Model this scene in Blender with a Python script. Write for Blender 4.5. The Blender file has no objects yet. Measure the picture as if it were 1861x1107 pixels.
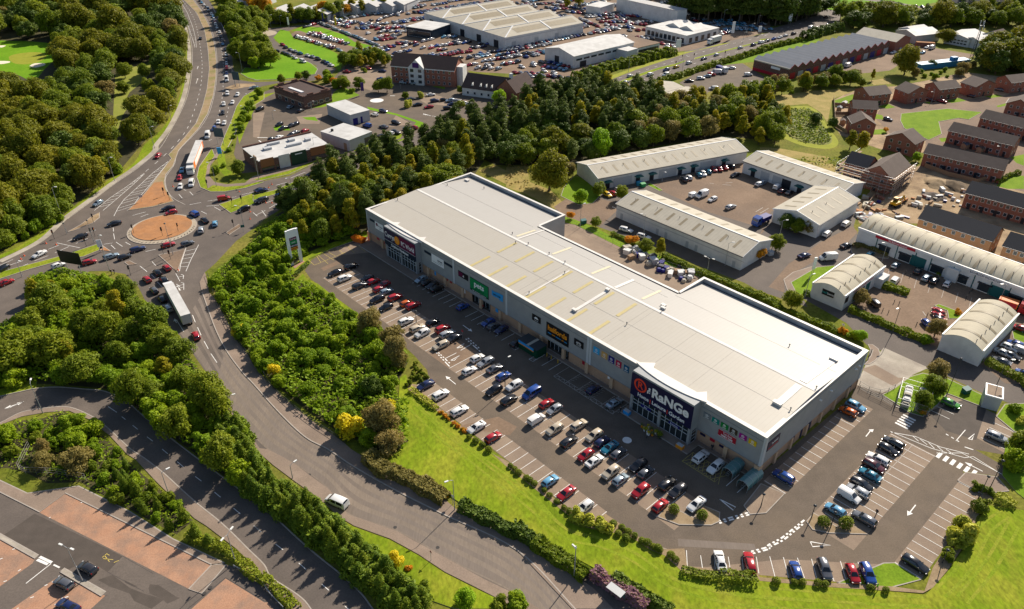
import bpy,bmesh,math,random
import numpy as np
from mathutils import Vector
from mathutils.geometry import delaunay_2d_cdt

sc = bpy.context.scene
R = math.radians
random.seed(7)
# ---------------------------------------------------------------- camera, sky, sun, exposure
CAM_H,FPX,PITCH = 112.0,1370.0,32.684
cd = bpy.data.cameras.new('camera'); cam = bpy.data.objects.new('camera',cd)
sc.collection.objects.link(cam); sc.camera = cam
cam.location = (0,0,CAM_H); cam.rotation_euler = (R(90 - PITCH),0,0)
cd.sensor_width = 36; cd.lens = FPX / 1861 * 36; cd.clip_end = 6000; cd.clip_start = 1
SUN_AZ,SUN_EL = 54.5,35.5            # azimuth counted from +X towards +Y
w = bpy.data.worlds.new('World'); sc.world = w; w.use_nodes = True
nt = w.node_tree; bg = nt.nodes['Background']
sky = nt.nodes.new('ShaderNodeTexSky'); sky.sky_type = 'NISHITA'; sky.sun_disc = False
sky.sun_elevation = R(SUN_EL); sky.sun_rotation = R(90 - SUN_AZ)
nt.links.new(sky.outputs[0],bg.inputs[0]); bg.inputs[1].default_value = 0.072
sl = bpy.data.lights.new('sun','SUN'); sl.energy = 5.0; sl.angle = R(0.5); sl.color = (1,.905,.77)
so = bpy.data.objects.new('sun',sl); sc.collection.objects.link(so)
_d = -Vector((math.cos(R(SUN_AZ)) * math.cos(R(SUN_EL)),math.sin(R(SUN_AZ)) * math.cos(R(SUN_EL)),math.sin(R(SUN_EL))))
so.rotation_mode = 'QUATERNION'; so.rotation_quaternion = _d.to_track_quat('-Z','Y')
sc.view_settings.view_transform = 'Standard'; sc.view_settings.look = 'None'
sc.view_settings.exposure = 0.55; sc.view_settings.gamma = 1

# ---------------------------------------------------------------- where things stand
# the site was surveyed off the photograph: tile letters a..p are its 4 x 4 enlarged quarters, 'z' the whole of it
_cp,_sp = math.cos(R(PITCH)),math.sin(R(PITCH))
def pix(t,x,y):
 if t == 'z': return x,y
 i = 'abcdefghijklmnop'.index(t)
 return (0,460,920,1381)[i % 4] + x / 3.8167,(0,270,540,817)[i // 4] + y / 3.8167
def ray(px,py):
 a,b = (px - 930.5) / FPX,-(py - 553.5) / FPX
 return a,_cp + b * _sp,-_sp + b * _cp
def GP(px,py,z=0.0):
 dx,dy,dz = ray(px,py); t = (z - CAM_H) / dz
 return (dx * t,dy * t)
def G(t,x,y,z=0.0): return GP(*pix(t,x,y),z)
def proj(x,y,z):
 zz = z - CAM_H; d = y * _cp - zz * _sp
 return 930.5 + FPX * x / d,553.5 - FPX * (y * _sp + zz * _cp) / d
def parse(s):
 t = 'z'; out = []
 for k in s.split():
  if k.isalpha(): t = k
  else:
   a,b = k.split(','); out.append(pix(t,float(a),float(b)))
 return out
def P(s,z=0.0): return [GP(a,b,z) for a,b in parse(s)]
def height(base,top):
 """how tall an upright thing is, from where its foot and its head show"""
 b = GP(*base); lo,hi = 0.0,60.0
 for _ in range(40):
  m = (lo + hi) / 2
  if proj(b[0],b[1],m)[1] > top[1]: lo = m
  else: hi = m
 return lo
# frame of the retail shed: u along its front, v into it
BA,BTH = (-45.29,212.664),R(-47.3259)
BU = (math.cos(BTH),math.sin(BTH)); BV = (-BU[1],BU[0])
def B(u,v): return (BA[0] + u * BU[0] + v * BV[0],BA[1] + u * BU[1] + v * BV[1])
def Bs(*a): return [B(*p) for p in a]
def toB(x,y): dx,dy = x - BA[0],y - BA[1]; return dx * BU[0] + dy * BU[1],dx * BV[0] + dy * BV[1]

def sm(pts,n=6,closed=False):
 """Catmull-Rom through the points"""
 P_ = [np.array(p,float) for p in pts]; N = len(P_); out = []
 for i in range(N if closed else N - 1):
  if closed: p0,p1,p2,p3 = P_[i - 1],P_[i],P_[(i + 1) % N],P_[(i + 2) % N]
  else: p0,p1,p2,p3 = P_[max(i - 1,0)],P_[i],P_[i + 1],P_[min(i + 2,N - 1)]
  for k in range(n):
   t = k / n
   out.append(tuple(.5 * (2 * p1 + (p2 - p0) * t + (2 * p0 - 5 * p1 + 4 * p2 - p3) * t * t + (3 * p1 - p0 - 3 * p2 + p3) * t ** 3)))
 if not closed: out.append(tuple(P_[-1]))
 return out
def resample(pts,n):
 p = np.array(pts,float); d = np.r_[0,np.cumsum(np.hypot(*np.diff(p,axis=0).T))]
 t = np.linspace(0,d[-1],n)
 return list(zip(np.interp(t,d,p[:,0]),np.interp(t,d,p[:,1])))
def plen(pts): return sum(math.dist(a,b) for a,b in zip(pts,pts[1:]))
def offset(pts,d):
 """polyline moved sideways (left of travel positive)"""
 out = []
 for i,p in enumerate(pts):
  a,b = pts[max(i - 1,0)],pts[min(i + 1,len(pts) - 1)]
  tx,ty = b[0] - a[0],b[1] - a[1]; l = math.hypot(tx,ty) or 1
  out.append((p[0] - ty / l * d,p[1] + tx / l * d))
 return out
def inside(p,poly):
 x,y = p; c = False
 for i in range(len(poly)):
  (x1,y1),(x2,y2) = poly[i - 1],poly[i]
  if (y1 > y) != (y2 > y) and x < (x2 - x1) * (y - y1) / (y2 - y1) + x1: c = not c
 return c
def ccw(pts):
 s = sum(a[0] * b[1] - b[0] * a[1] for a,b in zip(pts,pts[1:] + pts[:1]))
 return pts if s > 0 else pts[::-1]

# ---------------------------------------------------------------- materials
def mat(name,c,c2=None,scale=1.0,detail=5,rough=.8,c3=None,scale3=.05,amt3=1.0,bump=0,metal=0,spec=.3,local=False,
  fine=0,ior=None,emit=0,stretch=None,lo=.35,hi=.65):
 m = bpy.data.materials.new(name); m.use_nodes = True; n = m.node_tree; L = n.links.new
 bs = n.nodes['Principled BSDF']; bs.inputs['Roughness'].default_value = rough; bs.inputs['Metallic'].default_value = metal
 bs.inputs['Specular IOR Level'].default_value = spec
 col = tuple(c) + (1,); bs.inputs['Base Color'].default_value = col
 if emit: bs.inputs['Emission Color'].default_value = col; bs.inputs['Emission Strength'].default_value = emit
 if c2 is None and not bump: return m
 if local: co = n.nodes.new('ShaderNodeTexCoord').outputs['Object']
 else: co = n.nodes.new('ShaderNodeNewGeometry').outputs['Position']
 if stretch:
  mp = n.nodes.new('ShaderNodeMapping'); mp.inputs['Rotation'].default_value = (0,0,stretch[0]); mp.inputs['Scale'].default_value = (stretch[1],stretch[2],1)
  L(co,mp.inputs[0]); co = mp.outputs[0]
 def noise(s,d=5,r=.55):
  t = n.nodes.new('ShaderNodeTexNoise'); t.inputs['Scale'].default_value = s; t.inputs['Detail'].default_value = d; t.inputs['Roughness'].default_value = r
  L(co,t.inputs['Vector']); return t.outputs['Fac']
 def ramp(f,a=.35,b=.65):
  t = n.nodes.new('ShaderNodeMapRange'); t.inputs[1].default_value = a; t.inputs[2].default_value = b; L(f,t.inputs[0]); return t.outputs[0]
 def mix(f,a,b):
  t = n.nodes.new('ShaderNodeMix'); t.data_type = 'RGBA'; L(f,t.inputs[0])
  for k,v in ((6,a),(7,b)):
   if isinstance(v,tuple): t.inputs[k].default_value = v
   else: L(v,t.inputs[k])
  return t.outputs[2]
 f = noise(scale,detail); out = col
 if c2: out = mix(ramp(f,lo,hi),col,tuple(c2) + (1,))
 if c3:
  g = n.nodes.new('ShaderNodeMath'); g.operation = 'MULTIPLY'; g.inputs[1].default_value = amt3; L(ramp(noise(scale3,6,.6),.45,.62),g.inputs[0])
  out = mix(g.outputs[0],out,tuple(c3) + (1,))
 if fine:
  h = n.nodes.new('ShaderNodeHueSaturation'); r = n.nodes.new('ShaderNodeMapRange')
  r.inputs[1].default_value,r.inputs[2].default_value = .3,.7; r.inputs[3].default_value,r.inputs[4].default_value = 1 - fine,1 + fine
  L(noise(scale * 13,3,.7),r.inputs[0]); L(r.outputs[0],h.inputs['Value'])
  if isinstance(out,tuple): h.inputs['Color'].default_value = out
  else: L(out,h.inputs['Color'])
  out = h.outputs[0]
 if not isinstance(out,tuple): L(out,bs.inputs['Base Color'])
 if bump:
  b = n.nodes.new('ShaderNodeBump'); b.inputs['Strength'].default_value = bump; b.inputs['Distance'].default_value = .05
  L(noise(scale * 8,4,.7),b.inputs['Height']); L(b.outputs[0],bs.inputs['Normal'])
 return m
def lined(name,c,c2,period,width,rough=.6,axis=0,spec=.3,dirt=None,brick=None,metal=0,bumpy=0):
 """sheet or board with thin lines every period along a local axis; dirt: a stain colour"""
 m = bpy.data.materials.new(name); m.use_nodes = True; n = m.node_tree; L = n.links.new
 bs = n.nodes['Principled BSDF']; bs.inputs['Roughness'].default_value = rough; bs.inputs['Specular IOR Level'].default_value = spec; bs.inputs['Metallic'].default_value = metal
 co = n.nodes.new('ShaderNodeTexCoord').outputs['Object']
 if brick:
  # brick courses laid on any upright face: s runs along the wall
  sep = n.nodes.new('ShaderNodeSeparateXYZ'); L(co,sep.inputs[0])
  ad = n.nodes.new('ShaderNodeMath'); L(sep.outputs[0],ad.inputs[0]); L(sep.outputs[1],ad.inputs[1])
  cb = n.nodes.new('ShaderNodeCombineXYZ'); L(ad.outputs[0],cb.inputs[0]); L(sep.outputs[2],cb.inputs[1])
  t = n.nodes.new('ShaderNodeTexBrick'); L(cb.outputs[0],t.inputs['Vector'])
  t.inputs['Scale'].default_value = 1 / brick; t.inputs['Color1'].default_value = tuple(c) + (1,); t.inputs['Color2'].default_value = tuple(c2) + (1,)
  t.inputs['Mortar'].default_value = (.3,.26,.23,1); t.inputs['Mortar Size'].default_value = width; out = t.outputs['Color']
 else:
  sep = n.nodes.new('ShaderNodeSeparateXYZ'); L(co,sep.inputs[0])
  md = n.nodes.new('ShaderNodeMath'); md.operation = 'PINGPONG'; md.inputs[1].default_value = period / 2; L(sep.outputs[axis],md.inputs[0])
  lt = n.nodes.new('ShaderNodeMath'); lt.operation = 'LESS_THAN'; lt.inputs[1].default_value = width / 2; L(md.outputs[0],lt.inputs[0])
  mx = n.nodes.new('ShaderNodeMix'); mx.data_type = 'RGBA'; L(lt.outputs[0],mx.inputs[0]); mx.inputs[6].default_value = tuple(c) + (1,); mx.inputs[7].default_value = tuple(c2) + (1,); out = mx.outputs[2]
 if dirt:
  t = n.nodes.new('ShaderNodeTexNoise'); t.inputs['Scale'].default_value = .35; t.inputs['Detail'].default_value = 8; t.inputs['Roughness'].default_value = .65; L(co,t.inputs['Vector'])
  r = n.nodes.new('ShaderNodeMapRange'); r.inputs[1].default_value,r.inputs[2].default_value,r.inputs[4].default_value = .45,.75,.7; L(t.outputs['Fac'],r.inputs[0])
  mx = n.nodes.new('ShaderNodeMix'); mx.data_type = 'RGBA'; L(r.outputs[0],mx.inputs[0]); L(out,mx.inputs[6]); mx.inputs[7].default_value = tuple(dirt) + (1,); out = mx.outputs[2]
 L(out,bs.inputs['Base Color'])
 return m

# ---------------------------------------------------------------- mesh building
def ccw_ids(v,t):
 a,b,c = (v[i] for i in t[:3])
 return tuple(t) if (b[0] - a[0]) * (c[1] - a[1]) - (b[1] - a[1]) * (c[0] - a[0]) > 0 else tuple(t)[::-1]
class MB:
 def __init__(s): s.v = []; s.f = []; s.m = []; s.k = 0
 def mat(s,k): s.k = k; return s
 def add(s,vs,fs):
  o = len(s.v); s.v += [tuple(p) for p in vs]
  for f in fs: s.f.append([o + i for i in f]); s.m.append(s.k)
  return s
 def box(s,x0,x1,y0,y1,z0,z1):
  v = [(x0,y0,z0),(x1,y0,z0),(x1,y1,z0),(x0,y1,z0),(x0,y0,z1),(x1,y0,z1),(x1,y1,z1),(x0,y1,z1)]
  return s.add(v,[(0,3,2,1),(4,5,6,7),(0,1,5,4),(1,2,6,5),(2,3,7,6),(3,0,4,7)])
 def bar(s,a,b,wd,h=None,up=(0,0,1)):
  """square bar from a to b"""
  a,b = Vector(a),Vector(b); d = (b - a)
  if d.length < 1e-6: return s
  d.normalize(); x = d.cross(Vector(up))
  if x.length < 1e-3: x = d.cross(Vector((1,0,0)))
  x.normalize(); y = x.cross(d); h = h or wd
  c = [x * (i * wd / 2) + y * (j * h / 2) for i,j in ((-1,-1),(1,-1),(1,1),(-1,1))]
  return s.add([a + q for q in c] + [b + q for q in c],[(3,2,1,0),(4,5,6,7),(0,1,5,4),(1,2,6,5),(2,3,7,6),(3,0,4,7)])
 def tube(s,pts,rad,n=8,cap=True):
  pts = [Vector(p) for p in pts]; rad = rad if hasattr(rad,'__len__') else [rad] * len(pts); o = len(s.v)
  for i,p in enumerate(pts):
   d = (pts[min(i + 1,len(pts) - 1)] - pts[max(i - 1,0)]).normalized()
   x = d.cross(Vector((0,0,1)))
   if x.length < 1e-3: x = Vector((1,0,0))
   x.normalize(); y = x.cross(d)
   s.v += [tuple(p + (x * math.cos(6.2832 * k / n) + y * math.sin(6.2832 * k / n)) * rad[i]) for k in range(n)]
  for i in range(len(pts) - 1):
   for k in range(n): s.f.append([o + i * n + k,o + (i + 1) * n + k,o + (i + 1) * n + (k + 1) % n,o + i * n + (k + 1) % n]); s.m.append(s.k)
  if cap:
   s.f.append([o + k for k in range(n)]); s.m.append(s.k); s.f.append([o + (len(pts) - 1) * n + k for k in range(n)][::-1]); s.m.append(s.k)
  return s
 def cyl(s,x,y,z0,z1,r0,r1=None,n=12): return s.tube([(x,y,z0),(x,y,z1)],[r0,r0 if r1 is None else r1],n)
 def prism(s,pts,z0,z1,ks=None):
  """upright prism over a ground outline; ks: material of its sides"""
  pts = ccw([p[:2] for p in pts]); n = len(pts); k = s.k
  s.flat(pts,z1)
  if ks is not None: s.k = ks
  s.add([(x,y,z0) for x,y in pts] + [(x,y,z1) for x,y in pts],[(i,(i + 1) % n,n + (i + 1) % n,n + i) for i in range(n)])
  s.k = k; return s
 def flat(s,pts,z):
  pts = ccw([p[:2] for p in pts])
  if len(pts) < 4: return s.add([(x,y,z) for x,y in pts],[tuple(range(len(pts)))])
  v,_e,f,*_ = delaunay_2d_cdt([Vector(p) for p in pts],[],[list(range(len(pts)))],1,1e-4)
  return s.add([(q[0],q[1],z) for q in v],[ccw_ids(v,t) for t in f])
 def strip(s,pts,wd,z,z2=None):
  """flat ribbon, or with z2 a low wall, along a polyline"""
  a,b = offset(pts,wd / 2),offset(pts,-wd / 2); n = len(pts)
  if z2 is None: return s.add([(*p,z) for p in a] + [(*p,z) for p in b],[(n + i,n + i + 1,i + 1,i) for i in range(n - 1)])
  v = [(*p,z2) for p in a] + [(*p,z2) for p in b] + [(*p,z) for p in a] + [(*p,z) for p in b]
  f = [(n + i,n + i + 1,i + 1,i) for i in range(n - 1)] + [(i,i + 1,2 * n + i + 1,2 * n + i) for i in range(n - 1)] + [(3 * n + i,3 * n + i + 1,n + i + 1,n + i) for i in range(n - 1)]
  return s.add(v,f + [(0,2 * n,3 * n,n),(n - 1,2 * n - 1,4 * n - 1,3 * n - 1)])
 def mesh(s,name,mats,smooth=None):
  me = bpy.data.meshes.new(name); me.from_pydata(s.v,[],s.f); me.polygons.foreach_set('material_index',s.m)
  for m in (mats if isinstance(mats,(list,tuple)) else [mats]): me.materials.append(m)
  if smooth is not None:
   me.shade_smooth()
   if smooth < 180: me.set_sharp_from_angle(angle=R(smooth))
  me.update(); return me
 def build(s,name,mats,parent=None,smooth=None,loc=None,rz=0):
  o = bpy.data.objects.new(name,s.mesh(name,mats,smooth)); sc.collection.objects.link(o)
  if parent: o.parent = parent
  if loc: o.location = (*loc,0)[:3]
  if rz: o.rotation_euler = (0,0,rz)
  return o
def tag(o,label=None,cat=None,group=None,kind=None):
 for k,v in (('label',label),('category',cat),('group',group),('kind',kind)):
  if v: o[k] = v
 return o
def empty(name,loc,rz=0,label=None,cat=None,group=None):
 o = bpy.data.objects.new(name,None); sc.collection.objects.link(o); o.empty_display_size = .3
 o.location = (*loc[:2],loc[2] if len(loc) > 2 else 0); o.rotation_euler = (0,0,rz)
 return tag(o,label,cat,group)
def add(name,mesh,parent=None,loc=None,rot=None,scale=None):
 o = bpy.data.objects.new(name,mesh); sc.collection.objects.link(o)
 if parent: o.parent = parent
 if loc: o.location = (*loc,0)[:3]
 if rot: o.rotation_euler = rot
 if scale: o.scale = scale
 return o
def copy_tree(o,kids,parent=None):
 c = o.copy(); sc.collection.objects.link(c); c.parent = parent
 for ch in kids.get(o.name,()): copy_tree(ch,kids,c)
 return c
def kids_of(root):
 d = {}
 def go(o):
  d[o.name] = list(o.children)
  for c in o.children: go(c)
 go(root); return d
def structure(name,mb,mats,**k): return tag(mb.build(name,mats,**k),kind='structure')
def text_mesh(s,size,depth=.03,align='CENTER',bold=0,spacing=1.0):
 cu = bpy.data.curves.new('lettering','FONT'); cu.body = s; cu.size = size; cu.extrude = depth; cu.align_x = align; cu.align_y = 'CENTER'
 cu.offset = bold; cu.space_character = spacing; cu.resolution_u = 3
 o = bpy.data.objects.new('lettering',cu); sc.collection.objects.link(o)
 bpy.context.view_layer.update()
 me = bpy.data.meshes.new_from_object(o.evaluated_get(bpy.context.evaluated_depsgraph_get()))
 bpy.data.objects.remove(o); bpy.data.curves.remove(cu)
 return me
def lettering(s,parent,x,y,z,size,m,rot=(R(90),0,0),wfit=None,bold=0,depth=.02):
 """raised lettering standing on a board that faces -y"""
 me = text_mesh(s,size,depth,bold=bold); me.materials.clear(); me.materials.append(m)
 o = add('lettering',me,parent,(x,y,z),rot)
 if wfit:
  xs = [v.co.x for v in me.vertices]; o.scale = (wfit / max(1e-3,max(xs) - min(xs)),1,1)
 return o
# ---------------------------------------------------------------- the ground
m_rough = mat('rough_grass',(.10,.13,.012),(.19,.19,.025),scale=.09,detail=8,rough=.95,c3=(.22,.17,.05),scale3=.035,amt3=.5,fine=.35,spec=.1)
m_lawn = mat('mown_grass',(.135,.198,.008),(.198,.262,.012),scale=.12,detail=7,rough=.95,c3=(.29,.275,.03),scale3=.16,amt3=.55,fine=.32,spec=.1,stretch=(.75,1,.55))
m_green = mat('garden_grass',(.13,.22,.012),(.18,.27,.018),scale=.2,detail=7,rough=.95,fine=.25,spec=.1)
m_fair = mat('golf_grass',(.12,.26,.008),(.16,.30,.012),scale=.06,rough=.95,fine=.15,spec=.1)
m_road = mat('road_asphalt',(0.122,0.100,0.084),(0.151,0.123,0.103),scale=.22,detail=8,rough=.85,c3=(0.092,0.077,0.069),scale3=.03,amt3=.5,fine=.16,spec=.25)
m_aisle = mat('car_park_asphalt',(0.116,0.092,0.071),(0.145,0.114,0.088),scale=.3,detail=8,rough=.88,c3=(0.180,0.136,0.094),scale3=.05,amt3=.45,fine=.18,spec=.2)
m_dark = mat('fresh_asphalt',(0.081,0.067,0.056),(0.099,0.081,0.068),scale=.5,rough=.85,fine=.15,spec=.2)
m_bay = mat('bay_blocks',(.25,.185,.135),(.29,.22,.16),scale=.35,detail=7,rough=.9,c3=(.2,.15,.115),scale3=.12,amt3=.5,fine=.15,spec=.2)
m_redbay = mat('red_bay_blocks',(0.378,0.203,0.125),(0.423,0.243,0.155),scale=.3,detail=7,rough=.9,c3=(0.279,0.180,0.129),scale3=.22,amt3=.95,fine=.2,spec=.2)
m_pave = mat('pavement_flags',(0.238,0.180,0.138),(0.292,0.220,0.170),scale=.4,detail=7,rough=.9,c3=(0.184,0.140,0.110),scale3=.1,amt3=.6,fine=.16,spec=.2)
m_conc = mat('pale_concrete',(.36,.32,.26),(.44,.39,.32),scale=.25,detail=8,rough=.9,c3=(.27,.23,.19),scale3=.12,amt3=.8,fine=.12,spec=.2)
m_kerb = mat('kerb_concrete',(.33,.29,.25),(.40,.35,.30),scale=.8,rough=.9)
m_yard = mat('yard_asphalt',(0.191,0.129,0.086),(0.238,0.164,0.111),scale=.12,detail=8,rough=.9,c3=(0.151,0.111,0.085),scale3=.04,amt3=.6,fine=.16,spec=.2)
m_dirt = mat('bare_earth',(.30,.205,.115),(.40,.29,.17),scale=.25,detail=8,rough=.95,c3=(.16,.105,.06),scale3=.12,amt3=.8,fine=.3,bump=.4)
m_gravel = mat('red_gravel',(.36,.165,.065),(.42,.20,.085),scale=.6,detail=7,rough=.95,c3=(.29,.15,.075),scale3=.2,amt3=.6,fine=.2)
m_median = mat('weedy_median',(.28,.19,.10),(.33,.24,.14),scale=.4,detail=7,rough=.95,c3=(.19,.18,.05),scale3=.15,amt3=.8,fine=.2)
m_soil = mat('bark_mulch',(.24,.17,.095),(.32,.235,.14),scale=.7,detail=7,rough=.95,fine=.3)
m_sand = mat('bunker_sand',(.72,.62,.48),(.78,.69,.55),scale=.4,rough=.95)
m_white = mat('white_road_paint',(.80,.78,.74),(.66,.63,.58),scale=2.5,rough=.7,lo=.45,hi=.7)
m_faint = mat('worn_road_paint',(.52,.48,.43),(.34,.30,.26),scale=1.8,rough=.8)
m_yellow = mat('yellow_road_paint',(.55,.42,.10),(.42,.33,.12),scale=2,rough=.8)
m_tar = mat('tar_seam',(.045,.04,.04),(.06,.055,.05),scale=3,rough=.8)

_nz = [0]
def sheet(name,pts,z,m):
 _nz[0] += 1; z += _nz[0] % 9 * .0004; return structure(name,MB().flat(pts,z),m)
def slab(name,pts,z1,m,side=None,z0=0.0):
 """raised ground with a kerb face"""
 return structure(name,MB().prism(pts,z0,z1,1),[m,side or m_kerb])
def kerbed(name,pts,m,h=.13,kw=.22,closed=True):
 slab(name,pts,h - .004,m)
 q = pts + [pts[0]] if closed else pts
 structure('kerb',MB().strip(q,kw,0,h),m_kerb)

m_mow = mat('mower_tracks',(.165,.235,.012),(.23,.285,.02),scale=.3,detail=7,rough=.95,c3=(.30,.27,.04),scale3=.2,amt3=.5,fine=.3,spec=.1)
sheet('ground',[(-1100,-60),(1100,-60),(1100,1400),(-1100,1400)],0,m_rough)

# --- the junction and the roads that meet on it
junction = P('z 300,-40 a 1205,0 1255,90 1300,190 1325,320 1330,430 1318,560 1290,680 1240,800 1180,910 1100,1010 e 1105,0 960,130 800,240 640,360 470,485 300,625 0,765') \
 + P('z -60,490 -60,620 0,600 60,560 120,520 e 620,850 750,850 870,870 960,960 1010,1060 z 281,575 300,592 i 1240,260 1300,340 1400,480 1490,620 1560,740 1640,830 1700,900 1800,1050') \
 + P('n 100,0 200,50 300,110 420,200 510,265 600,360 650,450 800,500 1000,570 1200,680 1400,790 1600,900 1832,1010 z 1000,1120 1110,1180 1160,1107 1030,1020 n 1832,700 1600,590 1340,460 1200,390 1000,290 830,200 700,120 520,0') \
 + P('j 480,1060 360,970 180,800 0,600 i 1680,520 1570,370 1520,260 1490,210 1440,80 1415,0 e 1400,1000 1385,930 1420,860 1490,800 1640,640 1832,500 f 0,540 160,440 290,355 410,300 z 620,322 700,285 790,252 870,228 950,203') \
 + P('z 950,183 880,198 820,212 700,245 f 560,60 440,100 250,190 0,240 e 1560,300 1460,300 1390,270 1365,200 1380,130 1470,0 a 1500,1107 1560,940 1600,850 1640,740 1690,670 1760,630 b 60,600 180,575 420,560 540,520 575,480 470,410 330,375 200,320 150,280 165,245 250,212 360,172 240,185 120,195 0,190 0,300 100,345 300,395 440,455 440,490 300,560 0,570') \
 + P('a 1660,555 1620,480 1600,330 1560,200 1500,80 1450,0 z 372,-40')
sheet('road',junction,.004,m_road)
m_track = mat('tyre_worn_asphalt',(0.167,0.136,0.113),(0.195,0.158,0.130),scale=.25,detail=8,rough=.85,c3=(0.154,0.121,0.097),scale3=.08,amt3=.5,fine=.12,stretch=(-.72,1,.12))
# lanes polished by traffic on the road beside the hedge
roadC_r = sm(P('e 1400,1000 i 1415,0 1490,210 1570,370 1680,520 j 0,600 180,800 360,970 n 520,0 700,120 1000,290 1340,460 1832,700 z 1045,1107 1110,1180'),6)
roadC_l = sm(P('i 1240,260 1300,340 1400,480 1490,620 1640,830 n 100,0 300,110 510,265 650,450 1000,570 1400,790 1832,1010 z 985,1130 1050,1190'),6)
cr,cl = resample(roadC_r,70),resample(roadC_l,70)
def lane(a,f): return [(p[0] + (q[0] - p[0]) * f,p[1] + (q[1] - p[1]) * f) for p,q in zip(*a)]
mb = MB(); n = 56; mb.add([(*p,.0065) for p in cr[14:]] + [(*p,.0065) for p in cl[14:]],[(i,i + 1,n + i + 1,n + i) for i in range(n - 1)])
structure('road',mb,mat('glare_paled_asphalt',(.20,.158,.122),(.235,.188,.147),scale=.2,detail=8,rough=.85,c3=(.165,.134,.108),scale3=.06,amt3=.6,fine=.14,stretch=(-.72,1,.2)))  # paler asphalt over the near stretch; surface glare partly painted into its colour
mb = MB()
for f0,f1 in ((.1,.19),(.31,.4),(.55,.66),(.78,.96)):
 a,b = lane((cr,cl),f0),lane((cr,cl),f1); n = len(a)
 mb.add([(*p,.008) for p in a] + [(*p,.008) for p in b],[(i,i + 1,n + i + 1,n + i) for i in range(n - 1)])
structure('road_wheel_tracks',mb,m_track)
structure('kerb',MB().strip(roadC_r,.25,0,.12),m_kerb)
# pavement on the far side of that road, up to the hedge
pv = P('e 1400,1000 i 1415,0 1490,210 1570,370 1680,520 j 0,600 180,800 360,970 n 520,0 700,120 1000,290 1340,460 1832,700 z 1040,1107') \
 + P('z 1115,1107 o 600,960 300,760 0,560 n 1400,410 1310,330 1150,260 1000,190 860,110 680,0 j 640,1020 560,960 450,890 330,800 210,700 100,590 0,470 i 1720,400 1640,300 1560,150 1510,50 1480,0 e 1450,1000 1430,880 1420,860 1385,930')
slab('pavement',pv,.1,m_pave)
pl = P('n 0,-20 60,40 140,110 300,230 430,320 600,470 700,530 950,620 1150,730 1330,850 1550,960 1750,1060 z 960,1140 1000,1120 n 1832,1010 1600,900 1400,790 1200,680 1000,570 800,500 650,450 600,360 510,265 420,200 300,110 200,50 100,0 i 1800,1050 1700,900 1640,830 1560,740 1600,860 1700,980')
slab('pavement',pl[:-2],.1,m_pave)
# --- the lower road on the left and its footway
lowL = sm(P('z -50,735 i 0,690 150,655 250,635 400,625 600,640 730,655 870,720 1000,830 1100,910 1200,990 1330,1090 n 0,350 150,470 300,610 450,740 600,860 750,1000 830,1107 z 720,1160'),4)
lowR = sm(P('z -50,790 i 0,875 150,800 320,770 480,765 640,830 760,920 900,1050 m 1000,60 1130,160 1250,270 1380,385 1500,480 1600,570 1720,690 1832,800 n 130,890 310,1010 400,1107 z 590,1160'),4)
sheet('road',lowL + lowR[::-1],.004,m_road)
lowP = P('z -50,805 i 0,890 150,830 320,800 480,790 620,850 760,960 880,1090 m 940,70 1090,230 1260,395 1350,480 1430,530 1640,690 1832,880 n 100,960 230,1107 z 560,1160')
slab('pavement',lowR + lowP[::-1],.1,m_pave)
structure('kerb',MB().strip(lowR,.22,0,.12),m_kerb)
structure('kerb',MB().strip(lowL,.22,0,.12),m_kerb)
slab('grass_verge',P('z -60,735 i -60,705 0,690 150,655 250,635 260,560 0,640 z -60,700'),.1,m_lawn)

# --- dual carriageway median, islands, roundabout
med = P('a 1275,0 1365,90 1418,210 1443,340 1452,480 1436,620 1405,740 1365,850 1280,955 1170,1075 e 1190,70 1090,200 1000,320 890,430 1060,405 1205,368 1175,320 1150,280 1140,230 1150,180 1200,120 a 1240,1040 1370,900 1440,790 1480,660 1497,540 1500,420 1485,300 1455,190 1400,80 1340,0 z 335,-40 318,-40')
kerbed('median',med,m_median)
sheet('gravel_island',P('e 1070,240 1000,320 900,425 1060,400 1195,365 1165,325 1140,280 1130,230'),.14,m_gravel)
def disc(cx,cy,r,n=48,ry=None,a=0): return [(cx + r * math.cos(6.28319 * k / n),cy + (ry or r) * math.sin(6.28319 * k / n)) for k in range(n)]
rb = [G('e',930,570),G('e',1325,520),G('e',1120,478),G('e',1100,637)]
rcx,rcy = (G('e',890,570)[0] + G('e',1362,545)[0]) / 2,(G('e',1130,472)[1] + G('e',1110,650)[1]) / 2
rr = (G('e',1362,545)[0] - G('e',890,570)[0]) / 2
m_apron = mat('apron_setts',(.36,.30,.22),(.42,.35,.27),scale=.7,rough=.9,fine=.15)
kerbed('roundabout_island',disc(rcx,rcy,rr,ry=rr),m_apron,h=.16)
slab('gravel_island',disc(rcx - .3,rcy + .8,rr * .87),.3,m_gravel)
mb = MB()
for k in range(26):                                     # black chevrons along the apron
 a = 3.3 + k * .125; x,y = rcx + rr * .935 * math.cos(a),rcy + rr * .935 * math.sin(a)
 mb.bar((x - .5 * math.sin(a) - .3 * math.cos(a),y + .5 * math.cos(a) - .3 * math.sin(a),.165),(x + .3 * math.cos(a),y + .3 * math.sin(a),.165),.3,.02)
structure('apron_markings',mb,m_tar)
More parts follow.
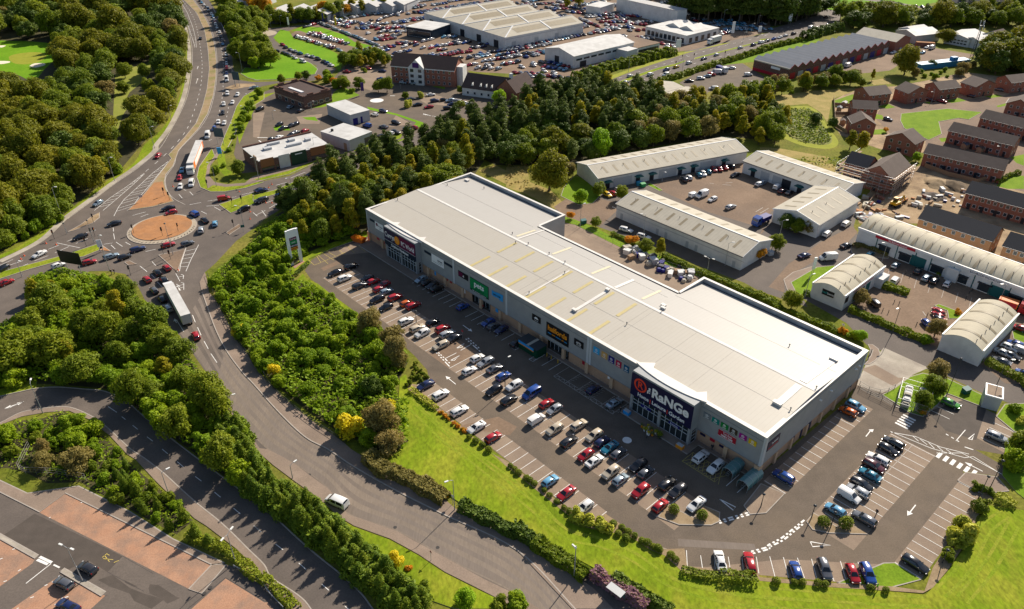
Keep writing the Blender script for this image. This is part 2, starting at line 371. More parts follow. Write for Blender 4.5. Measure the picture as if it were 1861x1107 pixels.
for s,m in (('e 430,745 690,660 720,690 690,705 580,750 450,770 200,840 0,905 z -60,540 -60,515 0,495',m_lawn),('e 690,660 770,715 690,705',m_gravel),('e 470,580 560,530 640,470 690,445 690,480 640,520 510,570',m_dirt),
             ('e 1100,740 1200,720 1285,700 1260,770 1230,860 1190,820',m_yard),('e 1520,390 1640,350 1832,285 f 0,330 0,360 e 1790,375 1690,415 1600,448',m_lawn),('f 0,325 150,290 300,225 440,175 z 620,300 700,268 760,245 700,262 620,292 f 440,190 300,245 150,320 0,360',m_lawn),
             ('e 1570,585 1660,525 1670,545 1590,600',m_yard),('e 865,790 900,780 950,805 890,810',m_yard)):
 kerbed('splitter_island',P(s),m,h=.13)
# slip verge and footway between the top road and the restaurant
kerbed('grass_verge',P('e 1365,200 1390,270 1460,300 1560,300 1700,275 1832,235 f 0,235 250,180 440,95 560,50 560,30 430,80 250,150 0,215 e 1700,255 1560,262 1470,255 1430,200 1440,120 1530,0 a 1560,1060 1620,950 1660,860 1720,760 1832,690 1832,640 1760,630 1690,670 1640,740 1600,850 1560,940 1500,1107 e 1470,0 1380,130'),m_lawn)
sheet('pavement',P('e 1440,280 1480,255 1560,268 1700,258 1832,222 f 0,218 250,155 430,85 560,35 555,20 430,65 250,130 0,195 e 1700,240 1570,250 1490,235 1450,190 1460,120 1540,20 1530,0 1440,120 1425,200'),.135,m_pave)
sheet('dirt_island',P('a 1560,610 1640,580 1760,580 1780,595 1700,605 1600,625'),.012,m_dirt)
# far-left verge beside the dual carriageway: a pale path and the mown strip
structure('pavement',MB().strip(sm(P('a 1190,0 1240,90 1283,190 1308,320 1313,430 1300,560 1272,680 1222,800 1160,910 1085,1005 e 1070,20 940,130 780,240 620,360 450,485 280,640 0,785'),5),2.2,.05),m_conc)
sheet('grass_verge',sm(P('a 1150,0 1200,90 1262,190 1290,320 1290,430 1270,560 1240,680 1185,800 1110,910 1000,1005 e 930,100 740,230 560,370 400,500 260,600 0,740 z -60,470'),3) + sm(P('z -60,485 e 0,765 280,625 450,480 620,355 780,236 940,125 1070,15 a 1085,1000 1160,905 1222,795 1272,675 1300,555 1313,425 1308,315 1283,185 1240,85 1190,0'),3),.03,m_lawn)

# --- retail park car park
lot = Bs((-2,3),(-3,-11),(-1,-20),(3.5,-25),(9,-26.2),(20,-26.2),(36,-26.2),(45,-25.5),(52,-25.6),(60,-26.4),(66.5,-27.6),(69.2,-29.3),(69.2,-34),(126,-34),(126.5,-30.3),(131,-29.8),(136.3,-29.5),(141.5,-28.6),(143.5,-28.3),(153.2,-20.4),(170.3,-5.5),(167.2,-1.6),(168.4,-.2),(173.1,-.2),(172.6,29),(169,31),(167.6,32.5),(172.7,36),(178,36.6),(190,36.4),(190,39.5),(176.6,39.8),(167,41),(171.9,44),(171,56),(140,57),(139,45),(141,38),(140,2))
sheet('car_park',lot,.004,m_aisle)
bays = MB()
for u0,u1,v0,v1 in ((11,61.6,-23.3,-13.8),(69.3,137,-23.3,-13.8),(69.4,125.6,-33.9,-29.2),(141.5,146.3,0,37.8),(152.6,162,-3,33),(168.2,173,-.2,28.8)):
 bays.flat(Bs((u0,v0),(u1,v0),(u1,v1),(u0,v1)),.008)
bays.flat(Bs((146,-25.8),(143.5,-28.2),(153.2,-20.4),(170.3,-5.5),(167.2,-1.9),(163,-6),(154.5,-14)),.0085)
bays.flat(Bs((-1.8,-11),(3,-11.6),(9.5,-.6),(-1,1)),.008)
bays.flat(Bs((154.8,46),(166,45),(171.5,44.5),(171,56),(164,56.5),(155,56)),.008)
structure('parking_bays',bays,m_bay)
sheet('fresh_patch',Bs((154.9,45.8),(160.4,42.5),(166,44.2),(163.6,57),(158.8,56)),.011,m_dark)
sheet('crossing_patch',Bs((61.6,-23.3),(69.3,-23.3),(69.3,-13.8),(61.6,-13.8)),.009,m_bay if 0 else m_yard)
sheet('asphalt_patch',P('o 1190,620 1720,655 1735,700 1195,672'),.010,m_track)
sheet('asphalt_patch',P('j 1400,900 1700,830 1830,900 1780,960'),.007,m_yard)
sheet('asphalt_patch',P('f 470,830 600,770 620,790 490,850'),.007,m_yard)
kerbed('shop_pavement',Bs((1,.2),(1,-4.6),(30,-4.6),(30,-1.2),(47,-1.2),(55,-1.2),(86,-1.2),(108,-1.2),(108,-5),(126.5,-5),(126.5,-1),(141,-1),(141,.2)),m_pave,h=.12)
kerbed('planted_island',Bs((132.9,-23.0),(132.4,-19.3),(137.7,-18.2),(137.2,-14.3),(140.3,-13.4),(141.5,-15.4),(141,-17.2),(136.8,-21.6)),m_soil)
kerbed('planted_island',Bs((152.8,-3.2),(152.6,-.3),(157.3,-.2),(157.6,2.3),(162,2.4),(157,-2.6),(154.5,-4.1)),m_soil)
kerbed('pavement_island',Bs((141.6,-1),(142.5,-8.5),(144.5,-9.5),(146.4,-7),(146.2,0)),m_bay)
kerbed('grass_verge',Bs((163.4,-11.9),(170.2,-5.8),(173,-.4),(168.3,-.3),(167,-1.8)),m_green,h=.1)
kerbed('kerb_island',Bs((168,28.9),(172.8,29),(176,33.5),(173,35.8),(168.2,32.5)),m_pave,h=.1)
kerbed('kerb_island',Bs((126.6,-34),(139.5,-27.6),(142.9,-28.1),(140.8,-31),(134,-35)),m_soil,h=.1)

# --- lawn below the car park, and the beds along its edge
lawn = P('j 1020,560 1060,540 1090,640 1280,770 1480,930 1680,1090 o 0,110 240,300 430,450 560,540 700,560 880,610 1000,690 1100,740 1230,850 1740,880 p 0,910 500,960 925,990 1150,1010 1300,850 1420,680 1520,480 1590,390 1780,420 1900,430 z 1950,940 1950,1107 1900,1160 1300,1180 o 1150,1107 920,1000 710,880 490,760 300,670 100,570 0,520 n 1832,560 1480,400 1370,330 1250,240 1060,140 930,80 j 1080,1000 1010,900 1010,700')
slab('lawn',lawn,.15,m_lawn,m_lawn)
bed = P('j 1060,600 1130,610 1280,760 1380,850 1480,930 1600,1050 1690,1107 o 0,80 110,170 240,260 330,340 420,410 590,490 690,450 850,560 1000,670 1110,695 1235,690 1255,815 1740,862 p 0,890 500,930 930,955 1140,985 1200,820 1310,650 1505,350 1560,300 1620,340 1500,470 1470,600 1380,720 1310,830 1200,960 1130,1000 920,985 500,960 0,915 o 1740,890 1230,860 1100,740 1000,700 880,620 700,570 560,545 430,460 240,310 0,120 j 1660,1090 1480,950 1270,790 1080,650')
slab('planting_bed',bed,.17,m_soil,m_soil)
slab('lawn',P('f 270,880 330,850 400,800 380,770 560,690 800,610 800,575 700,620 560,650 400,715 340,760 265,830'),.14,m_lawn)
slab('lawn',P('f 345,870 380,910 450,940 550,1020 700,1130 j 690,90 760,150 740,160 600,60 f 620,1107 500,1010 400,930 300,920'),.14,m_lawn)
mw = MB()
for kz_,ln_ in enumerate(('j 1130,700 1350,900 1600,1090 o 200,300 420,520 650,590 900,690 1150,860 1500,960 p 100,1000 700,1040 1150,1060','j 1100,760 1330,980 1500,1107 o 150,370 420,590 650,650 900,760 1150,930 1500,1030 p 100,1070 700,1100','p 1250,1000 1420,820 1560,560 1700,450','p 1400,1050 1600,800 1760,520')):
 c_ = sm(P(ln_),6)
 for d_ in (-.9,.9): mw.strip(offset(c_,d_),.55,.154 + kz_ * .005 + (.0025 if d_ > 0 else 0))
structure('mower_tracks',mw,m_mow)
# grass strip by the lower road
slab('grass_verge',P('n 600,480 700,540 950,630 1150,740 1330,860 1550,970 1740,1060 1700,1107 1400,1107 1180,1030 1000,880 800,680 640,560'),.12,m_lawn)
# --- car park in the near corner, with red block bays
sheet('car_park',P('z -80,870 m 0,215 190,300 330,285 545,250 900,430 1200,620 1570,800 1640,815 1832,960 n 0,790 z 560,1180 -120,1180'),.004,m_road)
sheet('parking_bays',P('m 275,438 455,305 1470,800 1315,970'),.008,m_redbay)
sheet('parking_bays',P('m -100,560 0,610 245,755 225,790 0,950 -140,1050'),.008,m_redbay)
sheet('parking_bays',P('m 405,880 730,1015 615,1120 200,1300 -40,1190'),.008,m_redbay)
sheet('parking_bays',P('m 1565,895 1832,1060 n 100,1060 z 560,1180 m 1200,1220'),.008,m_redbay)
kerbed('pavement',P('m -100,240 0,215 190,305 330,285 545,255 900,432 1200,622 1560,790 1470,800 455,303 275,435 0,296 -100,240'),m_pave,h=.1)
kerbed('pavement',P('m 1470,800 1570,800 1400,1000 1310,970'),m_pave,h=.1)
kerbed('kerb_island',P('m -60,550 0,585 268,735 245,757 0,620 -60,590'),m_conc,h=.12)
kerbed('kerb_island',P('m 420,850 445,825 735,990 705,1018'),m_conc,h=.12)
sheet('fresh_patch',P('m 30,590 240,445 760,695 850,740 745,850 610,770 480,830 420,830 350,795'),.007,m_dark)
for s in ('680,905 780,870 900,960 1000,1000 1140,1040 1050,1105 930,1050 900,1000 760,950','860,905 955,950 930,955 870,925','1040,935 1100,940 1220,1020 1250,1030 1160,1070 1130,1040 1040,1000 1030,960'):
 sheet('asphalt_patch',P('m ' + s),.0075,m_dark)
mb = MB()
for s in ('1040,1107 1300,1107 1565,890','1565,890 1832,1050','320,1107 640,890'): mb.strip(P('m ' + s.replace('1040,1107 ','')),.12,.011)
for s in ('850,740 745,850 1000,985','850,740 1060,860','740,1010 600,1120'): mb.strip(P('m ' + s),.06,.011)
structure('tar_seams',mb,m_tar)

# --- light industrial estate on the right, the road behind the shed
sheet('estate_road',P('g 330,410 420,350 600,270 1000,220 1660,70 h 0,60 400,150 640,240 690,400 650,540 690,620 880,700 1832,1050 z 1930,590 1930,760 l 1832,775 1540,665 1290,545 1160,500 840,370 740,330 600,180 300,10 h 330,1100 0,990 g 1650,930 1300,800 1100,700 640,545 480,480 400,490'),.004,m_road)
sheet('estate_yard',P('g 980,250 1650,85 1832,150 h 0,190 380,270 120,400 60,460 0,600 g 1800,560 1400,440 1090,300'),.007,m_yard)
sheet('estate_yard',P('g 680,540 770,460 1650,800 1600,900 1300,790 1050,690'),.007,m_aisle)
sheet('estate_yard',P('h 650,640 900,740 1350,900 1832,1090 z 1930,590 1930,700 l 1700,600 1560,480 1350,390 620,110 h 620,1080 850,870'),.007,m_yard)
sheet('site_track',P('g 330,405 420,345 560,330 740,370 780,420 650,540 560,520 420,480'),.0085,m_yard)
sheet('estate_road_dirt',P('h 640,540 680,580 600,660 400,770 260,850 170,930 170,1000 60,960 200,800 420,650'),.0085,m_yard)
slab('loading_yard',Bs((44.9,31.6),(95.4,31.6)) + P('g 1340,890 1100,800 800,690 600,590 480,530 400,515'),.02,m_bay,m_conc)
sheet('loading_apron',P('l 640,600 690,560 720,500 745,440 835,380 860,350 1170,490 1060,540 940,625 850,665 760,640'),.012,m_conc)
sheet('loading_apron_brown',P('l 700,500 800,470 960,560 1010,560 930,620'),.016,m_bay)
slab('grass_verge',P('g 400,470 480,495 640,560 800,650 1100,760 1360,870 1340,890 1100,800 800,690 600,590 480,530 405,510'),.06,m_green,m_green)
slab('grass_verge',P('g 1360,860 1832,1050 l 130,110 420,190 560,260 700,330 690,340 500,250 300,170 0,20 g 1832,1107 1600,1020 1380,920'),.06,m_rough,m_rough)
kerbed('lawn',P('l 1040,555 1130,530 1295,565 1540,680 1525,755 1300,670 1230,750 1130,830 1030,800 930,730 850,680 940,630'),m_green)
kerbed('lawn',P('l 700,480 745,450 765,370 785,365 770,410 745,440'),m_green,h=.1)
kerbed('pavement',P('l 715,470 745,440 770,370 750,330 780,330 820,360 835,400 800,440 760,465'),m_pave,h=.1)
kerbed('lawn',P('h 215,930 300,880 395,825 520,815 480,940 470,1010 290,1020 250,1000'),m_green)
kerbed('pavement',P('h 165,910 230,860 360,820 395,825 300,880 215,930 250,1000 290,1020 260,1040 190,980'),m_pave,h=.1)
kerbed('planting_bed',P('h 630,690 660,650 720,650 900,735 890,765 700,740 640,730'),m_soil)
kerbed('lawn',P('l 1210,60 1240,50 1400,110 1390,150 1310,150 1300,95'),m_green)
kerbed('lawn',P('l 1750,240 1832,200 z 1930,620 1930,650 l 1832,320 1760,290'),m_green)
kerbed('lawn',P('l 1640,830 1700,745 1832,740 z 1930,745 1930,850 l 1832,960 1760,930'),m_green)
slab('lawn',P('l 1760,960 1832,960 z 1930,800 1930,930 p 1900,420 1832,340 1780,300 1680,180 l 1700,1040'),.1,m_green)
kerbed('lawn',P('g 400,270 470,190 560,210 690,250 690,290 600,380 500,390 380,330'),m_green,h=.08)
kerbed('lawn',P('g 970,250 1000,240 1085,290 1060,295'),m_green,h=.08)

# --- housing estate and building site
sheet('housing_ground',P('d 520,690 680,610 930,600 1150,560 1420,500 1660,530 1832,560 z 1930,140 1930,500 h 1832,900 1380,520 1100,520 690,520 650,400 880,200 1130,110 d 1140,1060 850,1040 560,940 510,860'),.004,m_dirt)
sheet('housing_gardens',P('d 860,700 1150,720 1450,690 1740,660 1832,640 z 1930,170 1930,420 h 1832,300 1440,200 1140,110 d 1150,980 900,920 800,820'),.007,m_yard)
sheet('housing_road',sm(P('d 1832,640 1740,650 1600,690 1450,700 1150,728 950,740 870,755 845,800 860,860 900,925 960,960 1010,905 980,880 965,810 1000,770 1250,750 1540,755 1700,700 1832,700'),4),.011,m_yard)
kerbed('lawn',P('d 980,790 1300,755 1540,780 1450,830 1380,820 1240,845 1260,930 1170,972 1000,890 975,840'),m_green)
mb = MB()
for s in ('510,700 640,655 670,660 650,720 520,740','800,790 850,800 860,830 800,825','790,900 870,895 880,930 785,935','820,740 890,720 940,745 880,755','1280,700 1380,680 1430,700 1330,715','1140,710 1180,705 1180,725','1640,735 1710,715 1700,735 1650,745','510,790 600,780 600,800','1560,670 1640,655 1690,670 1600,680','1010,700 1080,690 1090,720','1240,960 1290,955 1300,980 1260,985'): mb.flat(P('d ' + s),.016)
for s in ('1640,260 1720,180 1832,190 1832,280 1720,280','1740,60 1832,40 1832,120 1780,100'): mb.flat(P('h ' + s),.016)
structure('garden_lawns',mb,m_green)
m_pondring = mat('mown_ring',(.23,.25,.012),(.28,.29,.02),scale=.3,rough=.95,fine=.2)
ring = sm(P('d 80,820 160,750 330,738 420,790 470,880 545,985 480,1032 300,1012 150,950 90,890'),6,True)
sheet('pond_ring_path',ring,.01,m_pondring)
m_reed = mat('pond_reeds',(.13,.16,.02),(.24,.23,.06),scale=.4,detail=8,rough=.95,fine=.4)
sheet('pond_reeds',sm(P('d 140,800 200,765 330,760 400,800 440,880 500,970 450,1005 300,985 190,930'),6,True),.02,m_reed)
m_straw = mat('straw_grass',(.34,.25,.08),(.24,.20,.045),scale=.25,detail=8,rough=.95,fine=.35)
for s in ('d 80,670 380,630 680,610 640,640 520,680 500,700 470,850 420,780 330,720 100,740','h 180,80 520,110 560,170 460,160 300,110','d 0,1020 140,1030 480,1090 460,1130 0,1060','g 0,130 140,120 180,300 100,300 0,270','z 870,310 900,300 960,330 1000,345 1040,385 1010,380','d 760,560 900,540 920,580 790,590'):
 sheet('straw_grass',P(s),.006,m_straw)
sheet('dark_earth_patch',P('h 1150,180 1460,250 1420,290 1330,300 1160,250'),.02,mat('dark_earth',(.09,.065,.04),(.17,.12,.07),scale=.5,detail=8,rough=.95,fine=.4))  # patch of darker earth colour

# --- further off: business park, dealers' yards, carriageway
sheet('business_park',P('z 440,205 455,175 500,160 560,165 600,150 632,112 700,108 835,112 870,150 965,185 960,195 880,212 820,222 745,246 700,262 620,296 440,315 425,280'),.003,m_aisle)
sheet('dealer_yard',P('b 240,250 350,185 470,150 640,125 860,95 1040,55 1200,-20 z 940,-30 1260,-30 c 1240,60 1280,130 1500,130 1832,160 1832,215 1560,290 1350,340 1180,360 1060,330 860,400 600,500 450,575 200,575 0,575 b 1832,515 1560,500 1430,480 950,430 720,400 660,400 590,340 480,300'),.003,m_yard)
carr = P('c 700,560 900,470 1100,405 1250,355 1500,295 1832,225 d 0,222 180,170 330,120 400,110 370,60 560,60 560,110 540,180 280,270 0,335 c 1832,310 1640,368 1400,432 1200,505 950,580 700,640')
sheet('carriageway',carr,.007,m_road)
kerbed('grass_verge',P('c 700,600 890,525 1060,468 1165,445 1245,418 1240,430 1160,460 1060,485 890,545 700,625'),m_lawn)
kerbed('grass_verge',P('c 1300,415 1310,402 1832,268 d 0,272 0,280 c 1832,278'),m_lawn)
sheet('grass_verge',P('c 680,540 860,480 1100,395 1180,370 1350,345 1560,296 1500,300 1250,370 1100,420 900,485 720,555'),.012,m_pondring)
sheet('grass_verge',P('c 930,600 1200,520 1640,385 1832,325 d 0,345 280,280 560,180 420,260 400,290 0,400 c 1832,420 1600,440 1400,470 1150,570'),.012,m_green)
sheet('factory_yard',P('c 1200,575 1400,460 1640,440 1832,560 d 0,560 0,610 c 1832,610 1530,600 1400,640 1370,690'),.007,m_aisle)
sheet('factory_yard',P('d 440,520 920,330 1060,305 1310,350 1500,380 1440,410 1100,440 1060,390 900,490 760,505 520,525'),.007,m_yard)
sheet('park_lawn',P('d 380,0 560,-40 1330,-40 1330,10 1200,20 1000,85 640,90 400,55'),.006,m_fair)
structure('road',MB().strip(P('d 600,-20 900,15 1060,45 1200,60 1340,20 1360,-20'),9,.010),m_road)
kerbed('lawn',P('b -20,272 60,310 150,365 280,388 400,440 448,480 430,515 300,540 180,552 0,556 a 1800,560 1720,540 1670,510 1700,470 1800,480'),m_fair)
sheet('grass_bank',P('b 140,262 190,205 250,218 285,270 480,325 580,370 620,430 600,500 560,448 470,410 330,370 200,315'),.02,m_fair)
sheet('grass_bank',P('b 265,215 340,185 470,190 640,245 700,290 860,325 790,355 720,330 600,300 480,270 330,215'),.02,m_fair)
kerbed('mini_roundabout',[(a,b) for a,b in disc(*G('b',60,234),9)],m_apron)
for s,m in (('b 560,640 620,600 740,660 480,745 390,750 530,700',m_green),('b 790,740 1000,790 1180,850 1190,880 1090,900 1130,850 990,800 800,760',m_fair),('b 340,815 430,810 450,840 370,830',m_fair),('b 140,880 230,870 260,905 150,905',m_fair),('b 690,1000 830,980 900,930 1040,930 1020,960 860,1000 700,1050',m_lawn),
             ('e 1500,30 1560,40 1570,140 1660,190 1640,200 1560,190 1520,150',m_lawn),('b 0,700 40,660 160,640 60,690',m_lawn),('b 1240,600 1330,590 1330,620',m_green),('a 1640,900 1800,660 1832,650 1832,680 1790,700 1700,900 1660,1000',m_lawn)):
 sheet('grass_verge',P(s),.01,m)
for s in ('b 620,570 590,540 640,520 620,480 780,470 920,490 920,540 880,560 820,630 700,590','b 1420,580 1500,540 1560,600 1500,650','b 1150,690 1230,650 1380,690 1500,700 1400,740 1200,720','b 940,880 990,800 1100,860 970,880','b 40,960 80,780 0,780 0,950','b 300,810 480,790 460,860 330,860'): sheet('paved_bays',P(s),.006,m_bay)
mb = MB(); mb.flat(disc(*G('b',858,697),3.2),.02); structure('mini_roundabout',mb,m_white)

# --- golf course and the clearing in the wood
sheet('fairway',sm(P('a -60,300 100,285 300,295 420,320 390,400 310,480 230,560 120,520 0,510 -60,500'),5,True),.006,m_fair)
sheet('putting_green',sm(P('a 60,400 110,375 240,362 320,378 290,420 200,445 100,440'),6,True),.011,m_pondring)
for s in ('205,460 240,440 305,440 310,452 250,468','-20,425 60,425 65,435 0,445','-20,318 40,316 10,330'): sheet('bunker',sm(P('a ' + s),5,True),.015,m_sand)
sheet('fairway',P('a -40,790 70,810 60,830 0,850 -60,850'),.006,m_fair)
m_meadow = mat('meadow',(.19,.22,.02),(.24,.24,.04),scale=.2,detail=8,rough=.95,fine=.3)
sheet('meadow',P('a 800,520 900,470 1040,440 1055,480 1000,560 900,640 860,710 930,690 850,800 800,960 860,1020 800,1050 780,900 790,700'),.006,m_meadow)
# ---------------------------------------------------------------- road and bay markings
ZM = .036
wm,fm_,ym = MB(),MB(),MB()
def ln(mb,pts,wd=.12): mb.strip(pts,wd,ZM)
def dashes(mb,pts,on,off,wd=.12):
 n = max(2,int(plen(pts) / .5)); q = resample(pts,n); L = plen(pts); d = 0
 while d < L - on * .5:
  a,b = d / L * (n - 1),min((d + on) / L * (n - 1),n - 1)
  seg = q[int(a):max(int(b),int(a) + 1) + 1]
  if len(seg) > 1: mb.strip(seg,wd,ZM)
  d += on + off
def segs(mb,s,wd=.14):
 p = P(s)
 for a,b in zip(p[::2],p[1::2]): mb.strip([a,b],wd,ZM)
def vline(mb,u,v0,v1,wd=.11): ln(mb,Bs((u,v0),(u,v1)),wd)
def uline(mb,v,u0,u1,wd=.11): ln(mb,Bs((u0,v),(u1,v)),wd)
bw = 2.43
for u0,u1 in ((11.3,61.6),(69.5,133)):
 k = 0
 while u0 + k * bw <= u1: vline(wm,u0 + k * bw,-23.2,-13.9); k += 1
 uline(fm_,-18.55,u0,u1,.08)
for k in range(24): vline(wm,69.5 + k * bw,-33.8,-29.2)
for a,b in ((30.9,50),(54.8,72.5),(84.0,87)):
 k = 0
 while a + k * bw <= b: vline(wm,a + k * bw,-6.0,-1.5); k += 1
for a,b in ((88.9,108),):
 for k in range(6): vline(fm_,a + k * 3.7,-6.8,-1.5)
 for k in range(11): ln(fm_,Bs((88.9 + k * 1.7,-6.8),(89.9 + k * 1.7,-5.8)),.1); ln(fm_,Bs((89.9 + k * 1.7,-5.8),(90.6 + k * 1.7,-6.8)),.1)
 uline(fm_,-6.8,88.9,107.5); uline(fm_,-5.8,88.9,107.5)
 for k in range(5):
  for j in range(5): ln(fm_,Bs((92.6 + 3.7 * k,-5.6 + j * .8),(93.5 + 3.7 * k,-5.2 + j * .8)),.08)
for a in (73.5,80):
 ln(wm,Bs((a,-6.4),(a + 1.3,-6.4),(a + 1.3,-2.4),(a,-2.4),(a,-6.4)),.12)
 for j in range(4): ln(wm,Bs((a,-6 + j),(a + 1.3,-5.2 + j)),.1)
for (u0,v0,u1,v1) in ((127,-7.4,135,-3.6),):
 ln(ym,Bs((u0,v0),(u1,v0),(u1,v1),(u0,v1),(u0,v0)),.13)
 for j in range(8): ln(ym,Bs((u0 + j,v0),(u0 + j + 1.9,v1)),.1); ln(ym,Bs((u0 + j + 1.9,v0),(u0 + j,v1)),.1)
for k in range(3): vline(wm,137.2 + k * 2.5,-6.6,-2)
k = 0
while .3 + k * 2.4 < 37.8: uline(wm,.3 + k * 2.4,141.6,146.3); k += 1
for k in range(15): uline(wm,-1 + k * 2.4,152.7 if k > 1 else 154,162 if k > 2 else 158)
vline(fm_,157.35,-1,33,.1)
for k in range(13): uline(wm,-.1 + k * 2.4,168.3,173)
segs(wm,'o 1250,700 1256,815 1348,735 1362,830 1440,740 1450,830 1540,745 1553,830 1635,750 1645,835 1735,745 1752,860 p 68,742 105,885 163,748 200,890 260,752 310,895 358,760 395,900 460,765 515,915 558,775 600,920 680,780 720,930',.11)
for k in range(4): uline(wm,47 + 2.4 * k,154.9,159.4)
for k in range(5): uline(wm,45.8 + 2.4 * k,166.4,171.2)
# yellow blue-badge bays by the top corner
for k in range(4): ln(ym,Bs((-1.5 + k * .9,-10.5 + k * 2.9),(2.8 + k * 1.5,-11.2 + k * 2.9)),.13)
segs(ym,'f 375,765 425,810 445,735 520,800 480,725 560,775 500,710 570,745 425,810 640,720 440,745 470,790',.13)
def arrow(mb,tail,head,wd=.16,hd=.5,hl=1.1):
 d = Vector((head[0] - tail[0],head[1] - tail[1])); l = d.length; d.normalize(); n_ = Vector((-d.y,d.x)); h = Vector(head); t = Vector(tail); b = h - d * hl
 mb.strip([tail,tuple(b)],wd,ZM); mb.add([(*(b + n_ * hd),ZM),(*(b - n_ * hd),ZM),(*h,ZM)],[(0,1,2)])
for s in ('j 1455,195 1520,240','j 1405,605 1335,548','p 1080,385 1022,460','p 1545,152 1420,88','i 60,768 165,725','i 165,725 30,775','i 1225,180 1210,150','e 1245,985 1232,945','a 1360,580 1372,545','a 1368,480 1374,462'):
 p = P(s); arrow(wm,p[0],p[1],.2,.55,1.3)
p = P('l 735,968 765,930 790,918'); ln(wm,p[:2],.2); arrow(wm,p[1],p[2])
def tri(mb,s,wd=.22):
 p = P(s); ln(mb,p + [p[0]],wd)
for s in ('o 1480,345 1590,400 1575,422','p 350,640 365,675 490,665','j 1370,440 1435,405 1395,440','j 1410,355 1465,322 1450,348','l 1445,985 1490,948 1470,990'): tri(wm,s)
segs(wm,'j 1330,428 1410,388 1440,370 1510,330 l 1360,998 1425,922 m 180,930 355,792',.16)
for s,wd in (('o 1478,512 1640,465 1780,425',.35),('o 1470,497 1630,452 1770,412',.35),('o 1710,722 1832,688 p 60,680 160,630 240,565 320,500',.35),('o 1700,708 1832,672 p 50,668 150,615 230,552 308,490',.35),('j 1270,385 1370,490',.3),('j 1285,385 1380,475',.3),('j 1475,290 1575,378',.3),('j 1490,285 1585,370',.3),('m 258,765 350,805',.5),('m 275,745 360,785',.5),('m 372,800 435,830',.3),('l 1290,950 1400,1015',.25),('l 1420,1040 1480,1060',.25),('b 1180,795 1300,815',.4)):
 dashes(wm,sm(P(s),4),.75,.5,wd)
for k in range(6): ln(wm,Bs((162.5 + 1.38 * k,32.6),(162.5 + 1.38 * k,34.6)),.72)
for k in range(5): ln(wm,Bs((151.7,37.0 + k * .98),(154.5,37.0 + k * .98)),.55)
for s in ('l 905,932 1190,1050 1420,1115 p 1480,50 1640,150','l 910,938 1080,968 1250,1040 1450,1090','p 1225,25 1400,25 1600,130 1832,255'): ln(wm,P(s),.14)
segs(wm,'l 1060,965 1100,1000 1110,985 1160,1025 1170,1010 1210,1050 1230,1035 1270,1070 1290,1055 1340,1090 p 1790,255 1832,275',.13)
# lower road
segs(wm,'i 750,760 810,800 845,830 870,850 920,890 955,918 1020,970 1060,1000 1125,1055 1163,1087 m 1230,85 1272,122 1355,188 1397,220 1488,297 1530,332 1620,408 1668,448 1765,532 1808,568 n 5,530 55,572 157,657 208,697 317,788 367,832 477,935 525,977 637,1087 680,1125',.13)
segs(wm,'i 1335,125 1355,175 1370,210 1395,265 1415,305 1445,360 1463,393 1505,455 1225,160 1275,240',.15)
# junction
def hatch(a,b,n,wd=.13,skew=0):
 a,b = resample(P(a),40),resample(P(b),40); ln(wm,a,wd); ln(wm,b,wd)
 for k in range(1,n): i = int(k * 39 / n); ln(wm,[a[i],b[min(39,i + skew)]],wd)
hatch('e 1165,90 1060,170 980,245 860,355 820,410 790,470','e 1185,75 1090,190 1030,265 960,345 905,420 880,430',16,.14)
hatch('e 655,430 760,345 900,250 1000,172','e 715,430 810,350 930,245 1002,176',12,.14,3)
hatch('a 1200,-10 1262,95 1310,190 1345,300 1352,330','a 1240,-10 1300,90 1338,190 1358,270 1362,330',26,.13)
hatch('e 1290,690 1255,800 1245,852','e 1378,668 1325,770 1290,852',6,.14); hatch('e 1220,868 1245,915 1248,920','e 1255,872 1275,880 1270,905',2,.14); hatch('e 1225,940 1250,980 1255,985','e 1255,930 1275,935 1275,980',3,.14)
dashes(wm,sm(P('e 1010,160 1088,95 1170,20 a 1235,980 1300,890 1340,790 1367,705 1394,590 1402,480 1400,410 1388,320 1370,220 1345,130 1300,50 1260,0'),6),3,5,.16)
for s in ('e 470,488 640,364 800,243 960,133 1105,3 a 1185,905 1245,795 1295,680 1323,560 1335,430 1330,320 1305,190 1260,90 1210,0','e 700,420 a 1360,850 1405,740 1436,620 1450,480 1440,340 1415,210 1360,90 1285,0','a 1345,-5 1410,90 1462,190 1492,300 1506,420 1503,540 1486,660 1448,790 1378,900 1240,1045 e 1210,110 1155,190 1148,240 1165,300 1210,350 1285,390'):
 p = P(s); ln(fm_,sm(p[1:] if s.startswith('e 700') else p,5),.18)
dashes(wm,sm(P('a 1395,45 1455,110 1500,210 1530,320 1548,430 1548,560 1545,650 1525,760 1490,860 1400,985 1330,1075'),6),2.5,4,.16)
dashes(wm,sm(P('a 1590,720 1575,800 1555,880 1480,960 1385,1000'),6),2,4,.15)
segs(wm,'e 0,810 90,770 60,812 160,778 0,885 45,862 95,840 195,800 240,780 335,743 335,700 410,670 380,725 480,680 465,645 500,630 525,660 610,625 395,655 555,690 580,590 665,565 785,550 788,575 788,590 795,630 805,650 850,680 870,650 905,670 770,670 800,698 920,465 1010,440 975,475 1030,455 1395,435 1435,455 1240,318 1265,345 1315,300 1340,325 1220,290 1235,295 1275,285 1290,292 1055,785 1080,812 970,815 1020,855 1050,875 1075,900 1090,925 1125,960 1140,975 1160,1000 1010,715 1080,700 720,665 780,655 1680,320 1790,295 1440,365 1640,335 1315,390 1395,375 1430,400 1520,395 1485,405 1530,430 f 160,255 235,235 260,205 360,165 85,380 175,345 110,415 190,370 15,465 85,430 230,320 340,285 280,335 360,312 0,445 30,470 60,430 90,470',.15)
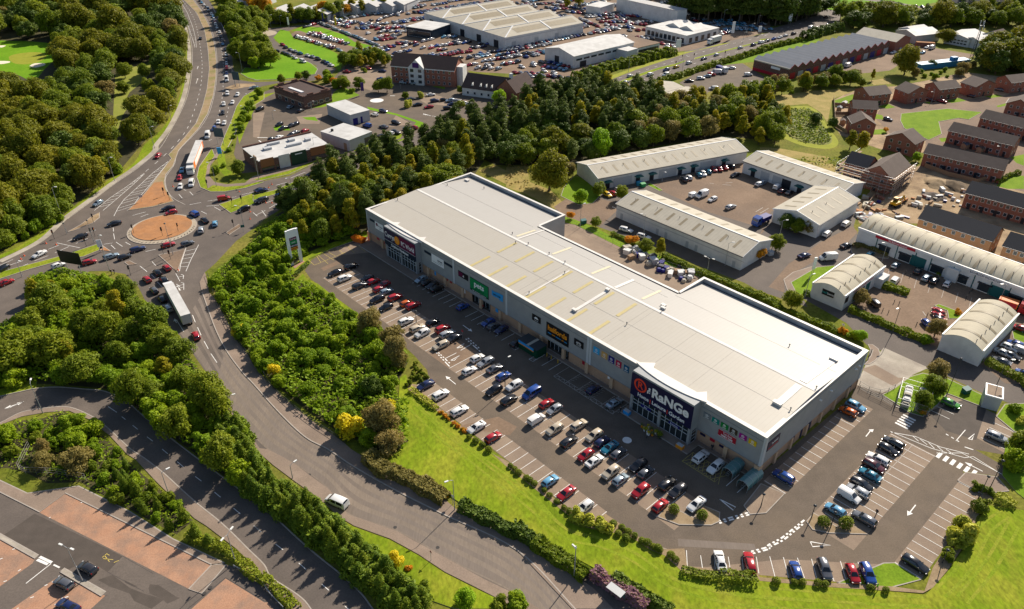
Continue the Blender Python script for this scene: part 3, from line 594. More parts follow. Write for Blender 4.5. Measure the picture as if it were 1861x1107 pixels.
dashes(wm,P('c 680,640 950,555 1200,470 1400,415 1640,350 1832,290 d 0,295 280,220 540,140'),2.5,5,.18); dashes(wm,P('c 720,560 950,490 1250,395 1500,320 1832,240 d 0,245 330,150'),2.5,5,.18)
dashes(wm,sm(P('z 640,290 720,262 800,235 880,212 950,193'),4),3,4,.18)
segs(wm,'b 1180,790 1235,805 950,665 985,665 b 30,955 100,955 40,975 60,990',.5)
# near-corner car park
segs(ym,'m 725,735 760,780 785,765 715,758 710,750 745,720 790,785 825,770 740,725 760,735',.14)
segs(wm,'m -10,765 18,755 85,695 105,688 125,845 145,832 25,918 48,910 210,1030 235,1022 310,945 330,937 450,1028 475,1020 115,1105 130,1100 340,475 352,470 560,370 570,368',.16)
# car lots along the estate
segs(fm_,'g 1410,240 1440,245 1500,250 1560,255 1520,240 1570,235 1730,440 1780,410 1760,450 1820,415 h 900,850 960,820 l 1130,100 1150,130',.2)
for k in range(9):
 a,b = G('h',900 + k * 95,830 + k * 34),G('h',880 + k * 95,900 + k * 34); ln(fm_,[a,b],.1)
for mb,m,n_ in ((wm,m_white,'white_road_markings'),(fm_,m_faint,'worn_road_markings'),(ym,m_yellow,'yellow_road_markings')): structure(n_,mb,m)
# ---------------------------------------------------------------- the retail shed
def plain(name,c,rough=.5,**k): return mat(name,c,rough=rough,**k)
m_clad = mat('grey_cladding',(.30,.31,.315),(.335,.345,.35),scale=.5,rough=.55,local=True,fine=.04)
m_trimg = plain('grey_trim',(.24,.25,.26)); m_piping = plain('pale_cladding',(.52,.55,.57))
m_cope = mat('white_coping',(.72,.69,.64),(.64,.61,.57),scale=.6,rough=.5,local=True)
m_blocks = lined('tan_blockwork',(.46,.27,.16),(.52,.32,.2),0,.01,rough=.85,brick=.45,dirt=(.36,.22,.14))
m_pier = lined('buff_blockwork',(.55,.36,.22),(.60,.41,.26),0,.01,rough=.85,brick=.45)
m_roofm = lined('roof_sheeting',(.455,.42,.36),(.40,.37,.315),1.0,.07,rough=.5,dirt=(.43,.39,.325),spec=.3)
m_roofp = lined('pale_roof_sheeting',(.40,.38,.35),(.365,.345,.315),1.0,.07,rough=.5,dirt=(.38,.36,.33),spec=.3)
m_parin = mat('parapet_lining',(.62,.61,.59),(.52,.51,.49),scale=.4,rough=.6,local=True,c3=(.36,.35,.32),scale3=.25,amt3=.5)
m_gut = plain('gutter_grey',(.13,.13,.14)); m_rool = mat('rooflight',(.56,.46,.22),(.50,.42,.2),scale=.8,rough=.4,local=True)
m_glass = mat('shop_glass',(.02,.03,.035),rough=.08,spec=.7); m_frame = plain('pale_frame',(.55,.58,.60),.4)
m_navy = plain('navy_board',(.012,.012,.055),.4); m_wlet = plain('white_lettering',(.85,.85,.85),.5); m_black = plain('black_board',(.012,.012,.014),.45)
m_red = plain('red_board',(.42,.012,.03),.45); m_orange = plain('orange_lettering',(.85,.30,.015),.5); m_grn = plain('green_board',(.004,.25,.075),.45)
m_lblue = plain('sky_blue_board',(.03,.32,.72),.45); m_dkgrn = plain('dark_green_board',(.003,.06,.03),.45); m_redring = plain('red_orange_ring',(.80,.06,.025),.45)

shed = empty('retail_warehouse',(*BA,0),BTH,'long flat-roofed retail shed with grey cladding and big shop signs facing the car park','retail building')
L_,W_,HE = 140.1,42.4,10.7
NU0,NU1,NV = 44.8,95.5,31.5
out = [(0,0),(L_,0),(L_,W_),(NU1,W_),(NU1,NV),(NU0,NV),(NU0,W_),(0,W_)]
w_ = MB()
for (a,b),(c,d) in zip(out,out[1:] + out[:1]):
 w_.add([(a,b,2.95),(c,d,2.95),(c,d,HE),(a,b,HE)],[(0,1,2,3)])
w_.build('cladding_wall',m_clad,shed)
# block plinth, set back 25 cm, with openings for the two small entrances
pl_ = MB()
def plinth(p,q,d=.2):
 n_ = Vector((-(q[1] - p[1]),q[0] - p[0],0)).normalized() * d
 pl_.add([(p[0] + n_.x,p[1] + n_.y,0),(q[0] + n_.x,q[1] + n_.y,0),(q[0] + n_.x,q[1] + n_.y,2.96),(p[0] + n_.x,p[1] + n_.y,2.96)],[(0,1,2,3)])
for u0,u1 in ((0,50.5),(58,79.9),(87.1,140.1)): plinth((u0,0),(u1,0))
for (a,b) in zip(out[1:],out[2:] + out[:1]): plinth(a,b)
pl_.build('block_plinth',m_blocks,shed)
def pier(*b): pr = MB(); pr.box(*b); pr.build('block_pier',m_pier,shed)
for k in range(19):
 u = k * L_ / 18; pier(u - .45 + (.3 if k == 0 else 0),u + .45 - (.3 if k == 18 else 0),-.35,.3,0,3.05)
for k in range(1,7): pier(L_ - .3,L_ + .25,k * 6.2 - .4,k * 6.2 + .4,0,3.0)
pier(L_ - 1.0,L_ + .2,-.4,.9,0,3.1); pier(-.2,1.0,-.4,.9,0,3.1)
tr = MB()
for z in (3.02,9.35): tr.box(.1,L_ - .1,-.06,-.01,z,z + .14)
for z in (9.6,): tr.box(L_ + .01,L_ + .06,.1,W_ - .1,z,z + .12)
tr.build('cladding_trim',m_trimg,shed)
def dpan(*b): dp = MB(); dp.box(*b); dp.build('corner_cladding',m_piping,shed)
for u in (0,43,64.8,93.3,94.1,140.1): dpan(u - .35 + (.36 if u == 0 else 0),u + .35 - (.3 if u > 140 else 0),-.12,-.02,2.96,HE - .02)
dpan(L_ + .02,L_ + .12,.0,.9,2.96,HE - .02); dpan(L_ + .02,L_ + .12,W_ - .9,W_,2.96,HE - .02)
cop = MB()
def cope_run(p,q,wd=.75):
 d = Vector((q[0] - p[0],q[1] - p[1],0)).normalized(); n_ = Vector((-d.y,d.x,0))
 a,b = Vector((*p,0)) - n_ * .12,Vector((*q,0)) - n_ * .12
 c = [a,b,b + n_ * wd,a + n_ * wd]; cop.prism([(v.x,v.y) for v in c],HE,HE + .12)
cope_run((-.12,0),(L_ + .12,0),.95)
cope_run((L_,.85),(L_,W_ + .12),1.0); cope_run((L_ - .9,W_),(NU1 - .12,W_)); cope_run((NU1,W_ - .64),(NU1,NV - .1)); cope_run((NU1 + .2,NV),(NU0 - .2,NV)); cope_run((NU0,NV + .1),(NU0,W_ + .12)); cope_run((NU0 - .64,W_),(-.12,W_)); cope_run((0,W_ - .64),(0,.85))
cop.build('coping',m_cope,shed)
# roof: front slope, ridge, rear slope falling to a gutter behind the parapet
def rz_(v): return 10.35 + (11.55 - 10.35) * v / 19.5 if v <= 19.5 else 11.55 - (v - 19.5) * .085
def slope(mb,u0,u1,v0,v1,dz=0): mb.add([(u0,v0,rz_(v0) + dz),(u1,v0,rz_(v0) + dz),(u1,v1,rz_(v1) + dz),(u0,v1,rz_(v1) + dz)],[(0,1,2,3)])
rf = MB(); slope(rf,.3,L_ - .3,.3,19.5); rf.build('front_roof_slope',m_roofm,shed)
rb_ = MB(); slope(rb_,.3,NU0 - .3,19.5,W_ - 1.3); slope(rb_,NU0 - .3,NU1 + .3,19.5,NV - .9); slope(rb_,NU1 + .3,L_ - .3,19.5,W_ - 1.3); rb_.build('rear_roof_slope',m_roofp,shed)
gt = MB(); gt.box(.3,NU0 - .3,W_ - 1.3,W_ - .3,8.9,9.35); gt.box(NU0 - .3,NU1 + .3,NV - .9,NV - .3,9.6,9.9); gt.box(NU1 + .3,L_ - .3,W_ - 1.3,W_ - .3,8.9,9.35); gt.build('gutter',m_gut,shed)
pi = MB()
def lining(p,q,z=8.9):
 d = Vector((q[0] - p[0],q[1] - p[1],0)).normalized(); n_ = Vector((-d.y,d.x,0)) * .3
 pi.add([(p[0] + n_.x,p[1] + n_.y,z),(q[0] + n_.x,q[1] + n_.y,z),(q[0] + n_.x,q[1] + n_.y,HE),(p[0] + n_.x,p[1] + n_.y,HE)],[(3,2,1,0)])
for a,b in zip(out[1:],out[2:] + out[:1]): lining(a,b)
pi.build('parapet_lining',m_parin,shed)
rg = MB(); rg.add([(.5,19.1,rz_(19.1) + .03),(L_ - .5,19.1,rz_(19.1) + .03),(L_ - .5,19.5,rz_(19.5) + .05),(.5,19.5,rz_(19.5) + .05),(L_ - .5,19.9,rz_(19.9) + .03),(.5,19.9,rz_(19.9) + .03)],[(0,1,2,3),(3,2,4,5)]); rg.build('ridge_cap',m_cope,shed)
se = MB()
def roofline(u0,v0,u1,v1,wd=.12): se.bar((u0,v0,rz_(v0) + .012),(u1,v1,rz_(v1) + .012),wd * .65,.02)
for v,a,b in ((10.3,.4,L_ - 44.8),(10.4,96,L_ - .4),(19.02,.4,L_ - .4)): roofline(a,v,b,v,.1)
for a,b in ((.4,44),(95.8,L_ - .4)): roofline(a,29.6,b,29.6,.1)
roofline(44.8,27,95.4,27,.07)
for u in (67,69,96,97.5,110,120): roofline(u,.7,u,19,.035)
se.build('sheet_lap',plain('lap_grey',(.25,.235,.215)),shed)
for k in range(7):
 for v0,v1 in ((1.1,8.2),(11,18.2)):
  u = 48.9 + 7.25 * k; m = MB(); slope(m,u - .45,u + .45,v0,v1,.05); m.build('rooflight',m_rool,shed)
for k in range(4):
 for u in (46,92,60.5,75):
  if k == 0: m = MB(); slope(m,u - .4,u + .4,21,28.5,.05); m.build('rooflight',mat('pale_rooflight',(.62,.55,.38),rough=.4) if u == 46 else bpy.data.materials['pale_rooflight'],shed)
# white cable trays and flashings lying on the roof
for u,v0,v1,wd in ((136.3,20.2,33.5,1.6),(136.3,10.8,18.6,1.6),(83.5,6,17.5,.9),(84,20,27.5,.9),(70,2,17.8,.45),(47.5,20,31,.5)):
 fl = MB(); fl.add([(u - wd / 2,v0,rz_(v0) + .1),(u + wd / 2,v0,rz_(v0) + .1),(u + wd / 2,v1,rz_(v1) + .1),(u - wd / 2,v1,rz_(v1) + .1)],[(0,1,2,3)]); fl.build('roof_flashing',m_cope,shed)
for u,v,a,b in ((136.3,33.9,1.8,.8),(136.2,10.3,1.8,.9),(83.5,5.5,1.3,.7),(83.4,17.8,1.1,.8),(3.2,38,1.6,.9),(97.5,22.5,1.2,.8),(98.3,21.3,1.2,.6)):
 m = MB(); m.box(u - a / 2,u + a / 2,v - b / 2,v + b / 2,rz_(v) - .05,rz_(v) + .45); m.box(u - a / 2 - .06,u + a / 2 + .06,v - b / 2 - .06,v + b / 2 + .06,rz_(v) + .45,rz_(v) + .55); m.build('roof_vent',m_cope,shed)
for u,v in ((44.2,21),(52,19.9),(60,20.2),(66.3,19.9),(49,17.8),(70,3),(70,16),(96.3,10),(99,19.9),(139.3,20.2),(139,10.6),(12,38),(2,10.6),(127,31),(3,29.8)):
 m = MB(); m.cyl(u,v,rz_(v) - .1,rz_(v) + .55,.09); m.cyl(u,v,rz_(v) + .55,rz_(v) + .72,.2,.1); m.build('vent_pipe',m_gut,shed)
# projecting shop fronts
def portal(name,u0,u1,vf,zb,zt,board,dark):
 p = MB(); p.box(u0,u1,vf,.3,zb,zt); p.box(u0,u0 + .55,vf,.25,0,zb); p.box(u1 - .55,u1,vf,.25,0,zb); uc = (u0 + u1) / 2; p.box(uc - .35,uc + .35,vf + .02,vf + .7,0,zb)
 o = p.build(name,m_clad,shed)
 g = MB()
 g.box(u0 + .5,u1 - .5,vf + .35,vf + .4,.08,zb - .02); g.build('shop_window',m_glass,o)
 s = MB(); s.box(u1 - .02,u1 + .03,vf + .9,-.5,.2,3.6); s.build('side_window',m_glass,o)
 f = MB()
 for z in (.05,2.45,3.35,zb - .12): f.box(u0 + .5,u1 - .5,vf + .26,vf + .36,z,z + .1)
 n = 10
 for k in range(n + 1):
  u = u0 + .55 + (u1 - u0 - 1.1) * k / n; f.box(u - .05,u + .05,vf + .25,vf + .35,.05,zb)
 for z in (.2,1.2,2.2,3.2): f.box(u1 + .03,u1 + .07,vf + .9,-.5,z,z + .08)
 f.build('window_frame',m_frame,o)
 b = MB(); b.box(u0 - .1,u1 + .05,vf - .16,vf - .02,zb + .1,zt - .45); bo = b.build('sign_board',board,o)
 # canopy bowed forward in plan, with a wing folded back over the roof at each end
 e0,e1,n = u0 - 1.2,u1 + 1.2,18
 arc = [(e0 + (e1 - e0) * k / n,-.25 + (vf * .5) * (1 - (2 * k / n - 1) ** 2)) for k in range(n + 1)]
 c = MB(); c.prism(arc + [(e1 - 2.0,2.7),(e1 - 3.2,.95),(e0 + 3.8,.95),(e0 + 3.0,2.7)],zt - .1,zt + .22); c.build('canopy',m_cope,o)
 fm = MB()
 for p,q in (((e1 - .3,-.2),(e1 - 2.0,2.5)),((e0 + .6,.2),(e0 + 3.0,2.5))): fm.bar((*p,zt - .55),(*q,zt - .55),.2,.9)
 fm.build('canopy_bracket',m_parin,o)
 return o,bo
pA,bA = portal('shop_front',12.6,28.0,-2.0,4.3,10.3,m_navy,0)
m_plum = plain('plum_board',(.13,.006,.05),.4); m_inky = plain('inky_board',(.008,.02,.04),.4)
b = MB(); b.box(20.3,28.03,-2.19,-2.161,6.2,9.85); b.build('plum_panel',m_plum,bA)
b = MB(); b.box(12.5,28.03,-2.19,-2.161,4.4,6.05); b.box(12.5,28.03,-2.2,-2.191,6.07,6.16); b.build('inky_panel',[m_inky],bA)
b = MB(); b.box(12.5,28.03,-2.22,-2.202,6.07,6.16); b.build('white_rule',m_wlet,bA)
lettering('Currys',bA,15.4,-2.21,8.0,2.3,m_wlet,wfit=4.9,bold=.03); lettering('PC World',bA,24.4,-2.22,7.7,2.1,m_wlet,wfit=6.3,bold=.03)
lettering('Carphone Warehouse',bA,20.2,-2.22,5.2,1.15,m_wlet,wfit=8.6,bold=.03)
b = MB(); b.add([(19.2 + 1.35 * math.cos(a * .3927),-2.23,7.9 + 1.35 * math.sin(a * .3927)) for a in range(16)],[tuple(range(16))]); sp = b.build('round_logo',m_orange,bA)
b = MB()
for k in range(4):
 a = k * 1.5708 + .2; b.add([(19.3 + .18 * math.cos(a - .8),-2.25,8.2 + .18 * math.sin(a - .8)),(19.3 + .95 * math.cos(a),-2.25,8.2 + .95 * math.sin(a)),(19.3 + .18 * math.cos(a + .8),-2.25,8.2 + .18 * math.sin(a + .8))],[(0,1,2)])
b.build('star_mark',plain('star_gold',(.9,.5,.2)),sp)
pB,bB = portal('shop_front',108.9,125.0,-2.8,4.6,11.1,m_navy,0)
def ring(mb,x,y,z,r0,r1,n=28):
 v = [(x + r * math.cos(6.2832 * k / n),y,z + r * math.sin(6.2832 * k / n)) for r in (r0,r1) for k in range(n)]
 mb.add(v,[(k,(k + 1) % n,n + (k + 1) % n,n + k) for k in range(n)])
b = MB(); ring(b,111.35,-2.99,8.35,1.28,1.72); b.build('round_logo',m_redring,bB)
lettering('R',bB,111.35,-2.99,8.35,2.5,m_redring,bold=.06)
lettering('The',bB,113.75,-2.99,8.25,1.05,m_wlet,rot=(R(90),R(-90),0),bold=.04)
lettering('RaNGe',bB,119.3,-2.99,8.25,3.2,m_wlet,wfit=9.6,bold=.12)
lettering('Home',bB,112.4,-2.99,5.75,1.35,m_wlet,wfit=3.0,bold=.03); lettering('|',bB,114.35,-2.99,5.75,1.2,m_redring,bold=.04); lettering('Leisure',bB,116.7,-2.99,5.75,1.35,m_wlet,wfit=3.7,bold=.03); lettering('|',bB,118.95,-2.99,5.75,1.2,m_redring,bold=.04); lettering('Garden',bB,121.4,-2.99,5.75,1.35,m_wlet,wfit=4.0,bold=.03)
m_blue = plain('blue_board',(.01,.012,.16),.45)
for s,u in (('Exit',113.2),('Entrance',120.9)):
 b = MB(); b.box(u - 1.4,u + 1.4,-2.7,-2.6,2.75,3.4); o = b.build('door_sign',m_blue,pB); lettering(s,o,u,-2.72,3.07,.55,m_wlet)
# boards fixed straight to the cladding
def board(u0,u1,z0,z1,m,name='sign_board',v=-.08,d=.06):
 b = MB(); b.box(u0,u1,v - d,v,z0,z1); return b.build(name,m,shed)
V_ = -.16
o = board(4.6,9.0,5.9,8.35,m_wlet); b = MB(); ring(b,5.6,V_,7.5,.0,.55); b.build('round_logo',m_plum,o); lettering('PC World',o,7.4,V_,7.2,.7,m_navy,wfit=2.3); lettering('collect',o,7.3,V_,6.5,.45,m_trimg)
for u0,u1 in ((1.7,4.6),(29.7,33.1),(38.8,42.6)): board(u0,u1,7.5,8.3,m_inky,'louvre_band',-.03)
o = board(33.1,38.7,5.8,8.5,m_wlet); lettering('KNOWHOW',o,37.0,V_,7.3,.6,m_navy,wfit=2.2)
b = MB(); b.box(35.9,38.4,V_,V_ + .01,6.7,6.85); b.box(33.5,37.6,V_,V_ + .01,6.25,6.35); b.build('rule',m_trimg,o)
o = board(45.1,49.3,6.35,8.15,m_black); b = MB(); b.add([(47.0,V_,6.8),(47.7,V_,6.8),(47.3,V_,7.5)],[(0,1,2)]); b.build('pale_mark',m_wlet,o); b = MB(); b.box(45.2,47,V_ + .005,V_ + .01,6.6,7.9); b.build('plum_half',m_plum,o)
o = board(50.1,57.7,4.25,8.25,m_dkgrn); b = MB(); b.box(50.25,57.55,V_ - .01,V_,4.85,8.1); g_ = b.build('green_panel',m_grn,o); lettering('pets',g_,53.9,V_ - .03,6.8,2.3,m_wlet,wfit=4.0,bold=.05); lettering('at home',g_,54,V_ - .03,5.4,.8,m_dkgrn,wfit=3.6)
lettering('vets  groomers  adoption',o,53.9,V_ - .02,4.55,.4,m_wlet,wfit=5.8)
o = MB().add([(59.0,V_ + .05,6.5),(59.0,V_ + .05,8.1),(60.2,V_ + .05,7.95),(61.5,V_ + .05,8.25),(63.5,V_ + .05,8.35),(63.4,V_ + .05,6.15),(62.3,V_ + .05,6.2),(61.6,V_ + .05,6.6),(60.3,V_ + .05,6.4)],[tuple(range(9))]).build('sign_board',m_lblue,shed)
lettering('pets club',o,61.1,V_ + .02,7.2,.85,m_navy,wfit=2.8)
for u0,u1,a in ((74.4,77.4,0),(88.9,91.9,1)):
 o = board(u0,u1,6.25,8.1,m_black); uc = (u0 + u1) / 2
 b = MB()
 if a: ring(b,uc - .45,V_,7.15,.22,.33); ring(b,uc + .45,V_,7.15,.22,.33); b.bar((uc - .45,V_,7.15),(uc,V_,7.6),.08,.01,(0,1,0)); b.bar((uc,V_,7.6),(uc + .45,V_,7.15),.08,.01,(0,1,0))
 else: b.box(uc - .75,uc + .75,V_,V_ + .01,7.05,7.3); b.box(uc - .4,uc + .45,V_,V_ + .01,7.3,7.6)
 b.build('vehicle_mark',m_wlet,o); lettering('motoring' if not a else 'cycling',o,uc,V_,6.62,.35,m_wlet,wfit=1.4)
o = board(79.5,87.1,4.2,8.15,m_black); lettering('halfords',o,83.3,V_,6.7,2.0,m_orange,wfit=6.5,bold=.06)
b = MB()
for k,(u0,u1) in enumerate(((80.1,81.3),(81.5,82.6),(82.8,84.6),(84.8,85.5),(85.7,86.6))): b.k = k % 2; b.box(u0,u1,V_,V_ + .01,5.15,5.35)
b.build('strapline',[m_lblue,m_orange],o)
cols = [(.03,.36,.70),(.56,.33,.1),(.02,.02,.20),(.42,.01,.06),(.005,.10,.22)]
for k,(uc,zc) in enumerate(((95.95,8.1),(98.4,8.05),(100.55,8.0),(102.7,7.95),(105.0,7.9))):
 s = .95 - .05 * k; o = board(uc - s,uc + s,zc - .9,zc + .85,plain('department_board',cols[k],.5),v=-.06)
 b = MB(); ring(b,uc,V_,zc + .1,.27,.36); b.box(uc - .1,uc + .1,V_,V_ + .01,zc,zc + .25); b.box(uc - .5,uc + .5,V_,V_ + .01,zc - .65,zc - .53); b.build('ring_mark',m_wlet,o)
cols = [(.20,.23,.26),(.0,.22,.18),(.005,.22,.04),(.05,.035,.02),(.34,.01,.25),(.66,.46,.01)]
for k,uc in enumerate((126.75,128.85,131.0,133.15,135.35,137.55)):
 zc = 7.82; s = .88; o = board(uc - s,uc + s,zc - .65,zc + .65,plain('department_board',cols[k],.5),v=-.06)
 b = MB(); ring(b,uc,V_,zc + .15,.24,.33); b.box(uc - .09,uc + .09,V_,V_ + .01,zc + .05,zc + .28); b.box(uc - .45,uc + .45,V_,V_ + .01,zc - .48,zc - .37); b.build('ring_mark',m_wlet,o)
o = board(129.9,134.1,4.85,6.55,m_red); b = MB(); b.box(129.9,134.1,V_ + .005,V_ + .012,6.48,6.55); b.box(129.9,134.1,V_ + .005,V_ + .012,4.85,4.92); b.build('border',m_wlet,o); lettering('Tea Stop',o,132.1,V_,6.0,.8,m_wlet,wfit=2.1); lettering('FAMILY CAFE',o,132.0,V_,5.3,.6,m_wlet,wfit=2.7,bold=.02)
# small plates on the blockwork
for u,z,wd,h,m in ((126.4,2.3,1.3,.6,m_navy),(131.2,2.2,1.3,.6,m_navy),(128.8,2.4,1.2,.8,m_red),(8,2.0,1,.8,m_red),(41.2,2.4,.9,.6,m_red),(39.4,2.5,.9,.6,m_red),(34,2.2,.7,1.3,m_lblue),(47,2.2,1.1,1.4,m_wlet),(60.7,2.3,1.1,1.2,m_lblue),(100.5,2.3,1.6,.6,m_wlet),(5,2.2,1.4,.7,m_red),(92,2.2,.8,1.0,m_red)):
 b = MB(); b.box(u - wd / 2,u + wd / 2,.13,.19,z - h / 2,z + h / 2); b.build('wall_notice',m,shed)
# two recessed entrances and doors
for u0,u1 in ((50.5,58.0),(79.9,87.1)):
 b = MB(); b.box(u0,u1,1.2,1.3,0,3); g_ = b.build('entrance_glass',m_glass,shed)
 b = MB()
 for k in range(6): u = u0 + (u1 - u0) * k / 5; b.box(u - .05,u + .05,1.1,1.2,0,3)
 b.box(u0,u1,1.1,1.2,2.3,2.42); b.build('window_frame',m_frame,g_)
 b = MB(); b.box(u0,u1,.0,1.3,2.9,2.96); b.build('entrance_soffit',m_trimg,shed)
for v,wd in ((13.3,1.6),(20.3,1.6),(17,.9),(38,2.4)):
 b = MB(); b.box(L_ - .25,L_ - .15,v - wd / 2,v + wd / 2,0,2.6); b.build('fire_door',plain('fire_door_navy',(.02,.02,.06),.5) if v == 13.3 else bpy.data.materials['fire_door_navy'],shed)
b = MB(); b.box(L_ + .06,L_ + .14,1.2,5.7,6.3,8.6); o = b.build('sign_board',m_navy,shed)
lettering('The RANGE',o,L_ + .15,3.9,7.6,.75,m_wlet,rot=(R(90),0,R(90)),wfit=2.4); b = MB(); b.box(L_ + .14,L_ + .15,1.6,5.3,6.65,6.8); b.build('rule',m_redring,o)
for v in (21.7,26.3,37.6,39.3):
 b = MB(); b.box(L_ + .02,L_ + .5,v - .2,v + .2,8.0,8.25); b.build('floodlight',m_wlet,shed)
# ---------------------------------------------------------------- other buildings
m_brick = lined('red_brick',(.26,.085,.05),(.31,.115,.07),0,.012,rough=.9,brick=.5,dirt=(.22,.085,.055)); m_tan = lined('tan_brick',(.46,.22,.10),(.52,.27,.13),0,.012,rough=.9,brick=.5,dirt=(.42,.21,.11))
m_brown = lined('brown_brick',(.12,.05,.035),(.15,.07,.05),0,.012,rough=.9,brick=.5)
m_wall = mat('white_painted_wall',(.68,.68,.66),(.60,.60,.585),scale=.6,rough=.8,local=True,c3=(.48,.48,.46),scale3=.2,amt3=.4); m_gwall = mat('pale_grey_cladding',(.47,.48,.49),(.42,.43,.44),scale=.5,rough=.6,local=True)
m_tile = lined('brown_roof_tiles',(.125,.095,.08),(.085,.065,.055),.34,.05,rough=.9,dirt=(.16,.125,.105)); m_slate = lined('slate_roof_tiles',(.050,.050,.056),(.032,.032,.037),.3,.05,rough=.85,dirt=(.05,.05,.055)); m_ptile = lined('dark_plum_roof_tiles',(.075,.05,.045),(.05,.035,.03),.34,.05,rough=.9,dirt=(.095,.065,.055))
m_fibre = lined('fibre_cement_sheet',(.47,.43,.35),(.37,.335,.27),1.1,.09,rough=.85,dirt=(.36,.33,.27),spec=.2); m_barrel = lined('ribbed_barrel_roof',(.50,.45,.34),(.39,.35,.27),1.0,.07,rough=.8,dirt=(.40,.36,.28),spec=.2); m_rib = mat('dull_rooflight',(.26,.21,.13),(.20,.165,.105),scale=.7,rough=.6,local=True)
m_greyroof = lined('grey_sheet_roof',(.46,.45,.44),(.33,.325,.32),1.2,.12,rough=.7,dirt=(.38,.37,.36)); m_flatw = mat('pale_flat_roof',(.58,.57,.55),(.50,.49,.47),scale=.3,rough=.7,local=True,c3=(.42,.41,.39),scale3=.15,amt3=.5)
m_win = mat('window_glass',(.03,.04,.05),rough=.1,spec=.7); m_wfr = plain('white_window_frame',(.72,.72,.72),.5); m_green = plain('teal_shutter',(.008,.10,.105),.5); m_door = plain('dark_door',(.02,.022,.03),.5); m_shut = lined('grey_roller_shutter',(.42,.44,.45),(.30,.31,.32),.25,.05,axis=2)
class Fr:
 """local frame of a building: u along p0-p1, v to its left, both at eave height z"""
 def __init__(s,p0,p1,p2,z,W=None):
  a,b,c = (G(*q,z) for q in (p0,p1,p2)); s.o = a; s.a = math.atan2(b[1] - a[1],b[0] - a[0]); s.L = math.dist(a,b)
  s.W = W or abs(-(c[0] - a[0]) * math.sin(s.a) + (c[1] - a[1]) * math.cos(s.a)); s.z = z
def winrow(par,face,L,W,zs,n,wd=1.1,h=1.25,m0=1.2,name='window',skip=()):
 """windows in a row on one face: f front v=0, b back, l left u=0, r right"""
 span = L if face in 'fb' else W
 for z in zs:
  for k in range(n):
   if (k,z) in skip: continue
   c = m0 + (span - 2 * m0) * (k + .5) / n; w_ = MB(); a,b,d = c - wd / 2,c + wd / 2,.05
   if face == 'f': w_.box(a,b,-d,.0,z,z + h); w_.k = 1; w_.box(a + .08,b - .08,-d - .012,-d + .01,z + .08,z + h - .08)
   elif face == 'b': w_.box(a,b,W,W + d,z,z + h)
   elif face == 'l': w_.box(-d,0,a,b,z,z + h); w_.k = 1; w_.box(-d - .012,-d + .01,a + .08,b - .08,z + .08,z + h - .08)
   else: w_.box(L,L + d,a,b,z,z + h); w_.k = 1; w_.box(L + d - .01,L + d + .012,a + .08,b - .08,z + .08,z + h - .08)
   w_.build(name,[m_wfr,m_win],par)
def gabled(name,F,rise,wall,roof,label,cat='building',ridge='u',over=.35,thick=.16,group=None,base=None):
 L,W,z = F.L,F.W,F.z; r = empty(name,F.o,F.a,label,cat,group)
 w_ = MB()
 for a,b in (((0,0),(L,0)),((L,0),(L,W)),((L,W),(0,W)),((0,W),(0,0))): w_.add([(*a,0),(*b,0),(*b,z),(*a,z)],[(0,1,2,3)])
 if ridge == 'u':
  w_.add([(0,0,z),(0,W,z),(0,W / 2,z + rise)],[(2,1,0)]); w_.add([(L,0,z),(L,W,z),(L,W / 2,z + rise)],[(0,1,2)])
 else:
  w_.add([(0,0,z),(L,0,z),(L / 2,0,z + rise)],[(0,1,2)]); w_.add([(0,W,z),(L,W,z),(L / 2,W,z + rise)],[(2,1,0)])
 w_.build('wall',wall,r)
 k = rise / (W / 2 if ridge == 'u' else L / 2) * over
 for side in (0,1):
  q = MB()
  if ridge == 'u':
   y0,y1 = (-over,W / 2) if not side else (W + over,W / 2); pts = [(-over,y0,z - k),(L + over,y0,z - k),(L + over,y1,z + rise),(-over,y1,z + rise)]
  else:
   x0,x1 = (-over,L / 2) if not side else (L + over,L / 2); pts = [(x0,-over,z - k),(x0,W + over,z - k),(x1,W + over,z + rise),(x1,-over,z + rise)]
  up = [(x,y,zz + thick) for x,y,zz in pts]; q.add([(x,y,zz + .01) for x,y,zz in pts] + up,[(0,1,2,3),(7,6,5,4),(0,4,5,1),(1,5,6,2),(2,6,7,3),(3,7,4,0)]); q.build('roof',roof,r)
 return r
def rooflights(r,F,rise,n,mt,side=0,wd=.9,f0=.22,f1=.72,u0=.04,u1=.96):
 for i in range(n):
  u = F.L * (u0 + (u1 - u0) * (i + .5) / n); q = MB(); s = (F.W / 2)
  a,b = f0 * s,f1 * s; za,zb = F.z + rise * f0 + .2,F.z + rise * f1 + .2
  ya,yb = (a,b) if side == 0 else (F.W - a,F.W - b); q.add([(u - wd / 2,ya,za),(u + wd / 2,ya,za),(u + wd / 2,yb,zb),(u - wd / 2,yb,zb)],[(0,1,2,3)]); q.build('rooflight',mt,r)
def patch(par,name,m,x0,x1,y0,y1,z0,z1): q = MB(); q.box(x0,x1,y0,y1,z0,z1); return q.build(name,m,par)
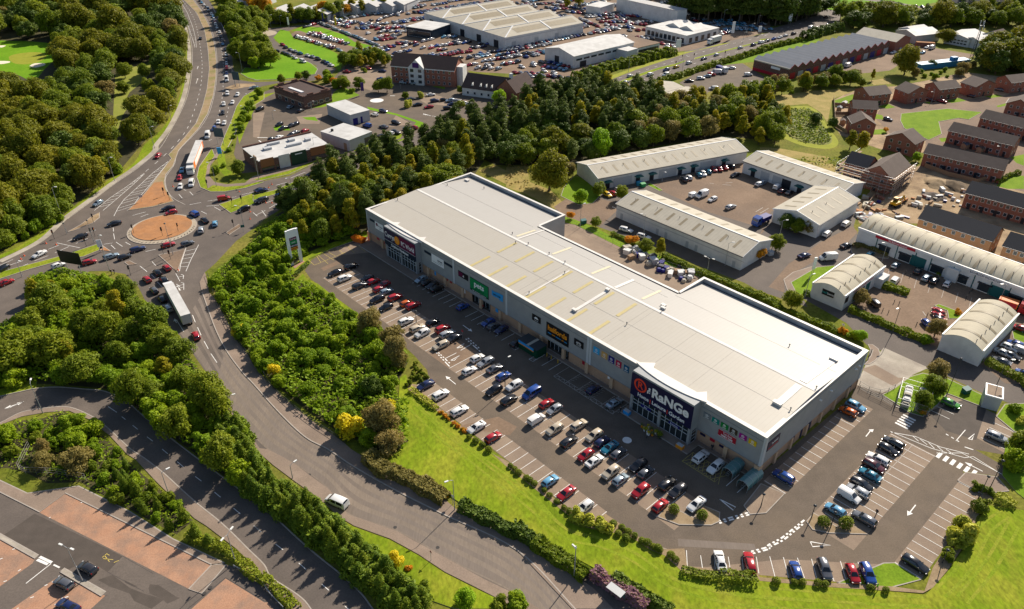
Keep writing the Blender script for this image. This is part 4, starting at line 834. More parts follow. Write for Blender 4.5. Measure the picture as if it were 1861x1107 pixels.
# --- white pitched units round the yard
F1 = Fr(('g',640,207),('g',1672,18),('g',488,98),4.6); u1 = gabled('industrial_unit',F1,1.9,m_wall,m_fibre,'longest white pitched-roof unit, at the back of the yard with teal door canopies','industrial unit')
F2 = Fr(('g',768,385),('g',1640,748),('g',1830,628),4.8); u2 = gabled('industrial_unit',F2,2.0,m_wall,m_fibre,'long white pitched unit nearest the retail shed, its back wall in shade','industrial unit')
F3 = Fr(('z',1352,293),('z',1526,354),('z',1552,326),4.6); u3 = gabled('industrial_unit',F3,1.8,m_wall,m_fibre,'white pitched unit on the right of the yard beside the scaffolded house','industrial unit')
F4 = Fr(('h',410,528),('h',686,358),('h',104,415),4.8); u4 = gabled('industrial_unit',F4,2.0,m_wall,m_fibre,'short white pitched unit with its gable behind a dark bush','industrial unit')
for r,F,n,rs in ((u1,F1,14,1.9),(u2,F2,9,2.0),(u3,F3,8,1.8),(u4,F4,5,2.0)):
 rooflights(r,F,rs,n,m_rib); rooflights(r,F,rs,n,m_rib,1)
 for e in (-.37,F.L + .25):
  b = MB(); 
  for y0,y1 in ((-.4,F.W / 2),(F.W + .4,F.W / 2)): b.bar((e + .06,y0,F.z + .05 - .1),(e + .06,y1,F.z + rs + .1),.14,.32)
  b.build('barge_board',m_wfr,r)
 patch(r,'gutter',m_gut,-.3,F.L + .3,-.5,-.37,F.z - .22,F.z - .02); patch(r,'ridge_cap',m_wfr,-.3,F.L + .3,F.W / 2 - .22,F.W / 2 + .22,F.z + rs + .12,F.z + rs + .22)
 for i in range(int(F.L / 9)):
  q = MB(); u = 4 + i * 9; q.cyl(u,F.W * .3,F.z + rs * .5,F.z + rs * .6 + .8,.09,n=6); q.build('flue_pipe',m_gut,r)
def canopy(r,u,z=2.7,wd=3.2):
 q = MB(); n = 8; v = [(u + wd / 2 * math.cos(math.pi * k / n),y,z + .55 * math.sin(math.pi * k / n)) for y in (-1.5,0) for k in range(n + 1)]
 q.add(v,[(k,k + 1,n + 2 + k,n + 1 + k) for k in range(n)] + [tuple(range(n + 1))]); q.build('door_canopy',m_green,r)
 patch(r,'door',m_door,u - .9,u + .9,-.08,-.01,0,2.2)
for k,f in enumerate((.06,.255,.345,.535,.625,.84)): canopy(u1,F1.L * f)
for f in (.125,.185,.42,.48,.7,.755): patch(u1,'roller_shutter',m_shut,F1.L * f - 1.9,F1.L * f + 1.9,-.07,-.01,0,3.4)
for f in (.05,.36,.43,.6,.67,.95): patch(u2,'service_door',m_shut,F2.L * f - .5,F2.L * f + .5,-.08,-.01,0,2.2)
for f in (.25,.75): patch(u2,'wall_band',m_gwall,F2.L * f - 14,F2.L * f + 13,-.05,-.01,3.0,3.25)
canopy(u3,F3.L * .12); canopy(u3,F3.L * .62)
for f in (.25,.38,.48): patch(u3,'roller_shutter',m_shut if f != .48 else m_door,F3.L * f - 1.8,F3.L * f + 1.8,-.07,-.01,0,3.3)
# --- barrel-roofed units
def barrel(F,rise,label,nr,sag=.4,name='barrel_roofed_unit'):
 L,W,z = F.L,F.W,F.z; r = empty(name,F.o,F.a,label,'industrial unit'); w_ = MB(); n = 16
 arc = [(W * k / n,z - sag + rise * math.sin(math.pi * k / n) ** .85) for k in range(n + 1)]
 w_.add([(0,0,0),(L,0,0),(L,0,z),(0,0,z)],[(0,1,2,3)]); w_.add([(0,W,0),(L,W,0),(L,W,z),(0,W,z)],[(3,2,1,0)])
 for u in (0,L): w_.add([(u,0,0)] + [(u,y,zz) for y,zz in arc] + [(u,W,0)],[tuple(range(n + 3)) if u else tuple(range(n + 3))[::-1]])
 w_.build('wall',m_wall,r)
 q = MB(); q.add([(u,y,zz + .05) for u in (-.25,L + .25) for y,zz in arc],[(k,n + 1 + k,n + 2 + k,k + 1) for k in range(n)]); q.build('barrel_roof',m_barrel,r,smooth=180)
 for i in range(nr):
  u = L * (i + .6) / nr; q = MB(); q.add([(uu,y,zz + .1) for uu in (u - .45,u + .45) for y,zz in arc[1:-1]],[(k,n - 1 + k,n + k,k + 1) for k in range(n - 2)]); q.build('rooflight',m_rib,r,smooth=180)
 for y0,y1 in ((-.12,.22),(W - .22,W + .12)): patch(r,'parapet',m_wfr,-.3,L + .3,y0,y1,z - .55,z + .12)
 for i in range(nr * 2):
  q = MB(); u = L * (i + .3) / nr / 2; y,zz = arc[4]; q.cyl(u,y,zz,zz + .8,.09,n=6); q.build('flue_pipe',m_gut,r)
 return r
FB1 = Fr(('h',690,550),('z',1905,541),('h',860,480),5.4,14); b1 = barrel(FB1,2.3,'long white barrel-roofed row of trade counters with a red fascia sign',12)
FB2 = Fr(('h',597,1022),('h',870,818),('h',370,928),4.8); b2 = barrel(FB2,1.9,'small white barrel-roofed unit with a dark sign on its curved end, beside the little lawn',4)
FB3 = Fr(('l',1556,372),('l',1796,118),('l',1266,258),4.8); b3 = barrel(FB3,1.9,'white barrel-roofed unit with a blank curved end, lowest on the right',4)
b = patch(b1,'fascia_sign',m_red,FB1.L * .105,FB1.L * .335,-.2,-.13,4.35,5.2); lettering('The Bathroom Company',b,FB1.L * .235,-.22,4.78,.72,m_wlet,wfit=FB1.L * .11)
b = patch(b1,'fascia_sign',m_wfr,FB1.L * .625,FB1.L * .79,-.18,-.13,4.2,5.2); lettering('BATHROOM SHOWROOM',b,FB1.L * .707,-.2,4.7,.95,m_navy,wfit=FB1.L * .155)
for f in (.17,.29,.47,.6,.72,.87,.96): patch(b1,'shop_window',m_win,FB1.L * f - 1.7,FB1.L * f + 1.7,-.06,-.01,.3,2.6); patch(b1,'window_canopy',m_door,FB1.L * f - 1.9,FB1.L * f + 1.9,-.9,-.02,2.7,2.85)
for f in (.365,.79): patch(b1,'roller_shutter',m_green,FB1.L * f - 2.2,FB1.L * f + 2.2,-.07,-.01,0,3.3)
for f in (.12,.24,.345,.43,.55,.66,.745,.835,.92): patch(b1,'downpipe',m_green,FB1.L * f - .12,FB1.L * f + .12,-.16,-.01,0,4.3)
patch(b1,'white_pier',m_wall,FB1.L * .525,FB1.L * .585,-1.0,-.02,0,4.0)
b = patch(b2,'end_sign',m_black,-.1,-.02,FB2.W * .32,FB2.W * .68,2.6,4.3); lettering('bath',b,-.12,FB2.W * .59,3.45,1.0,plain('teal_lettering',(.01,.30,.30)),rot=(R(90),0,R(-90))); lettering('bevie',b,-.12,FB2.W * .42,3.4,.9,m_wlet,rot=(R(90),0,R(-90)))
patch(b2,'corner_sign',m_black,.3,2.1,-.1,-.02,2.2,3.9)
for f in (.3,.45,.6,.78): patch(b2,'shop_window',m_green if f < .7 else m_wall,FB2.L * f - 1.3,FB2.L * f + 1.3,-.07,-.01,.2,3.2)
patch(b2,'porch',m_wall,FB2.L * .8,FB2.L * .99,-2.0,-.02,0,3.0); patch(b2,'fascia_strip',m_red,FB2.L * .2,FB2.L * .7,-.1,-.02,3.9,4.2)
# --- brick houses
NH = [0]
def house(F,rise,label,wall=m_brick,roof=m_tile,ridge='u',nf=3,nr=2,st=2,name='brick_house',group='brick houses of the new estate',doors=1,ngab=2):
 r = gabled(name,F,rise,wall,roof,label,'house',ridge,group=group); zs = [.9 + 2.7 * k for k in range(st)]
 winrow(r,'f',F.L,F.W,zs,nf,m0=.8); winrow(r,'l',F.L,F.W,zs[1:],ngab,.8,1.1); winrow(r,'r',F.L,F.W,zs,ngab,.9,1.1)
 for k in range(doors): u = F.L * (k + .5) / doors + (.9 if nf % 2 else 0); patch(r,'front_door',m_door,u - .5,u + .5,-.07,-.005,0,2.1)
 patch(r,'gutter',m_gut,-.2,F.L + .2,-.46,-.36,F.z - .2,F.z - .05) if ridge == 'u' else patch(r,'gutter',m_gut,-.46,-.36,-.2,F.W + .2,F.z - .2,F.z - .05)
 return r
Z5 = 5.2
house(Fr(('d',760,662),('d',912,646),('d',690,615),Z5),2.3,'brick house with its tiled slope facing the pond, back row, leftmost')
house(Fr(('d',1035,648),('d',1166,630),('d',940,612),Z5),2.5,'gable-fronted brick house behind two dark red cars',ridge='v',nf=2)
house(Fr(('d',1245,622),('d',1392,604),('d',1160,585),Z5),2.3,'brick house beside the red car, third along the back row')
house(Fr(('d',1500,604),('d',1640,582),('d',1405,570),Z5),2.5,'gable-fronted brick house below the dark tree mass',ridge='v',nf=2)
house(Fr(('d',1745,574),('d',1880,560),('d',1640,540),Z5),2.3,'brick house at the right edge of the back row')
house(Fr(('d',650,748),('d',818,757),('d',690,640),Z5,8.5),2.2,'brick house showing a full grey-brown roof slope beside the garden sheds')
house(Fr(('d',645,858),('d',806,866),('d',640,790),Z5,9),2.6,'gable-fronted brick house on the bend of the housing road',ridge='v',nf=2)
house(Fr(('d',875,946),('d',1075,1002),('d',1146,968),Z5),3.0,'detached brick house with a wide gable and a lit upper window',ridge='v',nf=3)
house(Fr(('d',1712,716),('d',1880,745),('d',1860,690),Z5,9),2.6,'brick house cut by the right edge above the terraces',ridge='v',nf=3)
house(Fr(('d',1530,815),('d',1900,905),('d',1600,740),Z5,9),2.4,'brick terrace on the right, uppermost of three',nf=8,doors=4)
house(Fr(('d',1310,905),('d',1757,1010),('d',1400,830),Z5,9),2.4,'brick terrace on the right, the middle one of three',nf=9,doors=4)
house(Fr(('h',1140,30),('h',1690,150),('h',1200,-40),Z5,9),2.4,'brick terrace on the right, lowest of three, above back gardens',nf=10,doors=5)
house(Fr(('h',1430,307),('h',1905,432),('h',1500,200),5.4,9.5),2.7,'dark red terrace under a slate-black roof beside the building site',roof=m_slate,nf=10,doors=5,name='new_terrace')
house(Fr(('h',1105,484),('h',1610,642),('h',1692,570),5.4),2.8,'tan brick terrace under a slate-black roof behind the barrel-roofed row',wall=m_tan,roof=m_slate,nf=7,doors=3,name='new_terrace')
house(Fr(('h',1690,674),('h',1920,744),('h',1780,600),5.4,9.5),2.8,'tan brick terrace cut by the right edge beside the barrel-roofed row',wall=m_tan,roof=m_slate,nf=4,doors=2,name='new_terrace')

F = Fr(('h',595,95),('h',745,135),('h',680,10),6.2,9); r = house(F,2.9,'unfinished brick house part with a slate roof behind scaffolding',roof=m_slate,nf=3,name='unfinished_house',group=None)
F = Fr(('h',722,155),('h',915,208),('h',1085,125),6.2); r = house(F,3.4,'unfinished gable-fronted brick house wrapped in scaffolding',roof=m_tile,ridge='v',nf=2,name='unfinished_house',group=None)
m_pole = plain('scaffold_pole',(.40,.40,.42),.4,metal=.5); m_plank = mat('scaffold_board',(.36,.24,.15),(.28,.19,.12),scale=1.5,rough=.9,local=True)
sf = empty('scaffolding',F.o,F.a,'scaffolding of poles and boards round the unfinished brick house','scaffolding')
ps,bs_ = MB(),[]
x0,x1,y0,y1 = -9.5,F.L + 1.6,-1.6,F.W + 1.6
for (a,b,c,d) in ((x0,y0,x1,y0),(x1,y0,x1,y1),(x0,y0,x0,y1)):
 n = int(max(abs(c - a),abs(d - b)) / 2.2)
 for k in range(n + 1):
  x,y = a + (c - a) * k / n,b + (d - b) * k / n; ps.bar((x,y,0),(x,y,7.4),.09)
 for z in (2,3,4,5,6,7): ps.bar((a,b,z),(c,d,z),.08)
 for k in range(0,n,2): ps.bar((a + (c - a) * k / n,b + (d - b) * k / n,0),(a + (c - a) * (k + 1) / n,b + (d - b) * (k + 1) / n,4),.07)
 for z in (2,4,6):
  q = MB(); dx,dy = (0,1.1) if b == d else ((-1.1 if a > 0 else 1.1),0); q.add([(a,b,z),(c,d,z),(c + dx,d + dy,z),(a + dx,b + dy,z),(a,b,z + .08),(c,d,z + .08),(c + dx,d + dy,z + .08),(a + dx,b + dy,z + .08)],[(0,1,2,3),(4,5,6,7),(0,1,5,4),(2,3,7,6),(1,2,6,5),(0,3,7,4)]); q.build('scaffold_deck',m_plank,sf)
ps.build('pole_frame',m_pole,sf)
# --- business park
def flatbox(name,F,wall,roof,label,cat='building',par=.35,group=None):
 L,W,z = F.L,F.W,F.z; r = empty(name,F.o,F.a,label,cat,group); w_ = MB(); w_.prism([(0,0),(L,0),(L,W),(0,W)],0,z - .02); w_.build('wall',wall,r)
 q = MB(); q.prism([(-.15,-.15),(L + .15,-.15),(L + .15,W + .15),(-.15,W + .15)],z,z + .25); q.build('roof',roof,r); return r
F = Fr(('b',675,800),('b',806,766),('b',545,718),4.6); r = flatbox('grey_shop_unit',F,m_gwall,m_flatw,'pale grey flat-roofed shop with blue doors, nearer the hotel','shop'); patch(r,'blue_door',m_blue,F.L * .1,F.L * .35,-.07,-.01,0,2.8); patch(r,'blue_door',m_blue,F.L * .5,F.L * .6,-.07,-.01,0,2.8)
F = Fr(('b',665,976),('b',823,916),('b',495,905),4.6); r = flatbox('grey_shop_unit',F,m_gwall,m_flatw,'pale grey flat-roofed shop with a roof flue, nearer the timber-fronted eatery','shop'); patch(r,'shop_window',m_win,F.L * .65,F.L * .97,-.07,-.01,.3,3.2); patch(r,'roof_flue',m_black,F.L * .2,F.L * .26,F.W * .75,F.W * .8,F.z,F.z + 1.2); patch(r,'timber_panel',m_plank,-.07,-.01,F.W * .1,F.W * .2,0,3)
m_timb = lined('timber_cladding',(.30,.13,.05),(.2,.085,.035),.3,.06,axis=2,rough=.8,dirt=(.24,.11,.05)); m_dgreen = plain('deep_green_panel',(.02,.06,.035),.5)
F = Fr(('z',470,294),('z',598,264),('z',440,270),4.8); r = flatbox('drive_through_eatery',F,m_brown,m_flatw,'flat-roofed drive-through eatery with timber and green panels beside the roundabout road','restaurant')
for a,b,m in ((.02,.2,m_timb),(.27,.42,m_wall),(.44,.66,m_dgreen),(.72,.98,m_timb)): patch(r,'facade_panel',m,F.L * a,F.L * b,-.2,-.02,2.2 if m is m_timb else .2,5.4)
for a,b in ((.03,.19),(.73,.97),(.22,.26)): patch(r,'shop_window',m_win,F.L * a,F.L * b,-.1,-.01,.4,2.0)
o = patch(r,'sign_letters_band',m_wlet,F.L * .5,F.L * .6,-.25,-.21,4.2,4.6)
for x,y,a,b in ((.2,.5,3,2),(.5,.4,6,1.2),(.6,.7,2.5,2),(.3,.75,5,1),(.8,.5,2,2)): patch(r,'roof_plant',m_gwall,F.L * x,F.L * x + a,F.W * y,F.W * y + b,F.z + .2,F.z + 1.1)
patch(r,'timber_fin',m_plank,-.4,.0,F.W * .1,F.W * .25,0,6.2); patch(r,'parapet_wall',m_brown,0,F.L,F.W - .4,F.W,F.z + .2,F.z + .9)
F = Fr(('b',350,684),('b',541,632),('b',165,606),5.0); r = flatbox('brick_eatery',F,m_brown,m_ptile,'dark brick eatery with stepped rounded parapets','restaurant')
for u0,u1,v0,v1 in ((0,F.L,-.1,.4),(0,F.L,F.W - .4,F.W + .1),(-.1,.4,0,F.W),(F.L - .4,F.L + .1,0,F.W)): patch(r,'parapet',m_brown,u0,u1,v0,v1,F.z + .1,F.z + .9)
for f in (.25,.75): patch(r,'parapet_crest',m_brown,F.L * f - 1.6,F.L * f + 1.6,-.15,.45,F.z + .8,F.z + 1.7); patch(r,'parapet_crest',m_brown,-.15,.45,F.W * f - 1.6,F.W * f + 1.6,F.z + .8,F.z + 1.7); patch(r,'parapet_crest',m_brown,F.L * f - 1.6,F.L * f + 1.6,F.W - .45,F.W + .15,F.z + .8,F.z + 1.7)
patch(r,'pale_band',m_pier,-.05,F.L,-.05,-.01,1.2,1.5); patch(r,'pale_band',m_pier,-.05,-.01,0,F.W,2.6,2.9); patch(r,'rooflight_strip',m_wfr,F.L * .25,F.L * .35,F.W * .3,F.W * .75,F.z + .26,F.z + .6)
winrow(r,'f',F.L,F.W,[.8],4,2.2,1.6); winrow(r,'l',F.L,F.W,[.8],4,2.2,1.6)
F = Fr(('b',955,452),('b',1395,488),('b',1130,390),8.6,13.5); r = gabled('hotel',F,4.6,m_brick,m_ptile,'three-storey brick hotel with a white gabled bay and purple sign','hotel')
winrow(r,'f',F.L,F.W,[1.0,3.7,6.4],11,1.1,1.4,skip=[(k,z) for k in (3,4,5) for z in (1.0,3.7,6.4)]); winrow(r,'r',F.L,F.W,[1,3.7,6.4],2)
bu = MB(); bu.box(F.L * .29,F.L * .53,-1.2,.0,0,8.6); bu.add([(F.L * .29,-1.2,8.6),(F.L * .53,-1.2,8.6),(F.L * .41,-1.2,12.6),(F.L * .29,5,8.6),(F.L * .53,5,8.6),(F.L * .41,5,12.6)],[(0,1,2),(1,4,5,2),(3,0,2,5)]); bay = bu.build('white_bay',m_wall,r)
for z in (1,3.7,6.4):
 for f in (.345,.47):
  w_ = MB(); w_.box(F.L * f - .9,F.L * f + .9,-1.26,-1.2,z,z + 1.5); w_.build('bay_window',m_win,bay)
patch(bay,'purple_sign',plain('purple_board',(.06,.01,.14)),F.L * .36,F.L * .46,-1.3,-1.21,8.6,11.0); patch(r,'pale_band',m_wfr,0,F.L,-.06,-.01,7.8,8.5); patch(r,'white_stair_tower',m_wall,F.L + .01,F.L + 3.2,F.W * .25,F.W * .7,0,9.5)
F = Fr(('b',1450,603),('b',1770,645),('b',1560,500),4.0,14); r = gabled('gabled_pub',F,5.0,m_wall,m_ptile,'white-walled pub with a big dark roof and small dormers','pub'); winrow(r,'f',F.L,F.W,[1.0],6,1.2,1.3)
for f in (.2,.38,.5,.62):
 q = MB(); q.add([(F.L * f - .8,1.0,4.5),(F.L * f + .8,1.0,4.5),(F.L * f,1.0,6.2),(F.L * f,4.2,6.2)],[(0,1,2),(1,3,2),(0,2,3)]); q.build('dormer',m_wall,r)
F = Fr(('c',70,645),('c',205,590),('c',-20,560),5.0,12); r = gabled('gabled_pub',F,5.2,m_brick,m_ptile,'brick cross-wing of the pub with a steep dark roof and white chimney','pub',ridge='u'); patch(r,'chimney',m_wall,F.L * .2,F.L * .3,F.W * .45,F.W * .55,8,12.2); winrow(r,'f',F.L,F.W,[1,3.4],3)
# --- dealers' sheds at the top
F = Fr(('b',1748,262),('c',536,158),('b',1040,112),7.0); r = empty('dealership_shed',F.o,F.a,'largest pale dealership shed with four hipped roofs, at the top of the picture','dealership'); L,W = F.L,F.W
q = MB(); q.prism([(0,0),(L,0),(L,W),(0,W)],0,6.95); q.build('wall',m_wall,r)
for k in range(4):
 y0,y1 = W * k / 4,W * (k + 1) / 4; ym_ = (y0 + y1) / 2; h = 9.8; hp = W / 8 * 1.3; a_,b_,c_ = (.0,y0,7.0),(L,y0,7.0),(L,ym_,h)
 q = MB(); q.add([(0,y0,7),(L,y0,7),(L,ym_,h),(hp,ym_,h),(0,y1,7),(L,y1,7)],[(0,1,2,3),(3,2,5,4),(0,3,4)]); ro = q.build('roof',m_fibre,r)
 def sl(y,s): t = abs(y - (y0 if s else y1)) / (ym_ - y0); return 7 + (h - 7) * t + .06
 for s,ya,yb in ((1,y0 + (ym_ - y0) * .25,y0 + (ym_ - y0) * .75),):
  for a0,a1 in ((.18,.55),(.6,.95)):
   q = MB(); q.add([(L * a0,ya,sl(ya,s)),(L * a1,ya,sl(ya,s)),(L * a1,yb,sl(yb,s)),(L * a0,yb,sl(yb,s))],[(0,1,2,3)]); q.build('rooflight',m_rib,ro)
  q = MB(); q.bar((L * .57,y0,7.1),(L * .57,ym_,h + .1),.8,.3); q.build('roof_walkway',m_wfr,ro)
 q = MB(); q.bar((0,y0,7.08),(hp,ym_,h + .08),.7,.2); q.bar((hp,ym_,h + .08),(0,y1,7.08),.7,.2); q.bar((hp,ym_,h + .1),(L,ym_,h + .1),.5,.2); q.build('ridge_cap',m_wfr,ro)
for f in (.1,.3,.5,.7,.9): patch(r,'loading_door',m_door,-.1,-.01,W * f - 2.2,W * f + 2.2,0,4.2)
for f in (.08,.36,.62): patch(r,'side_door',m_shut,L * f,L * f + 3,-.1,-.01,0,4)
patch(r,'wall_band',m_gwall,0,L,-.06,-.01,5.6,6.0)
F = Fr(('b',1240,212),('b',1368,168),('b',1105,172),5.5); r = flatbox('glass_showroom',F,m_inky,m_flatw,'dark glass showroom against the big dealership shed','showroom'); winrow(r,'l',F.L,F.W,[.5],6,3,3.6,name='showroom_glass')
F = Fr(('c',470,392),('c',886,294),('c',252,338),6.4); r = gabled('dealership_shed',F,2.4,m_wall,m_flatw,'white gabled dealership shed with a smooth pale roof, beside the carriageway hedge','dealership'); winrow(r,'f',F.L,F.W,[3.6],8,4.5,1.2,name='high_window'); patch(r,'loading_door',m_door,F.L * .1,F.L * .2,-.08,-.01,0,3); patch(r,'end_door',m_door,-.08,-.01,F.W * .5,F.W * .65,0,4.2)
F = Fr(('c',843,358),('c',910,338),('c',785,330),5.0); flatbox('white_showroom',F,m_wall,m_flatw,'small white porch block in front of the gabled dealership shed','showroom')
F = Fr(('c',912,335),('c',1065,300),('c',850,270),4.2); r = flatbox('white_showroom',F,m_wall,m_yard,'low showroom with a brown flat roof beside the gabled dealership shed','showroom'); winrow(r,'f',F.L,F.W,[.5],7,3,2.6,name='showroom_glass')
F = Fr(('c',1252,250),('c',1478,195),('c',966,185),5.0); r = flatbox('white_showroom',F,m_wall,m_flatw,'white showroom with two raised pale roofs near the carriageway','showroom'); winrow(r,'l',F.L,F.W,[.4],9,2.6,3.0,name='showroom_glass'); winrow(r,'f',F.L,F.W,[.4],5,3,3.0,name='showroom_glass')
for f in (.3,.62):
 q = MB(); c = F.W * f; q.add([(F.L * .35,c - 6,5.3),(F.L * .8,c - 6,5.3),(F.L * .8,c + 6,5.3),(F.L * .35,c + 6,5.3),(F.L * .35,c,7.6),(F.L * .8,c,7.6)],[(0,1,5,4),(2,3,4,5),(0,4,3),(1,2,5)]); q.build('raised_roof',m_flatw,r)
F = Fr(('c',1190,78),('c',1255,65),('c',820,-22),9.0); flatbox('white_warehouse',F,m_wall,m_greyroof,'long windowless white warehouse wall at the top edge','warehouse')
F = Fr(('c',655,55),('c',750,25),('c',552,40),5.0); flatbox('white_showroom',F,m_wall,m_flatw,'low white block under golden trees at the top edge','showroom')
F = Fr(('c',1030,662),('c',1226,603),('c',955,601),5.0); gabled('brown_shed',F,.9,m_brown,m_fibre,'beige-roofed shed half hidden by pines, the left of a pair','shed')
F = Fr(('c',1200,694),('c',1371,638),('c',1110,645),5.0); gabled('brown_shed',F,.9,m_brown,m_fibre,'beige-roofed shed with yellow rooflights, the right of a pair','shed')
# --- saw-tooth sheds
F = Fr(('d',207,482),('d',905,300),('z',1358,112),5.4); r = empty('sawtooth_factory',F.o,F.a,'long brick factory with a row of grey saw-tooth gables','factory'); L,W = F.L,F.W
q = MB(); q.prism([(0,0),(L,0),(L,W),(0,W)],0,5.38); q.build('wall',m_brown,r); NT = 14
for k in range(NT):
 a,b = L * k / NT,L * (k + 1) / NT; q = MB(); q.add([(a,0,5.4),(b,0,5.4),((a + b) / 2,0,7.3)],[(0,1,2)]); q.add([(a,W,5.4),(b,W,5.4),((a + b) / 2,W,7.3)],[(2,1,0)]); g_ = q.build('gable_wall',m_brown,r)
 q = MB(); c = (a + b) / 2; q.add([(a,-.3,5.4),(c,-.3,7.4),(c,W + .3,7.4),(a,W + .3,5.4),(b,-.3,5.4),(b,W + .3,5.4)],[(0,1,2,3),(1,4,5,2)]); q.build('tooth_roof',m_greyroof,r)
 q = MB(); q.bar((a,-.25,5.5),(c,-.25,7.45),.2,.15); q.bar((c,-.25,7.45),(b,-.25,5.5),.2,.15); q.build('red_barge_board',m_red,r)
 patch(r,'factory_door',(m_red,m_shut,m_blue)[k % 3],a + 1.2,b - 1.2,-.08,-.01,0,3.2)
patch(r,'end_fascia',m_fibre,-.3,.0,0,W,5.2,5.8); patch(r,'end_sign',m_wlet,-.12,-.02,W * .25,W * .5,3.6,4.8); patch(r,'red_plinth',m_red,-.1,-.01,0,W,.1,1.6)
F = Fr(('d',945,292),('d',1047,262),('d',705,225),5.6); gabled('brown_shed',F,2.6,m_brick,m_fibre,'cream-roofed brick workshop at the far end of the saw-tooth row','workshop',ridge='v')
F = Fr(('d',1080,250),('d',1255,230),('d',1000,205),4.5); gabled('white_workshop',F,2.0,m_gwall,m_flatw,'grey-white workshop behind the rusty container','workshop')
F = Fr(('d',1080,225),('d',1190,205),('d',985,190),4.5,12); gabled('white_workshop',F,1.8,m_gwall,m_greyroof,'grey workshop tucked behind the grey-white one','workshop')
F = Fr(('d',1460,275),('d',1570,235),('d',1345,225),4.6); r = gabled('white_workshop',F,1.6,m_wall,m_greyroof,'white workshop with dark windows left of the mast','workshop'); winrow(r,'l',F.L,F.W,[1,2.6],6,1.6,.9)
F = Fr(('d',1530,290),('d',1655,270),('d',1500,255),4.6,10); gabled('white_workshop',F,1.4,m_wall,m_greyroof,'white workshop right of the mast','workshop')
F = Fr(('d',1665,258),('d',1735,240),('d',1630,215),5.0,10); gabled('white_workshop',F,2.4,m_wall,m_ptile,'white house-like workshop at the edge of the dark trees','workshop')
# --- flats and grey roofs along the top
F = Fr(('d',1345,20),('d',1590,10),('d',1400,-60),11,13); r = gabled('apartment_block',F,4,m_wall,m_slate,'white and tan block of flats at the top edge, left one','flats'); winrow(r,'f',F.L,F.W,[1,3.8,6.6,9],10,1.3,1.5)
for f in (.3,.62,.93): patch(r,'tan_stair_bay',m_tan,F.L * f - 1.8,F.L * f + 1.8,-.6,-.01,0,11)
F = Fr(('d',1596,12),('d',1775,14),('d',1650,-60),9,13); r = gabled('apartment_block',F,4,m_wall,m_slate,'white block of flats with a slate roof at the top edge, right one','flats'); winrow(r,'f',F.L,F.W,[1,3.8,6.4],8,1.3,1.5)
m_bluewall = plain('blue_grey_cladding',(.08,.095,.12),.6)
def smallshed(t,p0,p1,p2,lab,roof=m_greyroof,wall=m_bluewall,ridge='v',z=5):
 F = Fr((t,*p0),(t,*p1),(t,*p2),z); return gabled('blue_grey_shed',F,2.2,wall,roof,lab,'shed',ridge)
for i,x in enumerate((90,215,330,440)): smallshed('b',(x - 50,105 - i * 4),(x + 72,112 - i * 4),(x - 20,45 - i * 4),('leftmost blue-grey shed behind the street trees','second blue-grey shed from the left behind the street trees','third blue-grey shed from the left behind the street trees','rightmost blue-grey shed behind the street trees')[i])
for i,(x,y) in enumerate(((575,55),(680,45),(810,40),(920,35),(1000,25))): smallshed('b',(x - 55,y),(x + 45,y + 8),(x - 40,y - 48),('grey-roofed shed first in the row at the top edge','grey-roofed shed second in the row at the top edge','grey-roofed shed third in the row at the top edge','grey-roofed shed fourth in the row at the top edge','grey-roofed shed last in the row at the top edge')[i],wall=m_gwall)
F = Fr(('b',1050,-10),('b',1110,-20),('b',1000,-40),5,14)
F = Fr(('a',1620,12),('a',1760,20),('a',1650,-50),5); gabled('blue_grey_shed',F,2,m_wall,m_flatw,'white shed at the top edge above the tree bank','shed')

for i,(t,x,y,lab) in enumerate((('h',1210,110,'grey'),('h',1330,140,'blue-roofed'),('h',1450,165,'brown'),('h',1560,195,'pale'),('d',1420,1040,'small grey'),('d',1530,1065,'small brown'),('d',590,745,'white-roofed'),('d',560,780,'pale wooden'),('d',590,870,'brown wooden'))):
 p = G(t,x,y); r = gabled('garden_shed',type('F',(),dict(o=p,a=-.3 + .2 * i,L=2.6,W=2.0,z=1.9))(),.5,m_plank,(m_greyroof,m_bluewall,m_tile)[i % 3],lab + ' garden shed in the back gardens ' + ('of the lowest terrace' if t == 'h' else 'of the middle terrace' if x > 1000 else 'by the pond'),'shed',over=.12,thick=.06)
# ---------------------------------------------------------------- vehicles
m_tyre = plain('tyre_rubber',(.012,.012,.013),.8); m_rim = plain('alloy_rim',(.42,.42,.44),.35,metal=.6); m_carglass = mat('car_glass',(.012,.015,.02),rough=.06,spec=.8)
m_lamp = plain('headlamp_glass',(.7,.7,.7),.15,spec=.7); m_tail = plain('tail_lamp_red',(.35,.008,.006),.2,spec=.6); m_trim = plain('black_trim',(.018,.018,.02),.6)
PAINT = {}
for k,n_,c in (('w','white',(.74,.73,.71)),('s','silver',(.42,.43,.44)),('g','grey',(.13,.135,.15)),('k','black',(.010,.010,.013)),('b','blue',(.018,.065,.28)),('l','light blue',(.13,.34,.52)),('t','teal',(.02,.17,.26)),
              ('r','red',(.36,.012,.018)),('o','orange',(.50,.10,.008)),('n','green',(.06,.26,.025)),('c','cream',(.52,.44,.33)),('d','navy',(.012,.02,.08)),('m','maroon',(.07,.008,.012)),('y','yellow',(.66,.42,.01)),('e','charcoal',(.045,.045,.052)),('p','pale blue',(.30,.38,.44))):
 m = plain(n_.replace(' ','_') + '_car_paint',c,.22,spec=.6); bs = m.node_tree.nodes['Principled BSDF']; bs.inputs['Coat Weight'].default_value = .5; bs.inputs['Coat Roughness'].default_value = .06
 if k in 'sgep': bs.inputs['Metallic'].default_value = .35
 PAINT[k] = (n_,m)
